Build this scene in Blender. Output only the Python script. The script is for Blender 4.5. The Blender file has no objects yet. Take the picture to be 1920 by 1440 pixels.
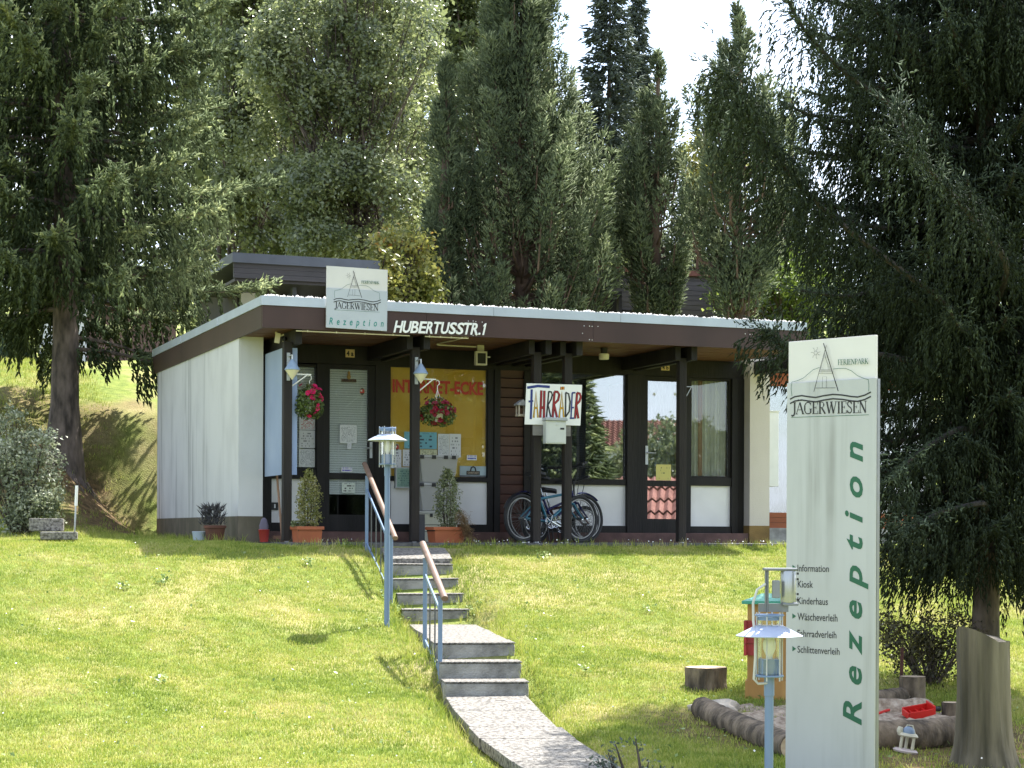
import bpy, bmesh, math, random
import numpy as np
from mathutils import Vector, Matrix
R_ = math.radians
random.seed(7)
rng = np.random.default_rng(11)
scene = bpy.context.scene
COL = scene.collection

# ------------------------------------------------------------------ camera
FPX, HY, ROLL = 3530.0, 1000.0, R_(0.25)
CAM = Vector((0, 0, 0.12))
cam = bpy.data.cameras.new('camera'); cam_o = bpy.data.objects.new('camera', cam); COL.objects.link(cam_o)
cam_o.location = CAM; cam_o.rotation_euler = (R_(90), -ROLL, 0)
cam.sensor_fit = 'HORIZONTAL'; cam.sensor_width = 36; cam.lens = FPX / 1920 * 36
cam.shift_y = (HY - 720) / 1920; cam.clip_end = 2000
scene.camera = cam_o
# ------------------------------------------------------------------ light
SUN_TO = Vector((.66, .88, 1.85)).normalized()
world = bpy.data.worlds.new('World'); scene.world = world; world.use_nodes = True
wn, wl = world.node_tree.nodes, world.node_tree.links
bg = wn['Background']; bg.inputs['Strength'].default_value = 0.13
sky = wn.new('ShaderNodeTexSky'); sky.sky_type = 'NISHITA'; sky.sun_disc = False
sky.sun_elevation = math.asin(SUN_TO.z); sky.sun_rotation = math.atan2(SUN_TO.x, SUN_TO.y)
sky.air_density = 1.0; sky.dust_density = 1.6; sky.ozone_density = 1.0
tc = wn.new('ShaderNodeTexCoord'); mp = wn.new('ShaderNodeMapping'); mp.inputs['Scale'].default_value = (2.2, 2.2, 5)
cn = wn.new('ShaderNodeTexNoise'); cn.inputs['Scale'].default_value = 1.7; cn.inputs['Detail'].default_value = 6; cn.inputs['Roughness'].default_value = .55
cr = wn.new('ShaderNodeValToRGB'); cr.color_ramp.elements[0].position = .40; cr.color_ramp.elements[1].position = .60
mx = wn.new('ShaderNodeMix'); mx.data_type = 'RGBA'; mx.inputs['B'].default_value = (4.6, 5.0, 5.7, 1)
wl.new(tc.outputs['Generated'], mp.inputs['Vector']); wl.new(mp.outputs[0], cn.inputs['Vector']); wl.new(cn.outputs['Fac'], cr.inputs[0])
wl.new(cr.outputs[0], mx.inputs['Factor']); wl.new(sky.outputs[0], mx.inputs['A']); wl.new(mx.outputs['Result'], bg.inputs['Color'])
sl = bpy.data.lights.new('sun', 'SUN'); sl.energy = 5.0; sl.angle = R_(.53); sl.color = (1, .965, .90)
so = bpy.data.objects.new('sun', sl); COL.objects.link(so); so.rotation_euler = SUN_TO.to_track_quat('Z', 'Y').to_euler(); so.location = (8, 10, 30)
scene.view_settings.view_transform = 'Standard'; scene.view_settings.look = 'None'
scene.view_settings.exposure = 1.68; scene.view_settings.gamma = 1; scene.view_settings.use_curve_mapping = False

# ------------------------------------------------------------------ photo measurement helpers
def ray(px, py):
    dx, dy = px - 960, py - HY
    c, s = math.cos(ROLL), math.sin(ROLL)
    return Vector(((dx*c + dy*s) / FPX, 1, -(-dx*s + dy*c) / FPX))
def at(px, py, Y): return CAM + ray(px, py) * Y
PHI = R_(21.0)
UX, UY = math.cos(PHI), math.sin(PHI); VX, VY = -UY, UX
_c0 = at(490, 1000, 20.0); C0 = Vector((_c0.x, _c0.y, 0))
def bt(px, py, s):
    """building coordinates (t, z) of the point seen at a photo pixel on the plane at depth s"""
    r = ray(px, py); k = r.x
    ax, ay = C0.x + s*VX, C0.y + s*VY
    t = (k*ay - ax) / (UX - k*UY)
    Y = ay + t*UY
    return t, CAM.z + r.z*Y
def Rc(px0, py0, px1, py1, s):
    pc, yc = (px0+px1)/2, (py0+py1)/2
    return bt(px0, yc, s)[0], bt(px1, yc, s)[0], bt(pc, py1, s)[1], bt(pc, py0, s)[1]
def bw(t, s, z=0): return Vector((C0.x + t*UX + s*VX, C0.y + t*UY + s*VY, z))

# ------------------------------------------------------------------ materials
def nt(name):
    m = bpy.data.materials.new(name); m.use_nodes = True
    return m, m.node_tree.nodes, m.node_tree.links, m.node_tree.nodes['Principled BSDF']
def mat(name, c, rough=.6, var=.12, vs=6.0, bump=0.0, bs=40.0, metal=0.0, c2=None, stretch=(1,1,1), spec=.5, detail=5, lo=.35, hi=.68):
    m, n, l, b = nt(name)
    b.inputs['Roughness'].default_value = rough; b.inputs['Metallic'].default_value = metal
    b.inputs['Specular IOR Level'].default_value = spec
    t = n.new('ShaderNodeTexCoord'); mp = n.new('ShaderNodeMapping'); mp.inputs['Scale'].default_value = stretch
    l.new(t.outputs['Object'], mp.inputs[0])
    no = n.new('ShaderNodeTexNoise'); no.inputs['Scale'].default_value = vs; no.inputs['Detail'].default_value = detail
    l.new(mp.outputs[0], no.inputs['Vector'])
    r = n.new('ShaderNodeValToRGB'); r.color_ramp.elements[0].position = lo; r.color_ramp.elements[1].position = hi
    if c2 is None: c2 = tuple(min(1, x*(1+var)) for x in c); c1 = tuple(x*(1-var) for x in c)
    else: c1 = c
    r.color_ramp.elements[0].color = (*c1, 1); r.color_ramp.elements[1].color = (*c2, 1)
    l.new(no.outputs['Fac'], r.inputs[0]); l.new(r.outputs[0], b.inputs['Base Color'])
    if bump:
        n2 = n.new('ShaderNodeTexNoise'); n2.inputs['Scale'].default_value = bs; n2.inputs['Detail'].default_value = 4
        l.new(mp.outputs[0], n2.inputs['Vector'])
        bp = n.new('ShaderNodeBump'); bp.inputs['Strength'].default_value = bump; bp.inputs['Distance'].default_value = .02
        l.new(n2.outputs['Fac'], bp.inputs['Height']); l.new(bp.outputs[0], b.inputs['Normal'])
    return m
def leaf_mat(name, c1, c2, c3=None, trans=.35, rough=.45, spec=.5, clump=1.2):
    """foliage: colour varies by leaf (attribute tint) and by clump; part of the light passes through"""
    m, n, l, b = nt(name)
    b.inputs['Roughness'].default_value = rough; b.inputs['Specular IOR Level'].default_value = spec
    a = n.new('ShaderNodeAttribute'); a.attribute_name = 'tint'
    g = n.new('ShaderNodeNewGeometry'); no = n.new('ShaderNodeTexNoise'); no.inputs['Scale'].default_value = clump; no.inputs['Detail'].default_value = 3
    l.new(g.outputs['Position'], no.inputs['Vector'])
    ad = n.new('ShaderNodeMath'); ad.operation = 'MULTIPLY_ADD'; ad.inputs[1].default_value = .9
    l.new(no.outputs['Fac'], ad.inputs[0])
    hf = n.new('ShaderNodeMath'); hf.operation = 'MULTIPLY_ADD'; hf.inputs[1].default_value = .8; hf.inputs[2].default_value = -.36
    l.new(a.outputs['Fac'], hf.inputs[0]); l.new(hf.outputs[0], ad.inputs[2])
    r = n.new('ShaderNodeValToRGB'); e = r.color_ramp.elements
    e[0].position = .15; e[0].color = (*c1, 1); e[1].position = .75; e[1].color = (*c2, 1)
    if c3: x = e.new(.95); x.color = (*c3, 1)
    l.new(ad.outputs[0], r.inputs[0]); l.new(r.outputs[0], b.inputs['Base Color'])
    tr = n.new('ShaderNodeBsdfTranslucent'); l.new(r.outputs[0], tr.inputs['Color'])
    mxs = n.new('ShaderNodeMixShader'); mxs.inputs[0].default_value = trans
    l.new(b.outputs[0], mxs.inputs[1]); l.new(tr.outputs[0], mxs.inputs[2]); l.new(mxs.outputs[0], n['Material Output'].inputs['Surface'])
    return m
def glass_mat(name, refl=.3, tint=(.8, .86, .86)):
    m, n, l, b = nt(name); n.remove(b)
    gl = n.new('ShaderNodeBsdfGlossy'); gl.inputs['Roughness'].default_value = .01; gl.inputs['Color'].default_value = (.95, .97, 1, 1)
    tr = n.new('ShaderNodeBsdfTransparent'); tr.inputs['Color'].default_value = (*tint, 1)
    lw = n.new('ShaderNodeLayerWeight'); lw.inputs['Blend'].default_value = .35
    ma = n.new('ShaderNodeMath'); ma.operation = 'MULTIPLY_ADD'; ma.inputs[1].default_value = .5; ma.inputs[2].default_value = refl
    ma.use_clamp = True
    l.new(lw.outputs['Fresnel'], ma.inputs[0])
    mxs = n.new('ShaderNodeMixShader'); l.new(ma.outputs[0], mxs.inputs[0])
    l.new(tr.outputs[0], mxs.inputs[1]); l.new(gl.outputs[0], mxs.inputs[2]); l.new(mxs.outputs[0], n['Material Output'].inputs['Surface'])
    return m
def print_mat(name, paper, ink, rows=14, cut=.48, sx=22, margin=.08):
    """printed sheet: lines of small type as flat print"""
    m, n, l, b = nt(name); b.inputs['Roughness'].default_value = .5
    t = n.new('ShaderNodeTexCoord'); sp = n.new('ShaderNodeSeparateXYZ'); l.new(t.outputs['Generated'], sp.inputs[0])
    def M(op, a, b_=None, c=None):
        x = n.new('ShaderNodeMath'); x.operation = op
        for i, v in enumerate((a, b_, c)):
            if v is None: continue
            if isinstance(v, (int, float)): x.inputs[i].default_value = v
            else: l.new(v, x.inputs[i])
        return x.outputs[0]
    z = M('MULTIPLY', sp.outputs['Z'], rows); fr = M('FRACT', z); fl = M('FLOOR', z)
    row = M('GREATER_THAN', fr, .5)
    cx = n.new('ShaderNodeCombineXYZ'); l.new(M('MULTIPLY', sp.outputs['X'], sx), cx.inputs[0]); l.new(M('MULTIPLY', fl, 3.7), cx.inputs[1])
    no = n.new('ShaderNodeTexNoise'); no.inputs['Scale'].default_value = 1; no.inputs['Detail'].default_value = 2; l.new(cx.outputs[0], no.inputs['Vector'])
    inkf = M('GREATER_THAN', no.outputs['Fac'], cut)
    e1 = M('MULTIPLY', M('GREATER_THAN', sp.outputs['X'], margin), M('LESS_THAN', sp.outputs['X'], 1-margin))
    e2 = M('MULTIPLY', M('GREATER_THAN', sp.outputs['Z'], margin), M('LESS_THAN', sp.outputs['Z'], 1-margin))
    f = M('MULTIPLY', M('MULTIPLY', row, inkf), M('MULTIPLY', e1, e2))
    mx_ = n.new('ShaderNodeMix'); mx_.data_type = 'RGBA'; mx_.inputs['A'].default_value = (*paper, 1); mx_.inputs['B'].default_value = (*ink, 1)
    l.new(f, mx_.inputs['Factor']); l.new(mx_.outputs['Result'], b.inputs['Base Color'])
    return m

# ------------------------------------------------------------------ mesh helpers
class MB:
    def __init__(s): s.v = []; s.f = []
    def add(s, vs, fs):
        o = len(s.v); s.v += [tuple(v) for v in vs]; s.f += [tuple(i+o for i in f) for f in fs]; return s
    def box(s, x0, x1, y0, y1, z0, z1):
        return s.add([(x0,y0,z0),(x1,y0,z0),(x1,y1,z0),(x0,y1,z0),(x0,y0,z1),(x1,y0,z1),(x1,y1,z1),(x0,y1,z1)],
                     [(0,3,2,1),(4,5,6,7),(0,1,5,4),(1,2,6,5),(2,3,7,6),(3,0,4,7)])
    def tube(s, pts, r, n=8, caps=True, sq=None):
        pts = [Vector(p) for p in pts]; k = len(pts)
        rr = r if isinstance(r, (list, tuple)) else [r]*k
        vs = []; up = None
        for i, p in enumerate(pts):
            d = (pts[min(i+1, k-1)] - pts[max(i-1, 0)]).normalized()
            if up is None: up = Vector((0,0,1)) if abs(d.z) < .9 else Vector((1,0,0))
            a = d.cross(up).normalized(); b = a.cross(d).normalized(); up = b
            for j in range(n):
                th = 2*math.pi*(j+.5)/n
                vs.append(p + a*math.cos(th)*rr[i] + b*math.sin(th)*rr[i]*(sq or 1))
        fs = [(i*n+j, i*n+(j+1)%n, (i+1)*n+(j+1)%n, (i+1)*n+j) for i in range(k-1) for j in range(n)]
        if caps: fs += [tuple(range(n))[::-1], tuple((k-1)*n+j for j in range(n))]
        return s.add(vs, fs)
    def bar(s, p, q, w, h=None, up=(0,0,1)):
        p, q = Vector(p), Vector(q); h = h or w; d = (q-p).normalized()
        u = Vector(up)
        if abs(d.dot(u)) > .98: u = Vector((0,1,0))
        a = d.cross(u).normalized()*w/2; b = a.cross(d).normalized()*h/2
        return s.add([p-a-b,p+a-b,p+a+b,p-a+b,q-a-b,q+a-b,q+a+b,q-a+b],[(0,1,2,3),(7,6,5,4),(0,4,5,1),(1,5,6,2),(2,6,7,3),(3,7,4,0)])
    def lathe(s, prof, n=16, c=(0,0,0), sx=1, sy=1, wob=0):
        vs = []; k = len(prof)
        for (r, z) in prof:
            for j in range(n):
                th = 2*math.pi*j/n; w = 1 + (random.uniform(-wob, wob) if wob else 0)
                vs.append((c[0]+r*w*sx*math.cos(th), c[1]+r*w*sy*math.sin(th), c[2]+z))
        fs = [(i*n+j, i*n+(j+1)%n, (i+1)*n+(j+1)%n, (i+1)*n+j) for i in range(k-1) for j in range(n)]
        fs += [tuple(range(n))[::-1], tuple((k-1)*n+j for j in range(n))]
        return s.add(vs, fs)
    def torus(s, c, ax, R, r, n=36, m=8):
        c = Vector(c); ax = Vector(ax).normalized(); a = ax.orthogonal().normalized(); b = ax.cross(a)
        vs = []
        for i in range(n):
            th = 2*math.pi*i/n; d = a*math.cos(th)+b*math.sin(th)
            for j in range(m):
                ph = 2*math.pi*j/m; vs.append(c + d*(R + r*math.cos(ph)) + ax*r*math.sin(ph))
        return s.add(vs, [(i*m+j, ((i+1)%n)*m+j, ((i+1)%n)*m+(j+1)%m, i*m+(j+1)%m) for i in range(n) for j in range(m)])
    def prism(s, poly, y0, y1):
        """polygon in x,z swept along y"""
        n = len(poly)
        return s.add([(x,y0,z) for x,z in poly]+[(x,y1,z) for x,z in poly],
                     [tuple(range(n))[::-1], tuple(range(n,2*n))]+[(i,(i+1)%n,n+(i+1)%n,n+i) for i in range(n)])
    def ribbon(s, pts, w, y=0.0, closed=False):
        """flat stroke of width w in the x,z plane, facing -y"""
        P = [Vector(p) for p in pts]; k = len(P); vs = []
        for i in range(k):
            a = P[(i-1) % k] if closed or i > 0 else P[i]; b = P[(i+1) % k] if closed or i < k-1 else P[i]
            d = (b-a); d = d.normalized() if d.length else Vector((1,0)); nrm = Vector((-d.y, d.x))*w/2
            vs += [(P[i].x-nrm.x, y, P[i].y-nrm.y), (P[i].x+nrm.x, y, P[i].y+nrm.y)]
        fs = [(2*i, 2*i+2, 2*i+3, 2*i+1) for i in range(k-1)]
        if closed: fs.append((2*k-2, 0, 1, 2*k-1))
        return s.add(vs, fs)
    def disc(s, c, r, y, n=10, sz=1):
        return s.add([(c[0]+r*math.cos(2*math.pi*i/n), y, c[1]+sz*r*math.sin(2*math.pi*i/n)) for i in range(n)], [tuple(range(n))])
    def mesh(s, name, m, smooth=False):
        me = bpy.data.meshes.new(name); me.from_pydata(s.v, [], s.f); me.update()
        if m: me.materials.append(m)
        if smooth: me.shade_smooth()
        return me
    def build(s, name, m, parent=None, smooth=False, bevel=0):
        o = bpy.data.objects.new(name, s.mesh(name, m, smooth)); COL.objects.link(o)
        if parent: o.parent = parent
        if smooth:
            try: o.data.set_sharp_from_angle(angle=R_(40))
            except Exception: pass
        if bevel:
            b = o.modifiers.new('bevel', 'BEVEL'); b.width = bevel; b.segments = 2; b.limit_method = 'ANGLE'
        return o
def tag(o, label=None, cat=None, group=None, kind=None):
    if label: o['label'] = label
    if cat: o['category'] = cat
    if group: o['group'] = group
    if kind: o['kind'] = kind
    return o
def thing(name, label, cat, loc=(0,0,0), rz=0, group=None):
    o = bpy.data.objects.new(name, None); COL.objects.link(o); o.empty_display_size = .1
    o.location = loc; o.rotation_euler = (0,0,rz)
    return tag(o, label, cat, group)
def bthing(name, label, cat, t, s, z, group=None, rz=0): return thing(name, label, cat, bw(t, s, z), PHI+rz, group)
def share(o, name, parent, loc=(0,0,0), rot=(0,0,0), scale=(1,1,1)):
    c = o.copy(); c.name = name; COL.objects.link(c); c.parent = parent; c.location = loc; c.rotation_euler = rot; c.scale = scale
    return c
def copy_tree(o, parent=None):
    c = o.copy(); COL.objects.link(c)
    if parent: c.parent = parent
    for ch in list(o.children): copy_tree(ch, c)
    return c
def np_obj(name, V, T, m, parent=None, tint=None, smooth=False):
    me = bpy.data.meshes.new(name); nv, nf = len(V), len(T); k = T.shape[1]
    me.vertices.add(nv); me.vertices.foreach_set('co', np.ascontiguousarray(V, dtype=np.float32).ravel())
    me.loops.add(nf*k); me.loops.foreach_set('vertex_index', np.ascontiguousarray(T, dtype=np.int32).ravel())
    me.polygons.add(nf); me.polygons.foreach_set('loop_start', np.arange(0, nf*k, k, dtype=np.int32))
    if tint is not None:
        a = me.attributes.new('tint', 'FLOAT', 'POINT'); a.data.foreach_set('value', np.ascontiguousarray(tint, dtype=np.float32))
    me.update(calc_edges=True); me.validate(clean_customdata=False)
    me.materials.append(m)
    if smooth: me.shade_smooth()
    o = bpy.data.objects.new(name, me); COL.objects.link(o)
    if parent: o.parent = parent
    return o
# --- text as flat print or raised letters, laid in the x,z plane facing -y, fitted to a box
def text_mb(txt, x0, x1, z0, z1, y=0.0, bold=0.0, shear=0.0, space=1.0, extrude=0.0, fit=True):
    cu = bpy.data.curves.new('t', 'FONT'); cu.body = txt; cu.size = 1; cu.offset = bold; cu.shear = shear; cu.space_character = space
    cu.resolution_u = 3; cu.extrude = 0
    o = bpy.data.objects.new('t', cu); COL.objects.link(o)
    bpy.context.view_layer.update()
    me = bpy.data.meshes.new_from_object(o.evaluated_get(bpy.context.evaluated_depsgraph_get()))
    bpy.data.objects.remove(o); bpy.data.curves.remove(cu)
    vs = [v.co.copy() for v in me.vertices]; fs = [tuple(p.vertices) for p in me.polygons]; bpy.data.meshes.remove(me)
    ax, bx = min(v.x for v in vs), max(v.x for v in vs); az, bz = min(v.y for v in vs), max(v.y for v in vs)
    sx = (x1-x0)/max(bx-ax, 1e-6); sz = (z1-z0)/max(bz-az, 1e-6)
    mb = MB(); mb.add([(x0+(v.x-ax)*sx, y, z0+(v.y-az)*sz) for v in vs], fs)
    if extrude:
        # side walls along the open edges, so the letters stand proud
        cnt = {}
        for f in fs:
            for i in range(len(f)):
                a, b = f[i], f[(i+1) % len(f)]; cnt[(min(a,b),max(a,b))] = cnt.get((min(a,b),max(a,b)), 0)+1
        n0 = len(mb.v); mb.v += [(x, yy+extrude, z) for x, yy, z in mb.v[:n0]]
        mb.f += [(a, b, b+n0, a+n0) for (a, b), c in cnt.items() if c == 1]
    return mb
# --- seriffed capitals drawn as thick and thin strokes (unit box, baseline 0, cap height 1)
SERIF = {
 'J': (.45, [([(.32,1),(.32,.12),(.22,-.12),(.05,-.16),(.0,-.06)],.15),([(.17,1),(.47,1)],.05)]),
 'A': (.86, [([(.06,0),(.42,1)],.06),([(.42,1),(.78,0)],.15),([(.2,.36),(.62,.36)],.05),([(-.04,0),(.2,0)],.05),([(.64,0),(.92,0)],.05)]),
 'G': (.88, [([(.74,.82),(.6,.97),(.42,1),(.24,.94),(.1,.74),(.08,.5),(.1,.26),(.24,.05),(.44,0),(.62,.03),(.74,.1)],.09),([(.1,.7),(.1,.3)],.13),([(.74,.42),(.74,.08)],.14),([(.58,.42),(.88,.42)],.05),([(.76,1),(.76,.7)],.04)]),
 'E': (.7, [([(.16,0),(.16,1)],.15),([(.02,1),(.6,1)],.05),([(.02,0),(.63,0)],.05),([(.16,.52),(.44,.52)],.05),([(.6,1),(.6,.78)],.05),([(.63,0),(.63,.24)],.05),([(.44,.64),(.44,.4)],.04)]),
 'R': (.8, [([(.16,0),(.16,1)],.15),([(.02,1),(.4,1),(.56,.9),(.58,.75),(.52,.6),(.38,.52),(.16,.52)],.06),([(.57,.86),(.57,.66)],.12),([(.34,.52),(.7,0)],.14),([(.02,0),(.32,0)],.05),([(.6,0),(.8,0)],.05)]),
 'W': (1.22, [([(.1,1),(.36,0)],.15),([(.36,0),(.6,1)],.06),([(.56,1),(.82,0)],.15),([(.82,0),(1.08,1)],.06),([(-.02,1),(.26,1)],.05),([(.46,1),(.74,1)],.05),([(.96,1),(1.2,1)],.05)]),
 'I': (.36, [([(.17,0),(.17,1)],.15),([(.02,1),(.32,1)],.05),([(.02,0),(.32,0)],.05)]),
 'S': (.6, [([(.48,.8),(.38,.96),(.25,1),(.1,.93),(.06,.77),(.14,.62),(.4,.44),(.5,.28),(.46,.1),(.3,0),(.16,.03),(.04,.2)],.1),([(.5,.98),(.5,.74)],.04),([(.03,.26),(.03,0)],.04)]),
 'N': (.86, [([(.12,0),(.12,1)],.06),([(.12,1),(.7,0)],.15),([(.7,0),(.7,1)],.06),([(-.02,1),(.2,1)],.05),([(0,0),(.26,0)],.05),([(.56,1),(.84,1)],.05)]),
 'F': (.64, [([(.16,0),(.16,1)],.15),([(.02,1),(.6,1)],.05),([(.16,.52),(.44,.52)],.05),([(.6,1),(.6,.76)],.05),([(.02,0),(.34,0)],.05),([(.44,.64),(.44,.4)],.04)]),
 'P': (.68, [([(.16,0),(.16,1)],.15),([(.02,1),(.4,1),(.58,.88),(.6,.72),(.52,.54),(.36,.47),(.16,.47)],.06),([(.59,.84),(.59,.64)],.12),([(.02,0),(.34,0)],.05)]),
 'K': (.84, [([(.16,0),(.16,1)],.15),([(.62,1),(.2,.46)],.06),([(.3,.58),(.72,0)],.15),([(.02,1),(.3,1)],.05),([(.02,0),(.3,0)],.05),([(.5,1),(.76,1)],.05),([(.56,0),(.84,0)],.05)]),
}
def serif_mb(txt, P):
    """P maps unit text coordinates (0..1 along, 0..1 up) to the board's x,z; returns strokes"""
    tot = sum(SERIF['A' if c == 'Ä' else c][0] for c in txt); mb = MB(); x = 0
    sx = 1/tot; ex = P(1,0)-P(0,0); ez = P(0,1)-P(0,0)
    wsc = min(ex.length*sx*1.25, ez.length*1.0)
    for c in txt:
        w, st = SERIF['A' if c == 'Ä' else c]
        for pts, wd in st:
            mb.ribbon([P((x+px)*sx, pz) for px, pz in pts], wd*wsc)
        if c == 'Ä':
            for dx in (.26, .58): mb.ribbon([P((x+dx-.05)*sx, 1.2), P((x+dx+.07)*sx, 1.2)], .14*wsc)
        x += w
    return mb
# ------------------------------------------------------------------ terrain
_hs = np.array([-400,-60,-20,-12,-9.1,-7.5,-6.2,-5.5,-4.4,-3.4,-2.6,-1.9,-1.3,-.7,-.25,0,60])
_hz = np.array([-2.6,-2.2,-1.7,-1.46,-1.31,-1.22,-1.08,-.97,-.83,-.70,-.55,-.36,-.20,-.07,-.01,0,0])
_bs = np.array([0,3.2,4.4,5.6,7,8.6,10.5,13,16,22,34,60,110,300]); _bz = np.array([0,.02,.12,.50,1.38,2.05,2.6,3.0,3.25,3.6,4.6,8.0,15,40])
def sstep(a, b, x): u = np.clip((x-a)/(b-a), 0, 1); return u*u*(3-2*u)
STEPS = []   # (centre x, Y of the front edge, z of the top)
for k, c in enumerate((790, 799, 808.5, 818)):
    Y = 19.1-.32*k; STEPS.append((at(c, 1000, Y).x, Y, -.194-.14*k))
for k, c in enumerate((891, 902, 914)):
    Y = 15.05-.325*k; STEPS.append((at(c, 1000, Y).x, Y, -.754-.13*k))
_py = np.array([20.6,19.1,18.14,17.9,15.05,14.4,13.4,12.4,11.4,10.2,8.5])
_px = np.array([at(772,1000,20.6).x, STEPS[0][0], STEPS[3][0], at(832,1000,17.9).x, STEPS[4][0], STEPS[6][0], -.06, .12, .36, .75, 1.4])
_pz = np.array([-.015,-.194,-.614,-.75,-.76,-1.14,-1.19,-1.24,-1.30,-1.36,-1.42])
def path_c(Y): return np.interp(Y, _py[::-1], _px[::-1])
def path_z(Y): return np.interp(Y, _py[::-1], _pz[::-1])
def ground(x, y):
    x = np.asarray(x, float); y = np.asarray(y, float)
    rx, ry = x-C0.x, y-C0.y; t = rx*UX+ry*UY; s = rx*VX+ry*VY
    z = np.interp(s, _hs, _hz)
    for d in (.35, -.35, .7, -.7): z = z + np.interp(s+d, _hs, _hz)
    z = z/5
    out = np.maximum(np.maximum(-t, s-6.6), t-13)
    z = z + np.interp(s, _bs, _bz)*sstep(-.1, 1.6, out)
    z = z + .035*np.sin(x*1.3+y*.7)*np.sin(y*1.1-x*.4)*sstep(.3, 2.5, -s) + .02*np.sin(x*3.1+1)*np.sin(y*2.7)*sstep(.3, 2.5, -s)
    z = z + .16*np.sin(x*.55+1.2)*np.sin(y*.5)*sstep(3, 8, out)
    c = np.abs(x-path_c(y)); inr = (y > 8) & (y < 20.3)
    w = (1-sstep(.33, .62, c))*inr
    zs = path_z(y)-.10
    return z*(1-w) + zs*w
def gz(x, y): return float(ground(x, y))
def on_ground(px, py, near=9.0, far=60.0):
    """the point of the terrain seen at a photo pixel"""
    r = ray(px, py); a = near
    Y = near
    while Y < far:
        p = CAM + r*Y
        if p.z <= gz(p.x, p.y): break
        Y += .04
    p = CAM + r*Y
    return Vector((p.x, p.y, gz(p.x, p.y)))

def lawn_mat():
    m, n, l, b = nt('lawn'); b.inputs['Roughness'].default_value = .9; b.inputs['Specular IOR Level'].default_value = .15
    g = n.new('ShaderNodeNewGeometry')
    def N(sc, det=4):
        x = n.new('ShaderNodeTexNoise'); x.inputs['Scale'].default_value = sc; x.inputs['Detail'].default_value = det; l.new(g.outputs['Position'], x.inputs['Vector']); return x.outputs['Fac']
    def ramp(f, p0, c0, p1, c1):
        r = n.new('ShaderNodeValToRGB'); e = r.color_ramp.elements; e[0].position = p0; e[0].color = (*c0,1); e[1].position = p1; e[1].color = (*c1,1); l.new(f, r.inputs[0]); return r.outputs[0]
    def mix(f, a, b_):
        x = n.new('ShaderNodeMix'); x.data_type = 'RGBA'; l.new(f, x.inputs['Factor']); l.new(a, x.inputs['A']); l.new(b_, x.inputs['B']); return x.outputs['Result']
    green = ramp(N(9), .3, (.10,.14,.025), .7, (.20,.24,.05))
    dry = ramp(N(30), .3, (.24,.21,.08), .7, (.36,.32,.15))
    a = n.new('ShaderNodeAttribute'); a.attribute_name = 'bare'
    pat = ramp(N(1.1, 6), .46, (0,0,0), .66, (1,1,1))
    earth = ramp(N(14), .3, (.05,.03,.018), .72, (.19,.115,.062))
    c = mix(pat, green, dry); c = mix(a.outputs['Fac'], c, earth)
    l.new(c, b.inputs['Base Color'])
    bp = n.new('ShaderNodeBump'); bp.inputs['Strength'].default_value = .6; bp.inputs['Distance'].default_value = .03
    l.new(N(60, 3), bp.inputs['Height']); l.new(bp.outputs[0], b.inputs['Normal'])
    return m
M_LAWN = lawn_mat()
BARE = []   # (x, y, radius, amount): bare needle-strewn earth
def grid_obj(name, xs, ys, m, dz=0.0, bare=True):
    X, Y = np.meshgrid(xs, ys); Z = ground(X, Y) + dz
    nx, ny = len(xs), len(ys); V = np.stack([X.ravel(), Y.ravel(), Z.ravel()], 1)
    i = (np.arange(ny-1)[:,None]*nx + np.arange(nx-1)[None,:]).ravel()
    o = np_obj(name, V, np.stack([i, i+1, i+nx+1, i+nx], 1), m, smooth=True)
    a = o.data.attributes.new('bare', 'FLOAT', 'POINT')
    bv = np.zeros(len(V))
    for bx, by, br, am in BARE:
        d = np.hypot(V[:,0]-bx, V[:,1]-by)/br + .35*np.sin(V[:,0]*2.9+by)*np.sin(V[:,1]*2.3+bx)+.15*np.sin(V[:,0]*7)*np.sin(V[:,1]*6.1)
        bv = np.maximum(bv, am*(1-sstep(.5, 1.05, d)))
    a.data.foreach_set('value', bv.astype(np.float32))
    return o, V, bv
def spaced(lo, hi, nearlo, nearhi, fine, n=26):
    core = np.arange(nearlo, nearhi+1e-6, fine)
    g = np.geomspace(1, 1+hi-nearhi, n)[1:]-1+nearhi; h = nearlo-(np.geomspace(1, 1+nearlo-lo, n)[1:]-1)
    return np.concatenate([h[::-1], core, g])
SPR = at(118, 830, 26.0)                               # foot of the big left spruce
BARE += [(SPR.x+.8, SPR.y-.7, 1.8, .92), (SPR.x+1.5, SPR.y-1.5, 1.3, .8), (SPR.x-.4, SPR.y+.8, 1.5, .6)]
_p = on_ground(1780, 1430); BARE += [(_p.x+.3, _p.y+.7, 1.5, .85), (at(1600,1000,13.2).x, 13.1, 1.5, .75), (at(1350,1000,13.8).x, 13.5, .7, .7)]
gnd, _, _ = grid_obj('ground', spaced(-260, 260, -9.6, 7.6, .12), spaced(-120, 330, 8.0, 31.0, .12), M_LAWN)
tag(gnd, kind='structure')

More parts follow.
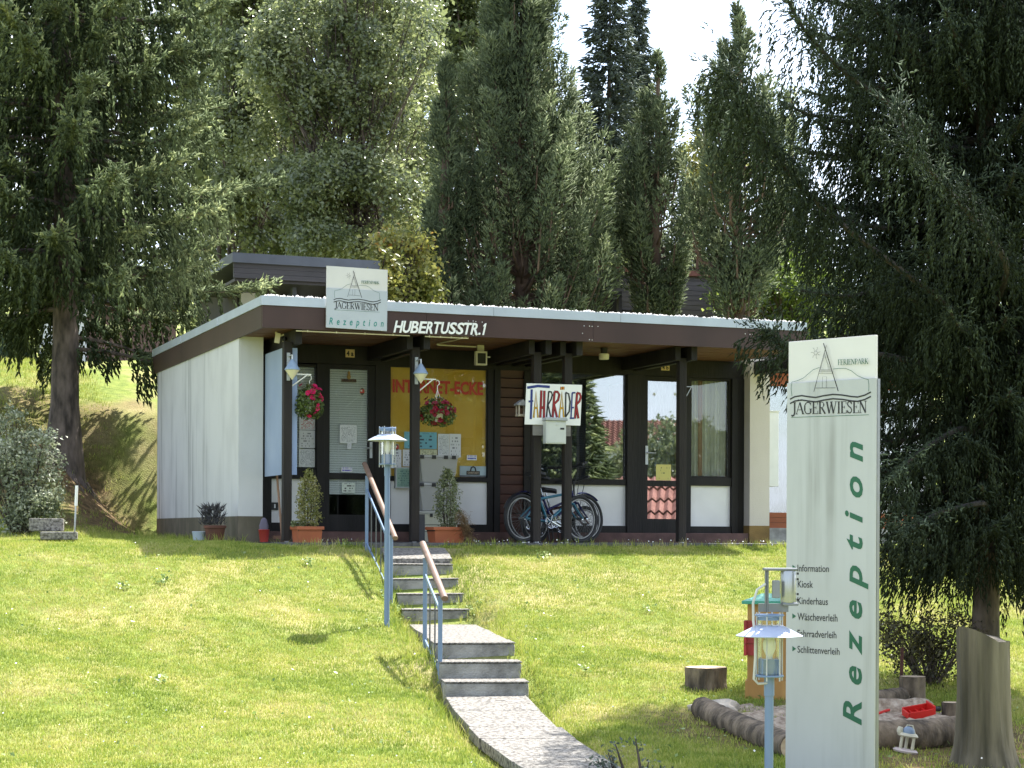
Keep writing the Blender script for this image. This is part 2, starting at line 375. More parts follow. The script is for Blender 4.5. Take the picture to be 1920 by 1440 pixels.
# ------------------------------------------------------------------ materials of the house
M_TIMBER = mat('dark_stained_timber', (.012,.010,.009), .62, .5, 5, .25, 60, stretch=(1,1,.12), spec=.35)
M_POST = mat('weathered_brown_timber', (.026,.021,.018), .7, .4, 7, .3, 60, stretch=(1,1,.1), spec=.3)
M_FASCIA = mat('brown_fascia_board', (.050,.026,.022), .46, .18, 1.5, .04, 90, stretch=(1,1,.6), spec=.4)
M_TRIM = mat('zinc_roof_edge', (.45,.50,.57), .42, .07, 2.5, .05, 30, metal=.2)
M_SOFFIT = mat('reddish_soffit_board', (.13,.055,.030), .6, .3, 6, .15, 60, stretch=(.15,1,1))
M_CLAD = mat('reddish_cladding_board', (.070,.026,.018), .62, .35, 6, .2, 60, stretch=(.15,1,1))
M_PLINTH = mat('reddish_brown_painted_concrete', (.115,.062,.052), .8, .25, 7, .2, 50)
M_INFILL = mat('pale_infill_board', (.82,.81,.79), .55, .05, 3, .04, 200)
M_STEEL = mat('galvanised_grey_steel', (.45,.47,.50), .42, .1, 12, 0, metal=.7)
M_WHITE = mat('white_paint', (.78,.78,.76), .5, .04, 6)
M_CREAM = mat('cream_plastic', (.62,.58,.44), .5, .06, 9)
M_BLUEG = mat('blue_grey_paint', (.25,.33,.45), .4, .08, 9, 0)
M_BLACK = mat('black_plastic', (.015,.015,.017), .5, .2, 10)
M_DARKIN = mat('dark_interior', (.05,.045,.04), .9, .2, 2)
M_GLASS = glass_mat('window_glass', .05, (.93,.95,.95))
M_GLASS3 = glass_mat('faintly_reflecting_window_glass', .03, (.95,.97,.96))
M_GLASS2 = glass_mat('reflecting_window_glass', .26, (.9,.93,.93))
M_INK = mat('black_print', (.012,.012,.014), .6, 0, 3)
M_GREENINK = mat('green_print', (.008,.095,.047), .5, .03, 3)
M_RED = mat('red_print', (.50,.045,.025), .5, .05, 3)
M_CONC = mat('aged_concrete', (.24,.235,.22), .9, .4, 9, .4, 70, c2=(.46,.45,.42))

def render_wall_mat(name, c, streak, amount=.8, bump=.25, y0=1.2, y1=6.3):
    """painted render with run-off streaks that gather in places"""
    m, n, l, b = nt(name); b.inputs['Roughness'].default_value = .85; b.inputs['Specular IOR Level'].default_value = .2
    t = n.new('ShaderNodeTexCoord'); sp = n.new('ShaderNodeSeparateXYZ'); l.new(t.outputs['Object'], sp.inputs[0])
    def N(sc, scale, det=5, rough=.6):
        mp = n.new('ShaderNodeMapping'); mp.inputs['Scale'].default_value = sc; l.new(t.outputs['Object'], mp.inputs[0])
        x = n.new('ShaderNodeTexNoise'); x.inputs['Scale'].default_value = scale; x.inputs['Detail'].default_value = det; x.inputs['Roughness'].default_value = rough; l.new(mp.outputs[0], x.inputs['Vector']); return x.outputs['Fac']
    def ramp(f, p0, p1):
        r = n.new('ShaderNodeMapRange'); r.interpolation_type = 'SMOOTHSTEP'; r.inputs['From Min'].default_value = p0; r.inputs['From Max'].default_value = p1; l.new(f, r.inputs['Value']); return r.outputs[0]
    def mul(x, y):
        q = n.new('ShaderNodeMath'); q.operation = 'MULTIPLY'; l.new(x, q.inputs[0])
        if isinstance(y, float): q.inputs[1].default_value = y
        else: l.new(y, q.inputs[1])
        return q.outputs[0]
    fine = ramp(N((3, 3, .10), 3.4, 5), .40, .70); patch = ramp(N((1, 1, .22), 1.6, 4), .44, .66); end = ramp(sp.outputs['Y'], y0-1.5, y1)
    low = ramp(N((1, 1, .5), 2.2, 4), .40, .75)
    f = mul(mul(mul(fine, patch), end), amount); g = mul(low, .16)
    ad = n.new('ShaderNodeMath'); ad.operation = 'ADD'; ad.use_clamp = True; l.new(f, ad.inputs[0]); l.new(g, ad.inputs[1])
    x = n.new('ShaderNodeMix'); x.data_type = 'RGBA'; x.inputs['A'].default_value = (*c,1); x.inputs['B'].default_value = (*streak,1); l.new(ad.outputs[0], x.inputs['Factor'])
    l.new(x.outputs['Result'], b.inputs['Base Color'])
    f = n.new('ShaderNodeTexNoise'); f.inputs['Scale'].default_value = 90; f.inputs['Detail'].default_value = 3; l.new(t.outputs['Object'], f.inputs['Vector'])
    bp = n.new('ShaderNodeBump'); bp.inputs['Strength'].default_value = bump; bp.inputs['Distance'].default_value = .01; l.new(f.outputs['Fac'], bp.inputs['Height']); l.new(bp.outputs[0], b.inputs['Normal'])
    return m
M_WALL = render_wall_mat('streaked_white_render', (.58,.575,.56), (.13,.13,.125), .9)
M_WALL2 = render_wall_mat('warm_lit_render', (.60,.55,.49), (.36,.32,.27), .3, .5)  # warm reflected light on the right wall end is put into its colour
M_BASEP = mat('olive_brown_base_paint', (.10,.085,.055), .85, .4, 5, .2, 60, c2=(.17,.14,.10), lo=.45, hi=.7, stretch=(1,1,.4))
M_BASEP2 = mat('ochre_base_paint', (.20,.125,.04), .85, .2, 6, .2, 60)

# ------------------------------------------------------------------ reception house
house = thing('reception_house', 'long low flat roofed reception building with brown fascia, white side wall and glazed porch front', 'building', C0, PHI)
zF0 = bt(490, 613.7, 0)[1]; zF1 = bt(490, 571.5, 0)[1]; zT = bt(490, 554, 0)[1]
T0, T1, S1 = 0.0, bt(1512, 640, 0)[0], 6.45
SF, SP = 1.80, .32                                      # facade plane, post plane
zW = zF0 + .02                                          # underside of the soffit
# roof: fascia panels with butt joints, zinc edge pieces, flat deck
def seg(name, m, cuts, s0, s1, z0, z1):
    for a, b in zip(cuts[:-1], cuts[1:]): MB().box(a+.002, b-.002, s0, s1, z0, z1).build(name, m, house)
c1 = [T0] + [bt(x, 630, 0)[0] for x in (800, 1112, 1404)] + [T1]
seg('fascia_board', M_FASCIA, c1, 0, .025, zF0, zF1+.02)
c2 = [T0-.012] + [bt(x, 580, 0)[0] for x in (700, 925, 1163, 1380)] + [T1]
seg('roof_edge', M_TRIM, c2, -.014, .05, zF1, zT)
for a, b in ((.03, 2.2), (2.2, 4.4), (4.4, S1)):
    MB().box(T0, T0+.025, a+.002, b-.002, zF0, zF1+.02).build('fascia_board', M_FASCIA, house)
    MB().box(T0-.013, T0+.05, a+.022, b-.002, zF1, zT-.002).build('roof_edge', M_TRIM, house)
MB().box(T0+.03, T1, .052, S1, zW+.03, zT-.05).build('roof', mat('roof_deck', (.2,.2,.2), .9), house)
# soffit boards
nb = 9; wS = (SF-.05-.03)/nb
sb = MB().box(T0+.03, T1-.01, 0, wS-.008, 0, .022).build('soffit_board', M_SOFFIT, house); sb.location = (0, .03, zW)
for i in range(1, nb): share(sb, 'soffit_board', house, (0, .03+i*wS, zW+random.uniform(0,.004)))
# side wall with its end facing the lawn
tw1 = .30
MB().box(.02, tw1, 1.2, 6.2, .30, zW+.03).build('side_wall', M_WALL, house)
MB().box(.017, tw1+.003, 1.197, 6.203, -.25, .30).build('wall_base', M_BASEP, house)
# right wall end
SRW = 1.60
pr = Rc(1406, 700, 1443, 1000, SRW)
MB().box(pr[0], pr[1], SRW, 6.2, .30-.07, zW+.03).build('end_wall', M_WALL2, house)
MB().box(pr[0]-.003, pr[1]+.003, SRW-.003, 6.203, -.1, .30-.07).build('wall_base', M_BASEP2, house)
tR = pr[0]
# room behind
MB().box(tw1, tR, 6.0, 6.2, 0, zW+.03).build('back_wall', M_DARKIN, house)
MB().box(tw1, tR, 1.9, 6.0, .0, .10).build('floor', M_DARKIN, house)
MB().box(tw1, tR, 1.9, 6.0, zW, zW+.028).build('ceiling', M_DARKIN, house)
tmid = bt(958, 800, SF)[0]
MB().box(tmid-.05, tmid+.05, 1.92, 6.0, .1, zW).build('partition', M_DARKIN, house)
# plinth step and porch paving
zP = bt(950, 998, 1.6)[1]
MB().box(tw1+.004, tR-.005, 1.61, 1.95, -.2, zP).build('plinth', M_PLINTH, house, bevel=.008)
# facade members (photo pixels on the facade plane)
zTop = bt(822, 690, SF)[1]
MB().box(tw1, tR, SF-.03, SF+.09, zTop, zW).build('header_beam', M_TIMBER, house)
def member(name, px0, px1, z0, z1, m=M_TIMBER, d0=-.04, d1=.08):
    a = bt(px0, 850, SF)[0]; b = bt(px1, 850, SF)[0]
    return MB().box(a, b, SF+d0, SF+d1, z0, z1).build(name, m, house, bevel=.004)
for a, b in ((478, 508), (592, 607), (702, 731), (913, 924), (924.5, 936), (980, 992), (992.5, 1013), (1173, 1190), (1190.6, 1206), (1279, 1293), (1369, 1381), (1381.6, 1397)):
    d = random.choice((-.045, -.03, -.055)); member('frame_post', a, b, zP, zTop, d0=d)
def rail(px0, px1, py0, py1, d0=-.035):
    t0, t1, z0, z1 = Rc(px0, py0, px1, py1, SF); return MB().box(t0, t1, SF+d0, SF+.07, z0, z1).build('cross_rail', M_TIMBER, house, bevel=.003)
def panel(px0, px1, py0, py1):
    t0, t1, z0, z1 = Rc(px0, py0, px1, py1, SF); return MB().box(t0-.01, t1+.01, SF+.005, SF+.04, z0-.01, z1+.01).build('infill_panel', M_INFILL, house)
def window(px0, px1, py0, py1, g=M_GLASS, fr=.03):
    t0, t1, z0, z1 = Rc(px0, py0, px1, py1, SF)
    w = MB()
    w.box(t0-fr, t0, SF-.012, SF+.06, z0-fr, z1+fr); w.box(t1, t1+fr, SF-.012, SF+.06, z0-fr, z1+fr)
    w.box(t0, t1, SF-.011, SF+.06, z0-fr, z0); w.box(t0, t1, SF-.011, SF+.06, z1, z1+fr)
    o = w.build('window', M_TIMBER, house)
    MB().box(t0, t1, SF+.015, SF+.022, z0, z1).build('pane', g, o)
    return o, (t0, t1, z0, z1)
w1, r1 = window(512, 591, 687, 876); rail(508, 592, 881, 898); panel(508, 592, 898, 980); rail(508, 592, 980, 997)
w2, r2 = window(731, 912, 691, 895); rail(731, 913, 894, 903); panel(731, 913, 903, 983); rail(731, 913, 983, 998)
w3, r3 = window(1013, 1172, 701, 898, M_GLASS2); rail(1013, 1173, 898, 909); panel(1013, 1173, 909, 985.5); rail(1013, 1173, 985.5, 1000)
w4, r4 = window(1296, 1365, 714, 893, M_GLASS3); rail(1293, 1369, 896, 911); panel(1293, 1369, 911, 987); rail(1293, 1369, 987, 1001)
def door(px0, px1, pyt, pyb, gx0, gx1, panes, hx, hy0, hy1, hdir, g):
    t0, t1, z0, z1 = Rc(px0, pyt, px1, pyb, SF); z1 = min(z1, zTop-.004); a, b, _, _ = Rc(gx0, 800, gx1, 800, SF)
    zz = [Rc(gx0, p[0], gx1, p[1], SF)[2:] for p in panes]   # (zlow, zhigh) from the top down
    m = MB(); m.box(t0, a, SF-.02, SF+.03, z0, z1); m.box(b, t1, SF-.02, SF+.03, z0, z1)
    top = z1
    for zl, zh in zz: m.box(a, b, SF-.019, SF+.03, zh, top); top = zl
    m.box(a, b, SF-.019, SF+.03, z0, top)
    d = m.build('door', M_TIMBER, house, bevel=.003)
    for zl, zh in zz: MB().box(a, b, SF+.0, SF+.007, zl, zh).build('pane', g, d)
    th, _, h0, h1 = Rc(hx-2.5, hy0, hx+2.5, hy1, SF); th2 = Rc(hx-2.5, hy0, hx+2.5, hy1, SF)[1]
    h = MB().box(th, th2, SF-.028, SF-.02, h0, h1); zc = h0+(h1-h0)*.62
    h.tube([((th+th2)/2, SF-.02, zc), ((th+th2)/2, SF-.06, zc), ((th+th2)/2+hdir*.11, SF-.065, zc)], .008, 8)
    h.build('handle', M_STEEL, d, smooth=True)
    return d, (a, b, zz)
dA, gA = door(607, 702, 684, 996, 617.5, 689.5, [(692.5, 887), (898.5, 965)], 694.5, 829, 859, -1, M_GLASS)
dB, gB = door(1206, 1279, 706, 1000, 1213.5, 1270, [(715, 901), (912, 973)], 1211, 836, 871, 1, M_GLASS2)
# reddish cladding boards between the yellow window and the second flat
ct0, ct1, cz0, cz1 = Rc(936, 690, 980, 998, SF); nB = 17; hB = (cz1-cz0)/nB
cb = MB().add([(0,.012,0),(ct1-ct0,.012,0),(ct1-ct0,.03,0),(0,.03,0),(0,0,hB*.86),(ct1-ct0,0,hB*.86),(ct1-ct0,.03,hB*.97),(0,.03,hB*.97)][:4]+[(0,.0,hB*.86),(ct1-ct0,.0,hB*.86),(ct1-ct0,.03,hB*.97),(0,.03,hB*.97)],
    [(0,3,2,1),(0,1,5,4),(4,5,6,7),(1,2,6,5),(0,4,7,3),(3,7,6,2)]).build('cladding_board', M_CLAD, house)
cb.location = (ct0, SF-.02, cz0)
for i in range(1, nB): share(cb, 'cladding_board', house, (ct0, SF-.02+random.uniform(-.003,.003), cz0+i*hB))
MB().box(ct0, ct1, SF+.011, SF+.06, cz0, cz1).build('cladding_backing', M_TIMBER, house)
# posts and the beams they carry
POSTS = []
for px in (538, 777.5, 1005, 1063, 1277.5):
    t = bt(px, 800, SP)[0]; POSTS.append(t)
    m = MB().box(-.047, .047, -.047, .047, .03, zW-.13).build('post', M_POST, house, bevel=.006); m.location = (t, SP, 0)
    MB().box(-.02, .02, -.02, .02, -.05, .031).build('post_foot', M_STEEL, m)
    bm = MB().box(t+.049, t+.125, .16, SF-.032, zW-.165, zW-.004).build('beam', M_TIMBER, house, bevel=.004)
    if px not in (538,): MB().box(t-.12, t-.049, .24, SF-.032, zW-.165, zW-.005).build('beam', M_TIMBER, house, bevel=.004)
# white gravel on the roof
def pebbles():
    vs, fs = [], []; n = 0
    ico = [(0,0,1),(.89,0,.45),(.28,.85,.45),(-.72,.53,.45),(-.72,-.53,.45),(.28,-.85,.45),(.72,.53,-.45),(-.28,.85,-.45),(-.89,0,-.45),(-.28,-.85,-.45),(.72,-.53,-.45),(0,0,-1)]
    fi = [(0,1,2),(0,2,3),(0,3,4),(0,4,5),(0,5,1),(1,6,2),(2,7,3),(3,8,4),(4,9,5),(5,10,1),(1,10,6),(2,6,7),(3,7,8),(4,8,9),(5,9,10),(11,7,6),(11,8,7),(11,9,8),(11,10,9),(11,6,10)]
    I = np.array(ico); Fi = np.array(fi); V, Tn = [], []
    N = 5200
    t = rng.uniform(T0+.06, T1, N); s = .06+np.abs(rng.normal(0, .16, N)); z = zT-.006+rng.uniform(-.02,.020,N)
    k = N//6; t[:k] = T0+.06+np.abs(rng.normal(0,.1,k)); s[:k] = rng.uniform(.06, S1, k)
    R = rng.uniform(.012,.027,(N,1)); sc = rng.uniform(.6,1.1,(N,3))
    V = (I[None]*sc[:,None,:]*R[:,None,:] + np.stack([t,s,z],1)[:,None,:]).reshape(-1,3)
    T = (Fi[None] + (np.arange(N)*12)[:,None,None]).reshape(-1,3)
    o = np_obj('roof_gravel', V, T, mat('white_roof_gravel', (.62,.60,.57), .9, .3, 30), house); tag(o, kind='stuff'); return o
pebbles()
MB().box(T0+.051, T1, .053, S1, zT-.05, zT-.022).build('gravel_bed', mat('gravel_bed', (.45,.43,.4), .95, .3, 60), house)
# porch paving
M_PAVE = mat('dark_concrete_paving', (.07,.068,.066), .9, .35, 8, .3, 60, c2=(.15,.145,.14))
porch = thing('porch_paving', 'dark concrete paving strip under the porch roof', 'paving', C0, PHI)
nP = 14; wP = (T1-tw1)/nP
pv = MB().box(0, wP-.008, -.12, 1.575, -.10, 0.012).build('paving_slab', M_PAVE, porch); pv.location = (tw1, 0, 0)
for i in range(1, nP): share(pv, 'paving_slab', porch, (tw1+i*wP, 0, random.uniform(-.004,.004)))

# ------------------------------------------------------------------ garden steps and path
PHS = R_(7)
st = thing('garden_steps', 'seven weathered concrete steps in two short flights leading up the lawn', 'steps', (STEPS[4][0], 15.05, -.9))
M_STEP = mat('stained_concrete_step', (.055,.052,.044), .92, .4, 4, .6, 60, c2=(.33,.32,.29), lo=.36, hi=.62)
M_SLAB = mat('exposed_aggregate_slab', (.085,.078,.068), .95, .4, 34, .9, 120, c2=(.30,.28,.25), lo=.36, hi=.60)
for x, Y, z in STEPS:
    m = MB().box(-.325, .325, 0, .42, -.20, -.012)
    o = m.build('step', M_STEP, st, bevel=.018)
    o.location = (x-STEPS[4][0], Y-15.05, z+.9); o.rotation_euler = (0, random.uniform(-.01,.01), PHS)
    tr = MB().box(-.327, .327, -.004, .42, -.012, .0).build('tread', M_SLAB, o, bevel=.004)
def slab(parent, name, Y0, Y1, w, base, tilt=0, dz=0.0):
    a0, a1 = float(path_c(Y0)), float(path_c(Y1)); z0, z1 = float(path_z(Y0))+dz, float(path_z(Y1))+dz
    m = MB(); b = Vector(base); j = lambda: random.uniform(-.012,.012)
    P = [(a0-w, Y0, z0), (a0+w, Y0+.02, z0), (a1+w, Y1+.02, z1), (a1-w, Y1, z1)]
    P = [(x+j(), y, z) for x, y, z in P]
    m.add([Vector(p)-b-Vector((0,0,.08)) for p in P]+[Vector(p)-b for p in P], [(3,2,1,0),(4,5,6,7),(0,1,5,4),(1,2,6,5),(2,3,7,6),(3,0,4,7)])
    return m.build(name, M_SLAB, parent, bevel=.006)
for a, b in ((17.9, 17.05), (17.04, 16.2), (16.19, 15.42)):
    slab(st, 'landing_slab', b, a, .32, st.location, dz=.0)
pth = thing('path', None, None, (0, 11.4, -1.3)); tag(pth, kind='structure')
ys = [14.44, 13.75, 12.95, 12.45, 11.6, 11.05, 10.3, 9.5, 8.8]
for a, b in zip(ys[:-1], ys[1:]):
    h = .30+.05*random.random()
    slab(pth, 'paving_slab', b+.014, a, h-.005, pth.location, dz=.0)
for a, b in ((20.3, 19.72), (19.71, 19.42)): slab(pth, 'paving_slab', b, a, .34, pth.location, dz=.012)
# ------------------------------------------------------------------ vegetation builders
def unit(a): return a/np.maximum(np.linalg.norm(a, axis=-1, keepdims=True), 1e-9)
def spindles(P, D, L, Rr, k=3):
    """needle-covered shoots: a slim tapering cone on each point P along D"""
    n = len(P); D = unit(D); L = np.broadcast_to(np.asarray(L, float), (n,)); Rr = np.broadcast_to(np.asarray(Rr, float), (n,))
    h = np.where(np.abs(D[:,2:3]) < .9, np.array([[0,0,1.]]), np.array([[1.,0,0]]))
    a = unit(np.cross(D, h)); b = np.cross(D, a)
    V = np.empty((n, k+1, 3)); V[:,k] = P + D*L[:,None]; ph = rng.uniform(0, 6.3, n)
    for j in range(k):
        th = ph + 2*np.pi*j/k
        V[:,j] = P + D*(L*rng.uniform(.0,.3,n))[:,None] + (a*np.cos(th)[:,None]+b*np.sin(th)[:,None])*Rr[:,None]
    F = np.array([(k, j, (j+1)%k) for j in range(k)])[None] + (np.arange(n)*(k+1))[:,None,None]
    return V.reshape(-1,3), F.reshape(-1,3), k+1
def leaves(P, N, S, asp=.6):
    """two-triangle leaf blades folded along the midrib"""
    n = len(P); N = unit(N); h = unit(rng.normal(size=(n,3))); a = unit(np.cross(N, h)); b = np.cross(N, a)
    S = np.broadcast_to(np.asarray(S, float), (n,))[:,None]
    V = np.stack([P-a*S*.5, P+b*S*asp*.5+N*S*.12, P+a*S*.5, P-b*S*asp*.5+N*S*.12], 1)
    F = np.array([(0,1,2),(0,2,3)])[None] + (np.arange(n)*4)[:,None,None]
    return V.reshape(-1,3), F.reshape(-1,3), 4
def crown(name, parts, m, parent, origin, smooth=False):
    Vs, Fs, Ts, o = [], [], [], 0
    for V, F, k, tint in parts:
        Vs.append(V); Fs.append(F+o); Ts.append(np.repeat(tint, k)); o += len(V)
    return np_obj(name, np.concatenate(Vs)-np.array(origin)[None], np.concatenate(Fs), m, parent, np.concatenate(Ts), smooth=smooth)
def curve_pts(p0, d0, L, n, bend):
    """n points along a branch that starts along d0 and is bent by the vectors bend(u)"""
    P = [np.array(p0, float)]; d = np.array(d0, float)
    for i in range(n-1):
        u = i/(n-1); d = d + np.array(bend(u))/n; d = d/np.linalg.norm(d); P.append(P[-1]+d*L/(n-1))
    return np.array(P)
def interp_curve(P, u):
    x = np.asarray(u)*(len(P)-1); i = np.minimum(x.astype(int), len(P)-2); f = (x-i)[:,None]
    return P[i]*(1-f)+P[i+1]*f, unit(P[i+1]-P[i])
def spruce_branch(P, hang, dens, shoot=.11, rad=.016, tipup=True, cur=1.0, bright=0.0, spray=0):
    """shoots of one Norway spruce branch: side twigs along it with curtains of hanging twigs below"""
    L = np.linalg.norm(np.diff(P, axis=0), axis=1).sum(); out = []
    nT = max(4, int(L*dens)); u = np.sort(rng.uniform(.06, 1, nT)); q, d = interp_curve(P, u)
    side = unit(np.cross(d, np.array([0,0,1.])))*rng.choice([-1,1], nT)[:,None]
    fl = 1-np.abs(u-.62)*1.0
    hl = hang*np.clip(fl, .28, 1)*rng.uniform(.55, 1.15, nT)
    out_w = rng.uniform(.02, .30, nT)*np.minimum(1, L)
    m = np.maximum(3, (hl/(shoot*.34)).astype(int)); idx = np.repeat(np.arange(nT), m); w = np.concatenate([np.arange(x)/x for x in m])
    # twig path: out sideways, then hanging straight down
    base = q[idx] + side[idx]*(out_w[idx]*np.minimum(1, w*2.6))[:,None] + d[idx]*(.16*np.minimum(1, w*1.6)*hl[idx])[:,None]
    base[:,2] -= hl[idx]*np.maximum(0, w-.10)**1.1*cur
    base += rng.normal(0, .010+.06*rad, base.shape)
    dr = np.stack([np.zeros(len(w)), np.zeros(len(w)), -np.minimum(1, .25+w*1.2)*cur], 1) + side[idx]*(.42-w*.3)[:,None] + d[idx]*.32 + rng.normal(0, .24, base.shape)
    out.append((base, dr, shoot*rng.uniform(.7,1.25,len(w)), rad*rng.uniform(.75,1.25,len(w)), np.clip(rng.uniform(0,.55,len(w))+.35*np.clip((u[idx]-.55)*2.5,0,1)-.1+bright, 0, 1)))
    if spray:
        # upswept side sprays that make the bushy outer third of the branch
        nP = int(spray*L); us = rng.uniform(.42, 1, nP)**.8; q2, d2_ = interp_curve(P, us); sd = unit(np.cross(d2_, np.array([0,0,1.])))*rng.choice([-1,1], nP)[:,None]
        ax = unit(d2_*.75+sd*rng.uniform(.25,.9,nP)[:,None]+np.array([0,0,.28])+rng.normal(0,.15,(nP,3))); ln = rng.uniform(.16,.36,nP)*np.minimum(1.1, .5+L*.25); nn = 13; w2 = np.tile(np.linspace(.1,1,nn), nP); i2 = np.repeat(np.arange(nP), nn)
        b2 = q2[i2]+ax[i2]*(ln[i2]*w2)[:,None]+rng.normal(0,.012,(nP*nn,3)); b2[:,2] -= .10*w2**2*ln[i2]
        out.append((b2, ax[i2]*.9+rng.normal(0,.55,(nP*nn,3))+np.array([0,0,-.12]), shoot*.85*rng.uniform(.7,1.2,nP*nn), rad*.85*rng.uniform(.7,1.2,nP*nn), np.clip(.42+.45*w2+rng.normal(0,.12,nP*nn)+bright, 0, 1)))
    # shoots along the branch itself, paler towards its tip
    nS = int(L*70); uu = rng.uniform(.3, 1, nS)**.7; b, dd = interp_curve(P, uu)
    b = b + rng.normal(0, .03, b.shape)*(1.1-uu)[:,None]
    d2 = dd*1.0 + rng.normal(0, .55, b.shape) + np.array([0,0,.22])*uu[:,None]
    out.append((b, d2, shoot*rng.uniform(.7,1.2,nS), rad*rng.uniform(.8,1.2,nS), np.clip(.35+.5*uu+rng.normal(0,.1,nS)+bright, 0, 1)))
    return out
def pack(lst, k=3):
    r = []
    for b, d, L, Rr, tint in lst:
        V, F, kk = spindles(b, d, L, Rr, k); r.append((V, F, kk, tint))
    return r
M_BARK = mat('grey_brown_bark', (.030,.023,.018), .95, .4, 9, 1.0, 26, c2=(.15,.115,.095), stretch=(1,1,.35))
M_BARKD = mat('dark_spruce_bark', (.018,.015,.013), .95, .4, 5, .8, 22, c2=(.05,.042,.036), stretch=(1,1,.35))
M_BARKP = mat('reddish_pine_bark', (.06,.04,.028), .95, .4, 5, .8, 22, c2=(.15,.10,.07), stretch=(1,1,.35))
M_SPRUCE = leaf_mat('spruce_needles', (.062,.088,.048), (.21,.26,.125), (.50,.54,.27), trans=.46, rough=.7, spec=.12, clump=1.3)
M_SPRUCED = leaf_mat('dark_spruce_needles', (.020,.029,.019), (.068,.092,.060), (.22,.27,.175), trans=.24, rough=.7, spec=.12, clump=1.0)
M_PINE = leaf_mat('stone_pine_needles', (.075,.10,.05), (.25,.30,.15), (.48,.51,.28), trans=.46, rough=.7, spec=.15, clump=1.1)
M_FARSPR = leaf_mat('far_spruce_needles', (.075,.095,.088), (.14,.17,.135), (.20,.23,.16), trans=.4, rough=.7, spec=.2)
M_DECID = leaf_mat('grey_green_leaves', (.085,.115,.055), (.25,.285,.12), (.50,.52,.32), trans=.5, rough=.24, spec=.9, clump=.55)
M_YELLOW = leaf_mat('autumn_yellow_leaves', (.11,.14,.03), (.38,.36,.09), (.5,.25,.06), trans=.4, rough=.4, clump=1.6)
M_WOODFAR = leaf_mat('far_wood_leaves', (.055,.075,.035), (.16,.19,.07), (.32,.34,.13), trans=.48, rough=.6, spec=.3, clump=.35)
M_SHRUB = leaf_mat('silvery_shrub_leaves', (.14,.17,.10), (.40,.43,.29), (.68,.68,.54), trans=.42, rough=.4, spec=.5, clump=2)

def trunk_mb(base, h, r0, r1=.03, flare=1.0, lean=(0,0), n=12, seg=16):
    pts, rr = [], []
    for i in range(seg+1):
        u = i/seg; z = h*u
        pts.append((lean[0]*u+.03*math.sin(u*9), lean[1]*u+.03*math.cos(u*7), z-.35*(i == 0)))
        rr.append((r0*(1-u)+r1*u)*(1+flare*math.exp(-z/.28)))
    return MB().tube(pts, rr, n)
def spruce(name, label, base, H, z0, Rb, whorl, nb, m, hang, dens, zdetail, trunk_r, shoot=.11, rad=.016, explicit=(), sector=None, flare=.9, droop=.5, bright=0.0, ang0=0, Lfn=None, spray=0):
    base = np.array(base, float); t = thing(name, label, 'tree', tuple(base))
    trunk_mb(base, H, trunk_r, .02, flare).build('trunk', M_BARK, t, smooth=True)
    sh = []; br = MB(); z = z0; k = 0
    while z < H-.4:
        u = (z-z0)/(H-z0); Lm = Lfn(z) if Lfn else Rb*(1-u)**.75*(.8+.2*min(1, (z-z0)/.8))
        n = nb if z < zdetail else max(4, nb-2); k += 1
        for j in range(n):
            a = 2*math.pi*(j/n)+k*1.7+rng.uniform(-.3,.3)+ang0; L = Lm*rng.uniform(.68,1.12)
            if sector and not sector(a, z): continue
            d0 = (math.cos(a)*.95, math.sin(a)*.95, .10+.3*u)
            P = curve_pts(base+np.array([0,0,z+rng.uniform(-.15,.15)]), d0, L, 9, lambda v: (0,0,-droop*1.6 if v < .5 else droop*2.2))
            br.tube([tuple(p-base) for p in P], [.030*(1-i/9)+.006 for i in range(9)], 5)
            f = 1.0 if z < zdetail else .3
            sh += spruce_branch(P, hang*min(1, .35+L/Rb), dens*f, shoot, rad, bright=bright, spray=spray*f)
        z += whorl*(1 if z < zdetail else 1.5)
    for P, hg, dn in explicit:
        P = np.array(P, float); P[0,:2] = base[:2]
        u = np.linspace(0, 1, 22)
        # smooth curve through the given points
        x = np.linspace(0, 1, len(P)); P = np.stack([np.interp(u, x, P[:,i]) for i in range(3)], 1)
        for _ in range(3): P[1:-1] = (P[:-2]+P[1:-1]*2+P[2:])/4
        br.tube([tuple(p-base) for p in P], [.024*(1-i/22)+.006 for i in range(22)], 6)
        sh += spruce_branch(P, hg, dn, shoot, rad, bright=bright+.05, spray=spray*1.4)
    br.tube([(0,0,z0*.8),(0,0,H*.9)], [.03,.01], 6)
    br.build('limbs', M_BARKD if explicit else M_BARK, t, smooth=True)
    crown('crown', pack(sh), m, t, base, True)
    return t
# ------------------------------------------------------------------ the big spruce on the left bank
_b = (SPR.x, SPR.y, gz(SPR.x, SPR.y)-.05)
big = spruce('spruce_tree', 'huge drooping spruce left of the house, rooted on the brown bank', _b, 13.5, 1.75, 3.0, .42, 9, M_SPRUCE, .72, 19, 7.0, .20, shoot=.115, rad=.020, flare=.6, spray=11,
    sector=lambda a, z: z > 2.2 or math.sin(a) > (-.25 if z > 2.0 else .1) and (math.cos(a) > -.3 or z > 2.1))
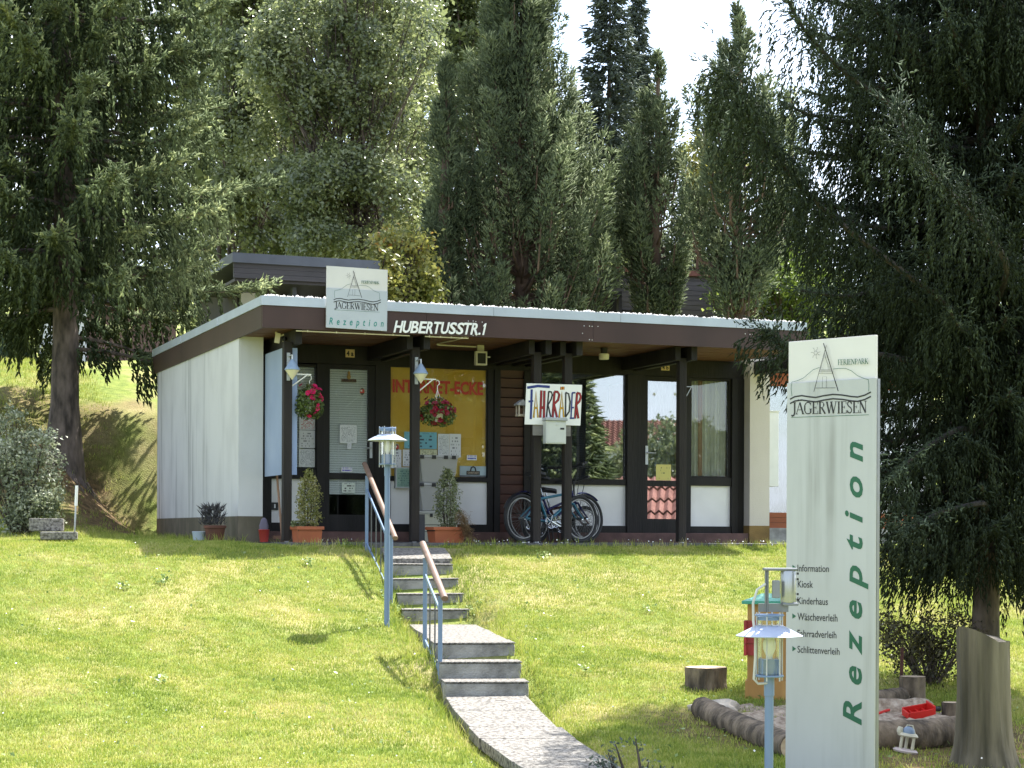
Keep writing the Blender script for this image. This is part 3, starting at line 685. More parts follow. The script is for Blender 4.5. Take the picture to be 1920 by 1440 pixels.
# ------------------------------------------------------------------ the dark spruce at the right edge
def brp(*pts): return [tuple(at(x, y, D)) for x, y, D in pts]
RB = at(1846, 1180, 15.2); _rb = (RB.x, RB.y, gz(RB.x, RB.y)-.05)
EXP = [
 (brp((1905,640,15.2),(1764,559,14.2),(1633,466,13.5),(1521,374,13.0),(1449,287,12.7),(1395,200,12.5),(1352,118,12.4)), .66, 62),
 (brp((1890,330,15.2),(1760,250,14.5),(1633,172,14.0),(1570,126,13.7),(1502,53,13.4),(1473,-10,13.3)), .6, 26),
 (brp((1905,240,15.2),(1730,117,14.6),(1672,53,14.3),(1633,10,14.1),(1600,-60,14.0)), .62, 28),
 (brp((1905,600,15.2),(1902,500,13.9),(1837,423,12.9),(1779,355,12.5),(1711,291,12.2),(1677,190,12.1)), .6, 30),
 (brp((1895,720,15.2),(1760,690,14.6),(1640,660,14.2),(1540,660,13.9),(1470,655,13.6),(1432,620,13.5)), .42, 60),
 (brp((1895,560,15.2),(1790,500,14.9),(1690,520,14.6),(1600,560,14.4),(1500,545,14.2)), .7, 48),
 (brp((1895,420,15.2),(1760,350,15.2),(1640,290,15.2),(1560,270,15.2)), .6, 24),
 (brp((1895,820,15.2),(1800,800,14.4),(1720,850,14.0),(1670,900,13.8)), .6, 30),
 (brp((1900,980,15.2),(1850,940,14.2),(1760,960,13.8),(1690,1000,13.6)), .5, 26),
]
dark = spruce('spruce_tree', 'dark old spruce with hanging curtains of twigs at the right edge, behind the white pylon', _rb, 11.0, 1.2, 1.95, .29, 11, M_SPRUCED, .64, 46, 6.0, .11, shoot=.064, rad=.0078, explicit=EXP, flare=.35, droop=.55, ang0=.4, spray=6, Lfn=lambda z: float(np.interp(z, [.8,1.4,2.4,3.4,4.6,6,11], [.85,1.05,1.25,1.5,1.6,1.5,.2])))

# ------------------------------------------------------------------ pines with upright plumes
def plume_pine(label, px, Y, H, prof, n_pl, m=None, shoot=.15, rad=.024, gaps=0.0, trunk_r=.16, limbs=True, zlow=0.0, bark=None, name='pine_tree', up=1.0, per=150, seg=1.2):
    x = at(px, 1000, Y).x; base = np.array([x, Y, gz(x, Y)-.1]); t = thing(name, label, 'tree', tuple(base))
    trunk_mb(base, H*.97, trunk_r, .03, .4).build('trunk', bark or M_BARKP, t, smooth=True)
    sh = []; br = MB()
    for i in range(n_pl):
        u = rng.uniform(0, 1)**1.15; z = zlow+(H-zlow)*u; Rm = prof(z/H)
        a = rng.uniform(0, 2*math.pi); rr = Rm*math.sqrt(rng.uniform(.14, 1.05)); L = 1.2*seg*rng.uniform(.6,1.25)*(1-.35*u)*min(1, .42+.8*Rm)
        tip = base+np.array([math.cos(a)*rr, math.sin(a)*rr, z])
        d0 = np.array([math.cos(a)*.30+rng.normal(0,.12), math.sin(a)*.30+rng.normal(0,.12), up]); d0 /= np.linalg.norm(d0)
        if limbs and rr > .25:
            zz = max(.1, z-rr*.55-L*.5); P0 = base+np.array([0,0,zz]); P1 = base+np.array([math.cos(a)*rr*.75, math.sin(a)*rr*.75, zz+rr*.25])
            br.tube([tuple(P0-base), tuple(P1-base), tuple(tip-d0*L*.3-base)], [.035,.022,.010], 5)
        m_ = int(per*L*rng.uniform(.7,1.2)); v = rng.uniform(0, 1, m_); w = (.20*(1-v)**.7+.045)*rng.uniform(.2,1,m_)**.6*min(1.2, L)
        th = rng.uniform(0, 6.3, m_); e1 = np.cross(d0, [0,0,1.]); e1 = e1/np.linalg.norm(e1); e2 = np.cross(e1, d0)
        off = e1[None]*(np.cos(th)*w)[:,None]+e2[None]*(np.sin(th)*w)[:,None]
        P = tip[None]-d0[None]*L*.6+d0[None]*(v*L)[:,None]+off
        D = d0[None]*.9+unit(off)*.75+rng.normal(0,.35,(m_,3))
        sh.append((P, D, shoot*rng.uniform(.7,1.2,m_), rad*rng.uniform(.7,1.2,m_), np.clip(rng.uniform(0,.5,m_)+.45*v*rng.uniform(.3,1)+rng.normal(0,.17), 0, 1)))
    br.tube([(0,0,.1),(0,0,H*.9)], [.05,.01], 6)
    br.build('limbs', bark or M_BARKP, t, smooth=True)
    crown('crown', pack(sh), m or M_PINE, t, base, True)
    return t
def prof_fn(pts):
    xs, ys = zip(*pts); return lambda u: float(np.interp(u, xs, ys))
def HZ(py, Y): return CAM.z+(HY-py)/FPX*Y
def Ht(px, Y, ytop): return HZ(ytop, Y)-gz(at(px,1000,Y).x, Y)+.1
def prof_y(px, Y, ytop, pts):
    """crown half width in photo pixels at photo heights -> metres along the tree's height"""
    H = Ht(px, Y, ytop); g = gz(at(px,1000,Y).x, Y)
    return H, prof_fn(sorted(((HZ(y, Y)-g)/H, max(.04, w*Y/FPX-.07)) for y, w in pts))
def pine_at(label, px, Y, ytop, pts, n, **k):
    H, pf = prof_y(px, Y, ytop, pts); return plume_pine(label, px, Y, H, pf, n, **k)
pine_at('broad dense stone pine with upright plumes directly behind the middle of the roof', 975, 34, -230, [(640,165),(550,186),(375,184),(262,152),(160,118),(100,96),(0,78),(-230,18)], 430, per=205, shoot=.13, rad=.017)
pine_at('slim stone pine hugging the left side of the broad one, behind the yellow bush', 832, 33, 120, [(600,48),(450,46),(300,38),(200,26),(120,8)], 90, per=210, shoot=.13, rad=.017, seg=1.0)
pine_at('slim pointed pine right of the broad stone pine, in front of the violet grey bungalow', 1228, 35, 98, [(620,30),(540,46),(470,80),(350,76),(250,54),(170,32),(98,5)], 125, per=200, zlow=1.3, shoot=.13, rad=.017, seg=1.0)
pine_at('tall open pine with a bare lower trunk and side branches above the right roof end', 1382, 33, 20, [(590,40),(520,66),(420,96),(330,120),(240,108),(160,76),(100,52),(20,10)], 120, per=200, zlow=2.0, trunk_r=.15, shoot=.13, rad=.017, seg=1.0)
pine_at('pine half hidden behind the dark spruce above the white pylon', 1478, 37, 165, [(560,40),(400,50),(300,44),(230,28),(165,8)], 60, per=120, zlow=1.6, shoot=.13, rad=.018, seg=.9)
pine_at('short young pine between the slim pine and the tall open pine', 1312, 38, 330, [(600,50),(480,50),(400,32),(330,8)], 36, per=120, zlow=.5, shoot=.13, rad=.018, seg=.9)
# ------------------------------------------------------------------ far spruces
def far_spruce(label, px, Y, H, R, n=2600, tip=None):
    x = at(px, 1000, Y).x; base = np.array([x, Y, gz(x, Y)-.2]); t = thing('spruce_tree', label, 'tree', tuple(base), 0, 'spruces on the skyline')
    trunk_mb(base, H*.93, .2, .02, .2).build('trunk', M_BARK, t)
    sh = []; z = H*.06
    while z < H-.15:
        Rm = R*(1-z/H)**.8+.06; nb = 11
        for j in range(nb):
            a = rng.uniform(0, 6.3); L = Rm*rng.uniform(.65,1.15); k = int(26*L)+8; v = rng.uniform(.1,1,k)
            P = np.stack([math.cos(a)*v*L, math.sin(a)*v*L, z-.28*v*L+.25*(v**3)*L-rng.uniform(0,.34,k)*np.minimum(1,v*2)*(1-v*.5)], 1)+rng.normal(0,.05,(k,3))
            D = np.array([math.cos(a), math.sin(a), -.35])[None]+rng.normal(0,.45,(k,3))
            sh.append((base[None]+P, D, .32*rng.uniform(.6,1.1,k), .05*rng.uniform(.6,1.1,k), np.clip(rng.uniform(0,.6,k)+.3*v, 0, 1)))
        z += .34
    crown('crown', pack(sh), M_FARSPR, t, base, True)
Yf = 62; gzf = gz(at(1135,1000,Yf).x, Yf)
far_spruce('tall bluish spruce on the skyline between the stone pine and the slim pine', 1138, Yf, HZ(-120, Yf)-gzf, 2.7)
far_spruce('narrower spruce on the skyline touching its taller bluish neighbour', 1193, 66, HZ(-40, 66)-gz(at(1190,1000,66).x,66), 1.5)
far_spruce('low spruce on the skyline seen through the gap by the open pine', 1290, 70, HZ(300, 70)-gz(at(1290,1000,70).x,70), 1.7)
# ------------------------------------------------------------------ broad-leaved trees
def leaf_tree(label, px, Y, H, blobs, n, size, m, trunk_r=.16, name='broadleaf_tree', stems=1, asp=.6, group=None, bark=None, down=.0):
    """blobs: (photo x, photo y, depth offset, radius m) lobes of the crown; leaves sit in sprays near the lobes' surface"""
    x = at(px, 1000, Y).x; base = np.array([x, Y, gz(x, Y)-.1]); t = thing(name, label, 'tree', tuple(base), 0, group)
    Ps, Ns, Ti = [], [], []; tm = MB()
    vol = sum(b[3]**2 for b in blobs); C = []
    for bx, by, dy, r in blobs:
        c = np.array(at(bx, by, Y+dy)); C.append((c, r)); k = int(n*r*r/vol)
        ns = max(6, k//30); d = unit(rng.normal(size=(ns,3))); q = c+d*(r*rng.uniform(.35,1.08,ns)**.6)[:,None]*np.array([1,1,.9])
        tv = rng.uniform(0,.5,ns)
        idx = rng.integers(0, ns, k); sp = .07*r+.085
        P = q[idx]+rng.normal(0, sp, (k,3))
        Ps.append(P); Ns.append(rng.normal(size=(k,3))+np.array([.1,-.2,.75])+d[idx]*.6); Ti.append(np.clip(tv[idx]+rng.uniform(0,.5,k), 0, 1))
    P, N, T = np.concatenate(Ps), np.concatenate(Ns), np.concatenate(Ti)
    V, F, k = leaves(P, N, size*rng.uniform(.5,1.4,len(P)), asp)
    for s in range(stems):
        ox, oy = (rng.uniform(-1.2,1.2), rng.uniform(-.4,.4)) if stems > 1 else (0, 0)
        own = C[s::stems]; z1 = max(c[2] for c, r in own)-base[2]
        top = np.array([np.mean([c[0] for c, r in own])-x, np.mean([c[1] for c, r in own])-Y, z1])
        mid = np.array([ox*.8+top[0]*.3, oy+top[1]*.3, z1*.45])
        tm.tube([(ox, oy, -.2), tuple(mid*[1,1,.5]), tuple(mid), tuple(top)], [trunk_r*1.15, trunk_r, trunk_r*.75, .02], 8)
        for c, r in own:
            e = c-base; s0 = mid*rng.uniform(.7,1.0)
            tm.tube([tuple(s0), tuple((s0+e)/2+rng.normal(0,.12,3)), tuple(e)], [trunk_r*.45, trunk_r*.3, .012], 6)
            for q in range(3):
                e2 = e+unit(rng.normal(size=3))*r*.8; tm.tube([tuple((s0*.4+e*.6)), tuple(e2)], [trunk_r*.16, .008], 4)
    tm.build('trunk', bark or M_BARK, t, smooth=True)
    crown('crown', [(V, F, k, T)], m, t, base)
    return t
def lobes(x0, x1, y0, y1, n, r0, r1, dy=1.2, shape=None):
    out = []
    while len(out) < n:
        x, y = rng.uniform(x0, x1), rng.uniform(y0, y1)
        if shape and not shape(x, y): continue
        out.append((x, y, rng.uniform(-dy, dy), rng.uniform(r0, r1)))
    return out
leaf_tree('wide grey green leafy tree with many dark stems behind the left part of the roof', 640, 40, 9, lobes(485, 800, -60, 470, 84, .34, .72, 1.5, lambda x, y: (x-645)**4/165**4+(y-225)**4/270**4 < 1), 76000, .098, M_DECID, .045, stems=9)
leaf_tree('leafy tree with pale glinting leaves, left behind the big drooping spruce', 475, 44, 9, lobes(405, 560, -80, 470, 36, .4, .85, 1.3), 42000, .125, M_DECID, .06, stems=4)
leaf_tree('tall leafy tree filling the gap above the slim left stone pine', 740, 46, 10, lobes(660, 830, -90, 200, 30, .5, .9, 1.4), 34000, .13, M_DECID, .06, stems=4)
leaf_tree('dark leafy tree top behind the left shoulder of the broad stone pine', 850, 52, 12, lobes(815, 905, -60, 130, 12, .5, .85, 1.0), 12000, .14, M_WOODFAR, .06, stems=3)
leaf_tree('yellow and orange leaved bush tree beside the roof sign', 755, 31, 4, lobes(716, 802, 448, 575, 26, .10, .30, .6), 7000, .085, M_YELLOW, .05, name='autumn_bush', stems=4)
leaf_tree('small tree with turning yellow leaves seen between the pine trunks', 1335, 41, 5, lobes(1300, 1380, 270, 460, 13, .3, .5, .7), 5500, .10, M_YELLOW, .06, name='autumn_bush', stems=2)
leaf_tree('bright green bush at the right end of the roof behind the spruce branch', 1440, 36, 3, lobes(1385, 1560, 500, 610, 14, .35, .5, .6), 8000, .10, leaf_mat('fresh_green_leaves', (.08,.13,.02), (.2,.27,.05), (.3,.35,.1), trans=.45), .05, name='green_bush', stems=3)
# ------------------------------------------------------------------ the wood behind, read as one mass
def far_wood():
    Ps, Ti = [], []
    for x in np.arange(-30, 34, 2.0):
        for Y, top in ((58, 0), (74, 0)):
            xx = x+rng.uniform(-1,1); g = gz(xx, Y); px = 960+xx/Y*FPX
            ytop = np.interp(px, [-400, 300, 850, 930, 1030, 1060, 1100, 1480, 1620, 2400], [-200, -200, -40, 60, 330, 420, 440, 470, 540, 500])+rng.uniform(-40,60)
            h = max(2.0, HZ(ytop, Y)-g); nl = int(34*h)
            z = rng.uniform(0, 1, nl)**.8*h; rr = 1.7*np.sqrt(np.clip(1-(z/h)**2.2, .03, 1))*np.sqrt(rng.uniform(.2,1,nl)); a = rng.uniform(0, 6.3, nl)
            c = np.stack([xx+np.cos(a)*rr, Y+np.sin(a)*rr, g+z], 1); idx = rng.integers(0, nl, nl*5)
            Ps.append(c[idx]+rng.normal(0, .22, (len(idx),3))); Ti.append(np.repeat(rng.uniform(0,.5), len(idx))+rng.uniform(0,.5,len(idx)))
    P = np.concatenate(Ps); T = np.concatenate(Ti)
    V, F, k = leaves(P, rng.normal(size=P.shape)+np.array([0,-.3,.6]), .36*rng.uniform(.5,1.3,len(P)), .65)
    o = np_obj('woodland', V, F, M_WOODFAR, None, np.repeat(T, k)); tag(o, kind='stuff')
far_wood()
# ------------------------------------------------------------------ shrubs and low plants
def shrub(name, label, p, blobs, n, size, m, stems=7, stem_m=None, cat='shrub', asp=.55, group=None):
    """blobs in metres round the foot p: (x, y, z, r)"""
    t = thing(name, label, cat, tuple(p), 0, group); tm = MB(); Ps, Ns, Ti = [], [], []
    vol = sum(b[3]**2 for b in blobs)
    for x, y, z, r in blobs:
        k = int(n*r*r/vol); ns = max(4, k//9); d = unit(rng.normal(size=(ns,3))); q = np.array([x,y,z])+d*(r*rng.uniform(.2,1.05,ns)**.6)[:,None]
        idx = rng.integers(0, ns, k); Ps.append(q[idx]+rng.normal(0,.16*r+.012,(k,3))); Ns.append(rng.normal(size=(k,3))+[0,-.2,.7]); Ti.append(rng.uniform(0,1,k))
        tm.tube([(x*.15, y*.15, -.03), (x*.5+random.uniform(-.04,.04), y*.5, z*.5), (x, y, z+r*.6)], [.014,.010,.003], 5)
    P = np.concatenate(Ps); V, F, k = leaves(P, np.concatenate(Ns), size*rng.uniform(.6,1.2,len(P)), asp)
    tm.build('stems', stem_m or M_BARK, t, smooth=True)
    crown('foliage', [(V, F, k, np.concatenate(Ti))], m, t, (0,0,0))
    return t
p = on_ground(38, 1003, 15); sc_ = p.y/FPX
shrub('silvery_shrub', 'silvery leaved shrub with pale shoots at the left edge of the lawn', p,
      [(rng.uniform(-.42,.36), rng.uniform(-.3,.3), z, .17) for z in np.linspace(.12,1.15,34)]+[(-.2,0,1.35,.13),(-.05,0,1.42,.1),(.1,.05,1.25,.12),(-.12,0,1.5,.09),(.25,0,.95,.13),(.38,0,.75,.14),(.42,-.1,.45,.14),(.36,-.15,.25,.13),(.30,0,1.15,.12),(-.4,0,1.15,.14),(-.3,.1,1.35,.1)], 10500, .050, M_SHRUB)
p = at(1742, 1275, 15.4); p.z = gz(p.x, p.y)
M_DRYB = leaf_mat('olive_dry_leaves', (.035,.032,.015), (.11,.10,.045), (.22,.19,.10), trans=.3)
shrub('dry_bush', 'sparse olive brown bush under the dark spruce behind the tree stumps', p,
      [(rng.uniform(-.36,.36), rng.uniform(-.25,.25), rng.uniform(.1,.5), .14) for i in range(22)], 4200, .038, M_DRYB)
p = at(1185, 1452, 11.2); p.z = gz(p.x, p.y)
shrub('young_shrub', 'loose young shrub with bluish leaves at the bottom edge beside the path', p,
      [(rng.uniform(-.24,.26), rng.uniform(-.12,.12), rng.uniform(.02,.2), .06) for i in range(16)]+[(-.1,0,.25,.05),(.02,0,.28,.05)], 460, .032, leaf_mat('bluish_leaves', (.04,.06,.045), (.12,.15,.11), (.3,.33,.28), trans=.25))
# thujas on the far left terrace
def thuja(label, px, py0, py1, Y, r):
    x = at(px, 1000, Y).x; z0 = min(gz(x, Y), HZ(py1, Y)); h = HZ(py0, Y)-z0; t = thing('thuja', label, 'conifer', (x, Y, z0), 0, 'thujas on the upper lawn')
    MB().tube([(0,0,0),(0,0,h*.8)], [.04,.01], 6).build('trunk', M_BARK, t)
    k = 2600; z = rng.uniform(0,1,k); a = rng.uniform(0,6.3,k); rr = r*np.minimum(1, z*5+.5)*(1-z)**.6*rng.uniform(.6,1.05,k)
    P = np.stack([np.cos(a)*rr, np.sin(a)*rr, z*h*.97], 1); D = np.stack([np.cos(a)*.5, np.sin(a)*.5, np.ones(k)], 1)+rng.normal(0,.2,(k,3))
    V, F, kk = spindles(P, D, .16, .022); crown('crown', [(V, F, kk, rng.uniform(0,1,k))], leaf_mat('thuja_green', (.02,.04,.012), (.06,.10,.025), (.12,.17,.05), trans=.2), t, (0,0,0))
thuja('dark thuja column at the far left edge, left one of the pair', 11, 618, 697, 40, .24)
thuja('pointed thuja beside the white post on the upper lawn', 28, 605, 690, 41, .27)

# ------------------------------------------------------------------ grass
def tuft_mesh(n, h, spread, name, m):
    V, F = [], []
    for i in range(n):
        a = random.uniform(0, 6.3); x, y = random.uniform(-spread, spread), random.uniform(-spread, spread); w = random.uniform(.0018,.0034); hh = h*random.uniform(.55,1.2)
        lx, ly = math.cos(a)*hh*random.uniform(.1,.75), math.sin(a)*hh*random.uniform(.1,.75); b = a+random.uniform(.8,2.3); wx, wy = math.cos(b)*w, math.sin(b)*w; k = len(V)
        V += [(x-wx,y-wy,0),(x+wx,y+wy,0),(x+lx*.4+wx*.8,y+ly*.4+wy*.8,hh*.6),(x+lx*.4-wx*.8,y+ly*.4-wy*.8,hh*.6),(x+lx,y+ly,hh)]; F += [(k,k+1,k+2,k+3),(k+3,k+2,k+4)]
    me = bpy.data.meshes.new(name); me.from_pydata(V, [], F); me.materials.append(m); return me
def grass_mat():
    m, n, l, b = nt('grass_blades'); b.inputs['Roughness'].default_value = .55; b.inputs['Specular IOR Level'].default_value = .3
    g = n.new('ShaderNodeNewGeometry'); oi = n.new('ShaderNodeObjectInfo')
    no = n.new('ShaderNodeTexNoise'); no.inputs['Scale'].default_value = 1.25; no.inputs['Detail'].default_value = 6; no.inputs['Roughness'].default_value = .6; l.new(g.outputs['Position'], no.inputs['Vector'])
    a = n.new('ShaderNodeMath'); a.operation = 'MULTIPLY_ADD'; a.inputs[1].default_value = .34; l.new(oi.outputs['Random'], a.inputs[0]); l.new(no.outputs['Fac'], a.inputs[2])
    r = n.new('ShaderNodeValToRGB'); e = r.color_ramp.elements; e[0].position = .38; e[0].color = (.135,.20,.028,1); e[1].position = .95; e[1].color = (.52,.46,.21,1)
    x = e.new(.6); x.color = (.27,.34,.052,1); x = e.new(.78); x.color = (.42,.425,.10,1)
    l.new(a.outputs[0], r.inputs[0]); l.new(r.outputs[0], b.inputs['Base Color'])
    t = n.new('ShaderNodeBsdfTranslucent'); l.new(r.outputs[0], t.inputs['Color'])
    s = n.new('ShaderNodeMixShader'); s.inputs[0].default_value = .36; l.new(b.outputs[0], s.inputs[1]); l.new(t.outputs[0], s.inputs[2]); l.new(s.outputs[0], n['Material Output'].inputs['Surface'])
    return m
M_GRASS = grass_mat()
def scatter(name, emitter_xs, emitter_ys, src_mesh, dens, dens_fn, smin, smax, seed=0, tilt=.25):
    X, Y = np.meshgrid(emitter_xs, emitter_ys); Z = ground(X, Y)-.004; nx, ny = len(emitter_xs), len(emitter_ys)
    i = (np.arange(ny-1)[:,None]*nx+np.arange(nx-1)[None,:]).ravel()
    o = np_obj(name, np.stack([X.ravel(),Y.ravel(),Z.ravel()],1), np.stack([i,i+1,i+nx+1,i+nx],1), src_mesh.materials[0])
    a = o.data.attributes.new('dens', 'FLOAT', 'POINT'); a.data.foreach_set('value', dens_fn(X.ravel(), Y.ravel()).astype(np.float32))
    so_ = bpy.data.objects.new(name+'_tuft', src_mesh)
    so_['kind'] = 'helper'
    ng = bpy.data.node_groups.new(name, 'GeometryNodeTree'); ng.interface.new_socket('Geometry', in_out='INPUT', socket_type='NodeSocketGeometry'); ng.interface.new_socket('Geometry', in_out='OUTPUT', socket_type='NodeSocketGeometry')
    N, L = ng.nodes, ng.links
    gi, go = N.new('NodeGroupInput'), N.new('NodeGroupOutput')
    dp = N.new('GeometryNodeDistributePointsOnFaces'); dp.distribute_method = 'RANDOM'; dp.inputs['Seed'].default_value = seed
    na = N.new('GeometryNodeInputNamedAttribute'); na.data_type = 'FLOAT'; na.inputs['Name'].default_value = 'dens'
    mu = N.new('ShaderNodeMath'); mu.operation = 'MULTIPLY'; mu.inputs[1].default_value = dens
    ob = N.new('GeometryNodeObjectInfo'); ob.inputs['Object'].default_value = so_
    ip = N.new('GeometryNodeInstanceOnPoints')
    rr = N.new('FunctionNodeRandomValue'); rr.data_type = 'FLOAT_VECTOR'; rr.inputs[0].default_value = (-tilt,-tilt,0); rr.inputs[1].default_value = (tilt,tilt,6.283)
    rs = N.new('FunctionNodeRandomValue'); rs.data_type = 'FLOAT'; rs.inputs[2].default_value = smin; rs.inputs[3].default_value = smax; rs.inputs['Seed'].default_value = 5
    L.new(gi.outputs[0], dp.inputs['Mesh']); L.new(na.outputs['Attribute'], mu.inputs[0]); L.new(mu.outputs[0], dp.inputs['Density'])
    L.new(dp.outputs['Points'], ip.inputs['Points']); L.new(ob.outputs['Geometry'], ip.inputs['Instance']); L.new(rr.outputs[0], ip.inputs['Rotation']); L.new(rs.outputs[1], ip.inputs['Scale']); L.new(ip.outputs[0], go.inputs[0])
    md = o.modifiers.new('scatter', 'NODES'); md.node_group = ng
    tag(o, kind='stuff'); return o
def ts(x, y):
    rx, ry = x-C0.x, y-C0.y; return rx*UX+ry*UY, rx*VX+ry*VY
def bareness(x, y):
    bv = np.zeros_like(x)
    for bx, by, br, am in BARE:
        d = np.hypot(x-bx, y-by)/br+.35*np.sin(x*2.9+by)*np.sin(y*2.3+bx)+.15*np.sin(x*7)*np.sin(y*6.1); bv = np.maximum(bv, am*(1-sstep(.5,1.05,d)))
    return bv
def lawn_dens(x, y):
    t, s = ts(x, y); c = np.abs(x-path_c(y)); v = (np.abs(x/y) < .31)*1.0
    v = v*((c > .345) | (y > 20.4))*((s < -.14) | (t < -.1))*((t < -.05) | (s < 1.1))
    return v*(1-.93*bareness(x, y))*np.where(y > 16, .85, 1.0)
scatter('lawn_grass', np.arange(-6.6, 6.6, .1), np.arange(9.8, 24.2, .1), tuft_mesh(11, .030, .040, 'grass_tuft', M_GRASS), 760, lawn_dens, .6, 1.25, 3)
def bank_dens(x, y):
    t, s = ts(x, y); return ((x/y < -.17) & (x/y > -.30) & (t < -.3) & (s > 2))*(1-.95*bareness(x, y))*1.0
scatter('bank_grass', np.arange(-14, -3, .15), np.arange(22, 44, .15), tuft_mesh(9, .06, .06, 'bank_tuft', M_GRASS), 210, bank_dens, .6, 1.3, 4)
# longer fringe along the crest, the steps and the stumps
def fringe_dens(x, y):
    t, s = ts(x, y); c = np.abs(x-path_c(y)); f = ((s > -.42) & (s < -.13) & (t > .2) & (t < 12.5) & (c > .36))*1.0
    g = ((c > .30) & (c < .50) & (y > 11) & (y < 20))*1.7
    w = ((t < .1) & (t > -.35) & (s > 1) & (s < 6))*.8
    return np.maximum(np.maximum(f, g), w)*(np.abs(x/y) < .31)
scatter('fringe_grass', np.arange(-6.6, 6.6, .1), np.arange(12.8, 26, .1), tuft_mesh(7, .085, .04, 'fringe_tuft', M_GRASS), 150, fringe_dens, .5, 1.25, 8, .3)
# ------------------------------------------------------------------ boards that carry writing
class Board:
    """a vertical plane through origin o turned by rz: photo pixels on it become its own x,z"""
    def __init__(s, o, rz): s.o = Vector(o); s.rz = rz; s.ex = Vector((math.cos(rz), math.sin(rz), 0)); s.n = Vector((-math.sin(rz), math.cos(rz), 0))
    def xz(s, px, py):
        r = ray(px, py); k = (s.o-CAM).dot(s.n)/r.dot(s.n); p = CAM+r*k-s.o
        return Vector((p.dot(s.ex), p.z))
def at_y(mb, y): mb.v = [(x, y, z) for x, _, z in mb.v]; return mb
M_BOARD = mat('cream_white_sign_board', (.62,.60,.57), .3, .05, 2.2, .02, 20)
M_PLATE = render_wall_mat('streaked_pale_sign_plate', (.44,.45,.445), (.18,.18,.16), .8, .02, -3, 0); M_PLATE.node_tree.nodes['Principled BSDF'].inputs['Roughness'].default_value = .3; M_PLATE.node_tree.nodes['Principled BSDF'].inputs['Specular IOR Level'].default_value = .5
def logo(b, P, root, y, k=1.0, ink=M_INK, sc=1.0, y2=None):
    """A-frame hut, hill outline, sun and two waves; P maps the drawing to the board"""
    lw = lambda w: w*sc
    m = MB()
    m.ribbon([P(640,150), P(735,458)], lw(5.5)); m.ribbon([P(658,165), P(578,462)], lw(3))
    m.ribbon([P(588,438), P(718,437)], lw(2.5))
    for q in range(3): m.ribbon([P(648,212+q*12), P(672+q*7,318)], lw(1.2)); m.ribbon([P(650,205+q*14), P(622-q*2,318)], lw(1.2)) if q < 2 else None
    for q, yy in enumerate((320, 327, 334, 345)): m.ribbon([P(618-q*3,yy), P(688+q*4,yy-1)], lw(1.6))
    m.ribbon([P(632,436), P(634,367), P(660,365), P(658,436)], lw(1.8))
    c = (590, 213); m.ribbon([P(c[0]+11*math.cos(t), c[1]+13*math.sin(t)) for t in np.linspace(0, 6.28, 13)[:-1]], lw(2), closed=True)
    for t in np.linspace(.3, 6.0, 7):
        m.ribbon([P(c[0]+14*math.cos(t), c[1]+17*math.sin(t)), P(c[0]+22*math.cos(t+.15), c[1]+28*math.sin(t+.15)), P(c[0]+31*math.cos(t+.02), c[1]+40*math.sin(t+.02))], lw(1.7))
    at_y(m, y).build('hut_emblem', ink, root)
    w = MB()
    for dy in (0, 28):
        w.ribbon([P(x, yy+dy) for x, yy in ((425,510),(455,494),(500,487),(545,494),(590,499),(640,488),(700,479),(760,483),(820,493),(860,496),(905,484),(945,464))], lw(8.5))
    at_y(w, y).build('wave_emblem', ink, root)
    h = MB(); h.ribbon([P(438,490), P(432,440), P(437,400), P(470,392), P(510,375), P(545,345), P(575,320), P(615,306)], lw(2.8))
    h.ribbon([P(702,316), P(740,312), P(782,312), P(820,328), P(860,360), P(900,376), P(928,384), P(932,420), P(931,460)], lw(2.8))
    h.ribbon([P(432,627), P(932,610)], lw(2.8))
    at_y(h, y).build('hill_emblem', M_GREENINK, root)
    at_y(serif_mb('JÄGERWIESEN', lambda u, v: P(436+u*484, (606-u*10)-v*74)), y).build('lettering', ink, root)
    at_y(serif_mb('FERIENPARK', lambda u, v: P(732+u*196, (290-u*8)-v*34)), y).build('lettering', M_GREENINK, root)

# --- white pylon by the path
YL = 11.3; pL = at(1477, 1000, YL); PY_RZ = -R_(43.6)
gp = min(gz(pL.x, pL.y), gz(pL.x+.44, pL.y-.42))-.02
pyl = thing('entrance_pylon', 'tall white reception pylon with green vertical lettering standing at the right', 'sign', (pL.x, pL.y, gp), PY_RZ)
B = Board((pL.x, pL.y, gp), PY_RZ)
W_ = B.xz(1640, 900).x; zt_ = B.xz(1477, 641).y; zp_ = B.xz(1477, 719).y
MB().box(0, W_, 0, .028, 0, zt_).build('back_board', M_BOARD, pyl, bevel=.003)
MB().box(.0, W_+.016, -.014, -.003, 0, zp_).build('front_plate', M_PLATE, pyl, bevel=.002)
MB().box(W_+.004, W_+.018, -.002, .026, 0, zp_-.004).build('side_rail', mat('grey_aluminium', (.22,.23,.25), .35, .1, 8, metal=.6), pyl)
q = 3.428; cpx = lambda cx, cy: B.xz(1360+cx/q, 600+cy/q)
logo(B, cpx, pyl, -.0155, sc=YL/FPX/q*1.1)
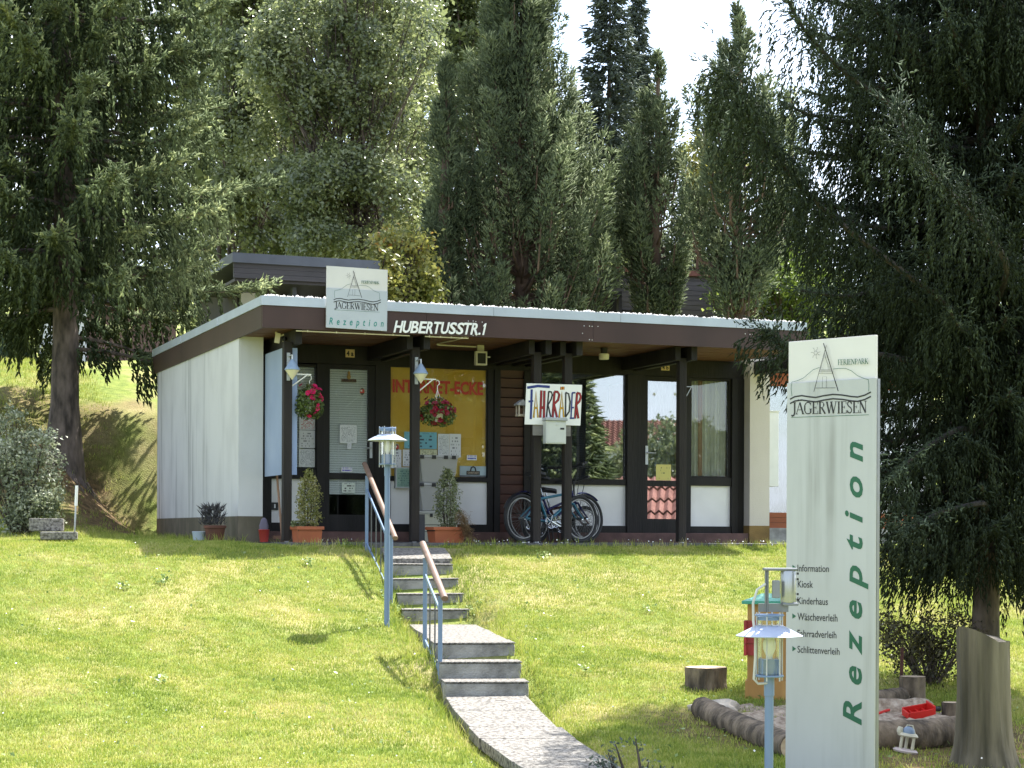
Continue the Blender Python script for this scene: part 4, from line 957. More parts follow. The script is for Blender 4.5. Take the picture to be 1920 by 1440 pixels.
# vertical lettering, read from the bottom to the top
xb0, z0_ = B.xz(1629.5, 1361); x1_, z1_ = B.xz(1585.5, 829)
tx = text_mb('Rezeption', 0, z1_-z0_, 0, xb0-x1_, bold=.022, shear=.28, space=1.75)
tx.v = [(xb0-v, -.0155, z0_+u) for u, _, v in tx.v]; tx.build('vertical_lettering', M_GREENINK, pyl)
rows = [('Information', 1498, 1557, 1065), ('Kiosk', 1498.5, 1527, 1095), ('Kinderhaus', 1498, 1555, 1126), ('Wäscheverleih', 1498, 1573, 1156), ('Fahrradverleih', 1498, 1571, 1187), ('Schlittenverleih', 1498, 1577, 1217)]
for s_, a, b, y in rows:
    x0, zc = B.xz(a, y); x1 = B.xz(b, y).x; hh = 6.6*11.1/FPX; up = 2.6*11.1/FPX if s_[1] == 'ä' else 0
    text_mb(s_, x0, x1, zc-hh, zc+hh+up*.3, y=-.0155, bold=.006).build('list_lettering', M_INK, pyl)
    tx0, tz = B.xz(1488.5, y-1); tx1 = B.xz(1495.5, y).x
    at_y(MB().add([(tx0,0,tz-.016),(tx1,0,tz),(tx0,0,tz+.016)], [(0,1,2)]), -.0155).build('arrow_mark', M_GREENINK, pyl)
# --- square sign on the roof edge
t0, t1, z0, z1 = Rc(612, 500, 726.5, 616, -.05)
rs = bthing('roof_sign', 'square white reception sign with hut emblem fixed to the brown roof edge', 'sign', t0, -.05, z0)
RB_ = Board(bw(t0, -.05, z0), PHI); cz = [RB_.xz(280+x/4, 480+y/4) for x, y in ((1330,73),(1788,104),(1780,564),(1325,536))]
MB().prism([tuple(c) for c in cz], 0, .012).build('board', M_BOARD, rs)
pz = [RB_.xz(280+x/4, 480+y/4) for x, y in ((1328,238),(1785,267),(1780,564),(1325,536))]
MB().prism([tuple(c) for c in pz], -.010, -.003).build('front_plate', mat('pale_blue_grey_plate', (.43,.46,.50), .25, .05, 3), rs)
logo(RB_, lambda cx, cy: RB_.xz(280+(1385+(cx-432)*.68)/4, 480+(100+(cy-150)*.638+(cx-432)*.035+(cx-432)*.034*.64)/4), rs, -.0115, sc=20/FPX/4*.72)
p0, p1 = RB_.xz(280+1347/4, 480+497/4), RB_.xz(280+1755/4, 480+500/4)
hh = 24/4*20/FPX*1.5
text_mb('Rezeption', p0.x, p1.x, p0.y-hh*.95, p0.y+hh*1.0, y=-.0115, bold=.012, shear=.2, space=2.1).build('lettering', mat('teal_print', (.01,.20,.17), .5, .03), rs)
# --- raised house lettering on the fascia
FB = Board(bw(0, 0, 0), PHI); a = FB.xz(737, 628).x; b = FB.xz(911, 600).x
text = 'HUBERTUSSTR.1'; adv = [1,1,.96,.9,.9,.84,1,.92,.92,.88,.98,.36,.62]; tot = sum(adv); x = a
for ch, w in zip(text, adv):
    wd = (b-a)*w/tot; pz0 = FB.xz(737+(911-737)*(x-a)/(b-a), 621.5+5*(x-a)/(b-a)).y; ht = 22.5*20.6/FPX
    hh = ht if ch != '.' else ht*.2
    o = text_mb(ch, x+wd*(.03 if ch != 'T' else -.10), x+wd*(.95 if ch not in '.1' else .72), pz0-.012, pz0+hh-.012, y=-.016, bold=.022, extrude=.014)
    if ch == '1':
        wk = wd*.2; xa = x+wd*.30; o = MB().prism([(xa, pz0-.012), (xa+wk*1.5, pz0-.012), (xa+wk*1.5, pz0+ht-.012), (xa+wk*.35, pz0+ht-.012), (xa-wk*1.1, pz0+ht*.72), (xa-wk*.8, pz0+ht*.60), (xa, pz0+ht*.70)], -.016, -.002)
    o.v = [(vx+(vz-pz0)*.22, vy, vz) for vx, vy, vz in o.v]; o.build('letter', M_WHITE, house); x += wd
for px, py in ((1095,611),(1105,611.5),(1110,612),(1121,612),(1105,637),(1110,637.5),(1092,625),(1397,626),(1406,627),(1411,627),(1406,651),(1411,651),(878,602),(887,602),(892,603),(904,604),(887,629),(893,629)):
    v = FB.xz(px, py); MB().box(v.x-.004, v.x+.004, -.006, .001, v.y-.004, v.y+.004).build('screw', M_WHITE, house)
# --- hand painted bicycle sign on the two middle posts
sF = SP-.075; BB = Board(bw(0, sF, 0), PHI); fq = lambda x, y: BB.xz(900+x/6, 580+y/6)
t3 = POSTS[2]; fs = bthing('painted_sign', 'hand painted white board with colourful bicycle lettering nailed to two posts', 'sign', 0, sF, 0)
MB().prism([tuple(fq(*c)) for c in ((525,832),(1150,850),(1130,1308),(503,1295))], 0, .013).build('board', M_WHITE, fs, bevel=.002)
INKS = {'b': mat('blue_paint', (.015,.03,.17), .5, .1), 'y': mat('yellow_paint', (.62,.36,.02), .5, .1), 'r': mat('dark_red_paint', (.28,.014,.014), .5, .1), 'k': M_INK, 'o': mat('orange_paint', (.6,.22,.02), .5, .1)}
u_ = 21/FPX/6
STR = [('b', 30, [[(530,882),(650,863),(785,873)]]), ('b', 28, [[(581,900),(577,1060),(570,1235)]]), ('b', 22, [[(545,1038),(598,1030)]]),
 ('y', 13, [[(603,1220),(630,925),(652,1218)],[(612,1112),(648,1106)]]), ('r', 20, [[(690,912),(678,1218)],[(724,915),(718,1220)],[(682,1112),(720,1100)]]),
 ('k', 19, [[(772,925),(747,1212)],[(768,925),(802,930),(812,962),(800,1010),(765,1075),(795,1212)]]), ('r', 19, [[(838,928),(816,1215)],[(835,928),(872,928),(892,960),(878,1020),(832,1070),(866,1215)]]),
 ('y', 14, [[(890,1222),(922,932),(942,1215)],[(902,1115),(936,1108)]]), ('o', 17, [[(916,872),(914,905)],[(939,870),(937,903)]]),
 ('k', 18, [[(964,935),(960,1208)],[(962,935),(995,950),(1012,1040),(1002,1150),(960,1212)]]), ('b', 18, [[(1036,940),(1022,1225)],[(1034,940),(1072,938)],[(1028,1108),(1056,1104)],[(1008,1226),(1062,1224)]]),
 ('r', 19, [[(1092,940),(1068,1228)],[(1088,940),(1122,948),(1134,985),(1118,1035),(1082,1075),(1106,1228)]])]
for i, (c, w, ls) in enumerate(STR):
    o = MB(); m = MB()
    for l in ls: o.ribbon([fq(*p) for p in l], (w+11)*u_); m.ribbon([fq(*p) for p in l], w*u_)
    if c in 'yro': at_y(o, -.0012).build('letter_outline', M_INK, fs)
    at_y(m, -.002-.0003*i).build('letter', INKS[c], fs)
pk = Rc(1000, 797, 1071, 817, sF)
bthing_pl = bthing('mounting_plank', 'grey weathered plank across the two middle posts below the painted board', 'plank', pk[0], SP-.06, pk[2])
MB().box(0, pk[1]-pk[0], 0, .012, 0, pk[3]-pk[2]).build('plank', mat('grey_weathered_wood', (.20,.19,.18), .8, .2, 9, .3, 60, stretch=(.15,1,1)), bthing_pl)
mbx = Rc(1023.5, 789, 1061.5, 832, SP-.17)
mb_ = bthing('mailbox', 'pale grey metal mailbox under the painted bicycle board', 'mailbox', mbx[0], SP-.17, mbx[2]); w, h = mbx[1]-mbx[0], mbx[3]-mbx[2]
M_MAIL = mat('pale_grey_enamel', (.52,.54,.51), .35, .05, 6)
MB().box(0, w, 0, .09, 0, h).build('body', M_MAIL, mb_, bevel=.004)
MB().prism([(-.012, h+.002), (w+.012, h+.002), (w+.008, h+.036), (-.008, h+.036)], -.022, .09).build('lid', mat('grey_lid', (.36,.38,.40), .35, .05), mb_, bevel=.004)
MB().box(.012, w-.012, -.004, .0, .012, h-.02).build('door', M_MAIL, mb_, bevel=.002)
MB().box(w*.7, w*.9, -.0065, -.004, h*.62, h*.70).build('name_slot', M_BLACK, mb_); MB().lathe([(.010,0),(.010,.006)], 10).build('lock', M_STEEL, mb_).location = (w*.52, -.006, h*.82)
# --- house number plates
M_NUM = mat('yellowed_number_plate', (.75,.55,.28), .45, .1, 8)
for tx_, px0, px1, py0, py1, lb in (('4 a', 648, 665, 655, 670, 'small yellowed number plate above the left glazed door'), ('4 b', 1240, 1255.5, 684, 694.5, 'small yellowed number plate above the right glazed door')):
    t0, t1, z0, z1 = Rc(px0, py0, px1, py1, SF-.04); n = bthing('number_plate', lb, 'number plate', t0, SF-.04, z0)
    MB().box(0, t1-t0, 0, .008, 0, z1-z0).build('plate', M_NUM, n, bevel=.002); text_mb(tx_, (t1-t0)*.1, (t1-t0)*.88, (z1-z0)*.15, (z1-z0)*.82, y=-.0015, bold=.035).build('numerals', M_INK, n)
# ------------------------------------------------------------------ behind and on the glass
M_YEL = mat('yellow_backing_board', (.80,.47,.05), .55, .2, 2.6, 0, c2=(.90,.60,.13))
wy = bt(731, 800, SF)[0]
MB().box(r2[0], r2[1], SF+.032, SF+.04, r2[2], r2[3]).build('backing_board', M_YEL, w2)
WB = Board(bw(0, SF+.012, 0), PHI)
a, b = WB.xz(736, 734), WB.xz(906, 728); hz = 13.2*22/FPX
txr = text_mb('INTERNET-ECKE', a.x, b.x, 0, 1, y=SF+.0125, bold=.035)
txr.v = [(x, y, a.y-.012+z*hz*1.95+(b.y-.055-a.y+.012)*0+(x-a.x)*.0) for x, y, z in txr.v]
txr.build('window_lettering', M_RED, w2)
def blind(parent, r, m, ztop, zbot, s0, n):
    b = MB()
    for i in range(n):
        z = ztop-(ztop-zbot)*(i+.5)/n; h = (ztop-zbot)/n*.46
        b.add([(r[0], s0-.004, z-h), (r[1], s0-.004, z-h), (r[1], s0+.008, z+h), (r[0], s0+.008, z+h)], [(0,1,2,3)])
    for x in (r[0]+(r[1]-r[0])*.25, r[0]+(r[1]-r[0])*.75): b.box(x-.002, x+.002, s0-.008, s0-.006, zbot, ztop)
    o = b.build('blind', m, parent); o['kind'] = 'stuff'; return o
M_BLIND = mat('pale_green_grey_blind', (.87,.88,.85), .5, .06, 2)
M_BLINDD = mat('dark_grey_blue_blind', (.10,.105,.13), .5, .1, 4)
blind(w1, r1, M_BLIND, r1[3], r1[2], SF+.05, 40)
a, b, zz = gA; blind(dA, (a, b), M_BLIND, zz[0][1], zz[0][0], SF+.03, 44); zl = Rc(617, 898, 690, 927, SF)[2]; blind(dA, (a, b), M_BLIND, zz[1][1], zl, SF+.03, 7)
tm_ = bt(1106.5, 800, SF)[0]; blind(w3, (r3[0], tm_), M_BLINDD, r3[3], r3[2], SF+.07, 44)
MB().box(tm_-.035, tm_+.045, SF+.065, SF+.12, r3[2], r3[3]).build('trunk_reflection', mat('dark_blue_reflection', (.012,.013,.03), .5, .2), w3)  # dark strip put in for a trunk reflected in the big window
def curtain(parent, x0, x1, z0, z1, s0, m, n, amp=.022):
    V, F = [], []; N = n*8
    for i in range(N+1):
        u = i/N; x = x0+(x1-x0)*u; y = s0+amp*math.sin(u*n*6.283+.7*math.sin(u*9))*(.7+.3*math.sin(u*23)); V += [(x, y, z0), (x, y*1.0+.004, z1)]
    for i in range(N): F.append((2*i, 2*i+2, 2*i+3, 2*i+1))
    return MB().add(V, F).build('curtain', m, parent, smooth=True)
M_CURT = leaf_mat('cream_net_curtain', (.66,.66,.58), (.82,.82,.74), trans=.3, rough=.8, spec=.1)
M_CURTO = leaf_mat('peach_curtain', (.55,.36,.25), (.6,.42,.3), trans=.4, rough=.8, spec=.1)
curtain(w4, r4[0], r4[1], r4[2], r4[3], SF+.066, M_CURT, 11)
curtain(w4, bt(1312,800,SF)[0], bt(1320,800,SF)[0], r4[2], r4[3], SF+.045, M_CURTO, 2, .012)
a, b, zz = gB; curtain(dB, a, b, zz[0][0], zz[0][1], SF+.07, leaf_mat('bluish_net_curtain', (.3,.34,.38), (.45,.5,.55), trans=.4, rough=.8, spec=.1), 8)
# stars stuck on the right door
for px in (1227, 1266):
    v = Board(bw(0, SF-.002, 0), PHI).xz(px, 739); m = MB()
    for k in range(3): th = math.pi*k/3; m.ribbon([(v.x-.022*math.cos(th), v.y-.022*math.sin(th)), (v.x+.022*math.cos(th), v.y+.022*math.sin(th))], .008)
    at_y(m, SF-.002).build('star_sticker', M_WHITE, dB)
# sheets and stickers on the panes
def sheet(name, label, px0, py0, px1, py1, m, s=None, cat='notice', th=.0015, group=None):
    s = SF+.0105 if s is None else s
    t0, t1, z0, z1 = Rc(px0, py0, px1, py1, s); o = MB().box(t0, t1, s-th, s, z0, z1).build(name, m, None)
    # own origin at its lower edge
    o.location = bw(t0, s, z0); o.rotation_euler = (0, 0, PHI); o.data.transform(Matrix.Translation((-t0, -s, -z0)))
    return tag(o, label, cat, group)
P_WH = print_mat('printed_white_sheet', (.66,.68,.70), (.22,.24,.28), 16, .5, 20)
P_WH2 = print_mat('sparse_printed_white_sheet', (.66,.67,.70), (.18,.19,.22), 7, .55, 9)
P_CY = print_mat('cyan_photo_poster', (.17,.42,.52), (.03,.05,.08), 5, .52, 7)
P_YE = print_mat('pale_yellow_printed_sheet', (.62,.62,.40), (.12,.13,.05), 5, .5, 12)
P_RED = print_mat('red_headed_sheet', (.62,.63,.66), (.42,.05,.05), 9, .5, 9)
P_GR = print_mat('pale_green_sheet', (.45,.62,.52), (.2,.35,.3), 8, .5, 10)
dg = SF-.0008
sheet('notice', 'white notice in the upper middle of the left glazed door', 637, 797, 669, 831, P_WH, dg)
sheet('notice', 'tiny white card under the notice on the left glazed door', 651, 831, 659, 842, P_WH2, dg)
sheet('sticker', 'white sticker low on the main pane of the left glazed door', 640, 876, 660.5, 885.5, print_mat('blue_red_sticker', (.68,.68,.7), (.12,.1,.5), 2, .42, 8), dg, 'sticker')
sheet('notice', 'pale card with black emblem in the bottom pane of the left door', 641, 905, 666, 924, print_mat('black_emblem_card', (.62,.68,.60), (.03,.03,.03), 4, .5, 6), dg)
sheet('notice', 'red headed sheet behind the hanging basket in the leftmost window', 561, 783, 591, 806, P_RED, cat='notice')
sheet('notice', 'upper white sheet of typed rules in the leftmost window', 561, 807, 591, 840, P_WH2)
sheet('notice', 'lower white sheet of typed rules in the leftmost window', 560.5, 842, 590.5, 875.5, P_WH)
sheet('poster', 'cyan poster with small photographs on the yellow window', 758, 810, 819, 841.5, P_CY, cat='poster')
sheet('notice', 'long white sheet directly right of the cyan poster', 821, 813.5, 842, 855, P_WH)
sheet('notice', 'white sheet at the right end of the row on the yellow window', 842.5, 813.5, 864, 857, P_WH2)
sheet('notice', 'pale yellow card half hidden behind the boxes below the cyan poster', 788, 843, 819, 854, P_YE)
sheet('notice', 'white sheet in the lower left corner of the yellow window, left of its twin', 732, 843, 752.5, 878, P_WH2)
sheet('notice', 'white sheet beside the post, above the glazed notice case', 755, 843, 778, 874.5, P_WH2)
sheet('sticker', 'small white sticker near the right edge of the yellow window', 875.5, 853.5, 894, 863, print_mat('blue_lettered_sticker', (.7,.7,.72), (.05,.07,.4), 2, .4, 9), cat='sticker')
# beer-style banner at the bottom of the yellow window
t0, t1, z0, z1 = Rc(862, 874, 912, 894.5, SF+.010); bn = bthing('window_banner', 'pale blue banner with a dark crest at the bottom of the yellow window', 'banner', t0, SF+.010, z0); w, h = t1-t0, z1-z0
MB().box(0, w, -.0015, 0, 0, h).build('banner', mat('pale_blue_banner', (.36,.46,.50), .5, .15, 6), bn)
m = MB().box(w*.26, w*.74, -.004, -.002, h*.22, h*.55); m.lathe([(.001,0),(.001,0)], 3); at_y(MB().ribbon([(w*.40,h*.55),(w*.43,h*.85),(w*.5,h*.95),(w*.57,h*.85),(w*.6,h*.55)], h*.14), -.0025).build('crest', M_INK, bn)
MB().box(w*.25, w*.75, -.004, -.002, h*.2, h*.56).build('crest_band', mat('dark_brown_print', (.03,.022,.018), .5), bn)
text_mb('OHRSTADT', w*.29, w*.71, h*.29, h*.48, y=-.0045, bold=.02).build('lettering', mat('tan_print', (.45,.38,.28), .5), bn)
MB().box(0, w, -.003, -.002, h*.0, h*.16).build('banner_edge', mat('grey_print', (.12,.13,.15), .5, .3, 20), bn)
# oval stickers
def oval(label, px, py, w, h, s):
    BD = Board(bw(0, s, 0), PHI); c = BD.xz(px, py); k = 22.2/FPX
    r = bthing('oval_sticker', label, 'sticker', c.x, s, c.y)
    at_y(MB().disc((0,0), w*k/2, 0, 16, h/w), -.0005).build('ground', mat('cream_sticker', (.6,.56,.45), .5), r)
    at_y(MB().disc((0,0), w*k*.42, 0, 16, h/w), -.001).build('field', mat('dark_green_sticker', (.03,.035,.03), .5), r)
    at_y(MB().ribbon([(-w*k*.36,0),(w*k*.36,.005)], h*k*.42), -.0015).build('band', M_RED, r); at_y(MB().ribbon([(-w*k*.3,h*k*.08),(0,h*k*.1)], h*k*.2), -.002).build('label_mark', M_WHITE, r)
oval('small round red and green sticker high on the left glazed door', 679, 734, 11, 16, SF-.002)
oval('small round red sticker low at the left edge of the yellow window', 744, 839, 10, 15, SF+.010)
# wooden name board hanging inside the left door
v = Board(bw(0, SF-.002, 0), PHI).xz(654, 713)
nb_ = bthing('name_board', 'little carved brown name board with a figure on the left glazed door', 'plaque', v.x, SF-.002, v.y)
MB().box(-.09, .09, -.008, 0, -.022, .012).build('board', mat('carved_brown_wood', (.10,.06,.035), .7, .5, 30), nb_); MB().lathe([(.012,0),(.026,.03),(.018,.055),(.012,.06),(.02,.075),(.004,.1)], 8, (0,-.004,.01), 1, .25).build('figure', mat('ochre_wood', (.3,.19,.05), .6), nb_)
text_mb('REZEPTION', -.075, .075, -.016, .004, y=-.0095, bold=.02).build('lettering', M_INK, nb_)
sheet('notice', 'yellow handwritten card low on the right glazed door', 1230, 871, 1258, 900.5, print_mat('yellow_card', (.62,.55,.16), (.15,.16,.05), 6, .62, 7), dg)
# glazed notice case
t0, t1, z0, z1 = Rc(742, 876, 772, 915, SF-.10); nc = bthing('notice_case', 'small grey glazed notice case left of the second post', 'notice case', t0, SF-.10, z0); w, h = t1-t0, z1-z0
MB().box(0, w, .012, .062, 0, h).build('case', M_STEEL, nc, bevel=.003)
f = MB(); f.box(0,.014,0,.012,0,h); f.box(w-.014,w,0,.012,0,h); f.box(.014,w-.014,0,.012,0,.014); f.box(.014,w-.014,0,.012,h-.014,h); f.build('frame', mat('pale_frame', (.55,.58,.6), .4), nc)
MB().box(.014, w-.014, .007, .0115, .014, h-.014).build('sheet', P_GR, nc); MB().box(.014, w-.014, .002, .004, .014, h-.014).build('pane', M_GLASS, nc)

# ------------------------------------------------------------------ lamps, cables and small fittings of the porch
def glow(): return mat('cream_lamp_glass', (.68,.64,.50), .35, .03, 4)
M_LAMPG = glow()
def wall_lamp(i, px, py0, py1, label):
    s = SP-.13; t, z = bt(px, (py0+py1)/2, s); r = 16.5/2*20.6/FPX*1.0; k = 20.5/FPX
    w = bthing('wall_lamp', label, 'lamp', POSTS[i], SP-.05, z+.06, 'cone lamps on the porch posts'); dx = t-POSTS[i]; dy = -.08
    MB().box(-.018, .018, -.012, .0, -.17, .13).build('back_plate', mat('grey_plate', (.35,.37,.4), .5), w)
    MB().tube([(0,-.012,.09),(dx*.5,-.05,.10),(dx,dy,.10),(dx,dy,.055)], .009, 8).build('arm', M_STEEL, w, smooth=True)
    MB().lathe([(.012,.055),(.016,.05),(.083,-.055),(.081,-.062)], 24, (dx,dy,0)).build('shade', M_BLUEG, w, smooth=True)
    MB().lathe([(.076,-.063),(.005,-.165)], 24, (dx,dy,0)).build('glass_cone', M_LAMPG, w, smooth=True)
wall_lamp(0, 548, 672, 715, 'cone lamp with cream glass on the corner post beside the blue panel')
wall_lamp(1, 789, 680, 722, 'cone lamp with cream glass on the second post, in front of the yellow window')
def bracket(i, label, z, dx, chain=False):
    b = bthing('hanging_bracket', label, 'bracket', POSTS[i]+.047, SP, z, 'white brackets on the porch posts')
    mm = M_STEEL if chain else M_WHITE; w_ = .007 if chain else .012
    MB().box(0, .008, -.012, .012, -.16, .02).build('plate', mm, b); MB().bar((.008,0,0), (dx,0,0), w_).build('arm', mm, b); MB().bar((.008,0,-.13), (dx*.8,0,-.005), w_).build('brace', mm, b)
    if chain: MB().tube([(dx*.95,0,-.005),(dx*.9,0,-.06),(dx*.92,0,-.10)], .004, 5).build('hook', M_STEEL, b)
zb0 = bt(572, 702, SP)[1]; zb1 = bt(805, 711, SP)[1]; zb4 = bt(1290, 725, SP)[1]
bracket(0, 'white bracket carrying the bright pink hanging basket', zb0, .22)
bracket(1, 'white bracket carrying the dark red hanging basket', zb1, .20)
bracket(4, 'white bracket with an empty hook on the rightmost post', zb4, .10, True)
M_PETAL1 = leaf_mat('bright_pink_petals', (.62,.012,.12), (.75,.03,.2), trans=.35, rough=.5, clump=8)
M_PETAL2 = leaf_mat('dark_red_petals', (.22,.004,.022), (.34,.010,.045), trans=.3, rough=.5, clump=8)
M_BLEAF = leaf_mat('petunia_leaves', (.06,.10,.025), (.14,.19,.05), (.22,.26,.09), trans=.35, clump=8)
def flower_mesh(m):
    mb = MB(); V = [(0,0,-.012)]; n = 10
    for i in range(n): th = 2*math.pi*i/n; r = .026 if i % 2 else .034; V.append((r*math.cos(th), r*math.sin(th), .006 if i % 2 else 0))
    mb.add(V, [(0, 1+i, 1+(i+1)%n) for i in range(n)]); mb.lathe([(.003,-.012),(.005,-.008)], 5); return mb.mesh('flower', m)
def basket(label, px, py, hx, hz, rx, rz_, nfl, m, dens, pot_show):
    s = SP; t, z = bt(px, py, s); b = bthing('hanging_basket', label, 'hanging basket', t, s, z, 'hanging flower baskets')
    MB().lathe([(.050,-.12),(.075,-.02),(.080,-.015),(.076,-.012)], 16).build('pot', M_WHITE, b, smooth=True)
    hk = MB(); top = hz-z-.02
    for a in (0, 2.1, 4.2): hk.tube([(.085*math.cos(a),.085*math.sin(a),0),(0,0,top-.09)], .003, 4)
    hk.tube([(0,0,top-.09),(.0,0,top-.05),(.022,0,top-.03),(.02,0,top),(0,0,top+.012),(-.016,0,top)], .005, 6); hk.build('hanger', M_WHITE, b, smooth=True)
    k = dens; d = unit(rng.normal(size=(k,3))); rr = rng.uniform(.25,1,k)**.5
    P = d*rr[:,None]*np.array([rx, rx*.9, rz_]); P[:,2] -= .05*np.abs(P[:,0])/rx
    if pot_show: P = P[~((np.abs(P[:,0]) < .05) & (P[:,1] < 0) & (P[:,2] < -.03) & (P[:,2] > -.14))]
    V, F, kk = leaves(P, d[:len(P)]+rng.normal(0,.6,(len(P),3)), .036*rng.uniform(.6,1.2,len(P)), .65)
    np_obj('foliage', V, F, M_BLEAF, b, np.repeat(rng.uniform(0,1,len(P)), 4))
    me = flower_mesh(m)
    for i in range(nfl):
        d = unit(rng.normal(size=3)+np.array([0,-.8,.25])); p = d*np.array([rx, rx*.9, rz_])*rng.uniform(.85,1.08)
        o = bpy.data.objects.new('flower', me); COL.objects.link(o); o.parent = b; o.location = p; o.rotation_euler = Vector(d+rng.normal(0,.25,3)).to_track_quat('Z','Y').to_euler(); sc = rng.uniform(.8,1.15); o.scale = (sc,)*3
basket('hanging basket full of bright pink petunias beside the corner post', 580, 752, 0, zb0, .165, .195, 26, M_PETAL1, 1900, False)
basket('hanging basket of dark red petunias in front of the yellow window', 820, 771, 0, zb1, .215, .165, 44, M_PETAL2, 1700, True)
# cables clipped under the fascia
def soffit_pt(px, py, z):
    r = ray(px, py); k = (z-CAM.z)/r.z; return CAM+r*k
zc_ = zW-.014
cab = thing('cable_conduit', 'thin cream cable conduit clipped along the soffit from the corner to the square lamp', 'cable', C0, PHI); inv = Matrix.Rotation(-PHI, 3, 'Z')
LP_ = lambda p: tuple(inv @ (Vector(p)-C0))
fz = zF0-.004
path1 = [(bt(555,622,.04)[0],.04,fz-.012), (bt(768,634,.04)[0],.04,fz-.012)]
path2 = [(bt(797,636,.04)[0],.04,fz-.012), (bt(878,641,.04)[0],.04,fz-.012), (bt(878,641,.04)[0],.06,zc_), (bt(850,650,.55)[0],.55,zc_), (bt(820,655,.95)[0],.95,zc_), (bt(820,657,.95)[0]+.02,.95,zc_-.012), (bt(893,661,1.0)[0],1.0,zc_-.012)]
m = MB(); m.tube(path1, .007, 6); m.tube(path2, .007, 6); m.tube([(p[0],p[1]+.03,p[2]-.0) for p in path2[4:]], .007, 6); m.build('conduit', M_CREAM, cab, smooth=True)
for p, q in ((path1[0],path1[1]),(path2[0],path2[1])):
    for u in (.1,.35,.6,.85): c = Vector(p).lerp(Vector(q), u); MB().box(c.x-.006,c.x+.006,c.y-.012,c.y+.006,c.z-.009,c.z+.012).build('clip', M_CREAM, cab)
t0, t1, z0, z1 = Rc(893, 658.5, 913.5, 684.5, 1.0); sqf = bthing('square_lamp', 'square cream rimmed lamp with dark glass hanging under the porch soffit', 'lamp', t0, 1.0, z0); w, h = t1-t0, z1-z0
MB().box(0, w, .012, .07, 0, h).build('housing', M_CREAM, sqf, bevel=.004); f = MB()
for a in ((0,.016,0,h),(w-.016,w,0,h),(.016,w-.016,0,.018),(.016,w-.016,h-.022,h)): f.box(a[0],a[1],0,.012,a[2],a[3])
f.build('rim', M_CREAM, sqf); MB().box(.016,w-.016,.005,.011,.018,h-.022).build('glass', mat('dark_lamp_glass', (.04,.04,.03), .15, .2), sqf); MB().box(w*.2,w*.8,.03,.05,h,zW-z0).build('bracket', M_CREAM, sqf); MB().bar((w,.04,h*.62),(w+.05,.04,h*.62),.012).build('connector', M_WHITE, sqf)
t, z = bt(1132.5, 667, .75); sl_ = bthing('ceiling_lamp', 'round cream ceiling lamp under the porch soffit right of the twin posts', 'lamp', t, .75, z)
MB().lathe([(.052,-.045),(.06,-.04),(.062,.02),(.05,.024)], 20).build('glass', M_LAMPG, sl_, smooth=True); MB().lathe([(.04,.024),(.04,zW-z)], 16).build('base', M_BLACK, sl_)
# floodlight with sensor at the corner of the wall
t, z = bt(522, 634, .55); fl_ = bthing('floodlight', 'small cream floodlight with a dark sensor at the front wall corner', 'lamp', t, .55, z)
MB().add([(-.05,-.02,-.05),(.0,-.05,-.06),(.02,-.03,.05),(-.03,.0,.06),(-.04,.03,-.05),(.01,.0,-.06),(.03,.02,.05),(-.02,.05,.06)], [(0,1,2,3),(7,6,5,4),(0,4,5,1),(1,5,6,2),(2,6,7,3),(3,7,4,0)]).build('lamp_head', M_CREAM, fl_, bevel=.004)
MB().tube([(-.02,.02,.05),(-.02,.02,zW-z)], .012, 8).build('stem', M_CREAM, fl_); MB().lathe([(.02,-.02),(.028,0),(.02,.025)], 12, (.065,0,-.005)).build('sensor', M_BLACK, fl_, smooth=True); MB().bar((.01,.01,.02),(.06,.0,.04),.02).build('arm', M_CREAM, fl_)
MB().tube([(.05,.0,-.03),(.06,-.01,-.06),(.11,-.01,-.055),(.12,0,-.03)], .004, 5).build('cable', M_CREAM, fl_)
# bird feeder on the third post
t, z = bt(977, 766, SP+.02); bf = bthing('bird_feeder', 'little wooden bird feeder house left of the painted bicycle board', 'bird feeder', t, SP+.02, z)
M_WOODL = mat('pale_grey_wood', (.34,.29,.23), .8, .25, 12, .2); MB().prism([(-.065,.035),(.07,.035),(.07,.05),(.004,.10),(-.065,.05)], -.06, .06).build('roof', mat('grey_roofing', (.22,.22,.23), .8, .2, 20), bf)
MB().box(-.05,.06,-.05,.05,-.09,-.065).build('tray', M_WOODL, bf)
for x in (-.04,.048):
    for y in (-.04,.04): MB().box(x-.007,x+.007,y-.007,y+.007,-.066,.034).build('upright', M_WOODL, bf)
MB().bar((.06,.0,-.077),(POSTS[2]-t-.047,0,-.077),.02).build('bracket', M_WOODL, bf)
# blue windbreak panel between wall and corner post
tP = bt(533, 700, .36)[0]; zt1, zb_ = bt(533, 652, .36)[1], bt(533, 890, .36)[1]
M_BLUEP = mat('pale_blue_panel', (.22,.29,.42), .3, .12, 1.6, 0, c2=(.30,.37,.50)); wb = bthing('windbreak_panel', 'pale blue plastic windbreak wrapped round the corner post', 'panel', tP, .36, zb_)
MB().box(-.012, -.004, .0, 1.19-.36, 0, zt1-zb_).build('side_sheet', M_BLUEP, wb); xa, xb = bt(546,700,SP-.05)[0]-tP, bt(560.5,700,SP-.05)[0]-tP
MB().box(xa, xb, -.02, -.013, .0, zt1-zb_).build('front_sheet', mat('brighter_blue_panel', (.26,.34,.52), .3, .1, 2), wb); MB().box(xa-.03, xa+.003, -.0125, .0, .03, .07).build('clamp', M_STEEL, wb)
t0, t1, z0, z1 = Rc(508.5, 942, 522, 956, SF-.02); MB().box(t0,t1,SF-.02,SF+.006,z0,z1).build('wall_socket', M_BLACK, house, bevel=.004); MB().box(t0+(t1-t0)*.42,t0+(t1-t0)*.6,SF-.022,SF-.0195,z0+.02,z1-.02).build('socket_switch', M_WHITE, house)
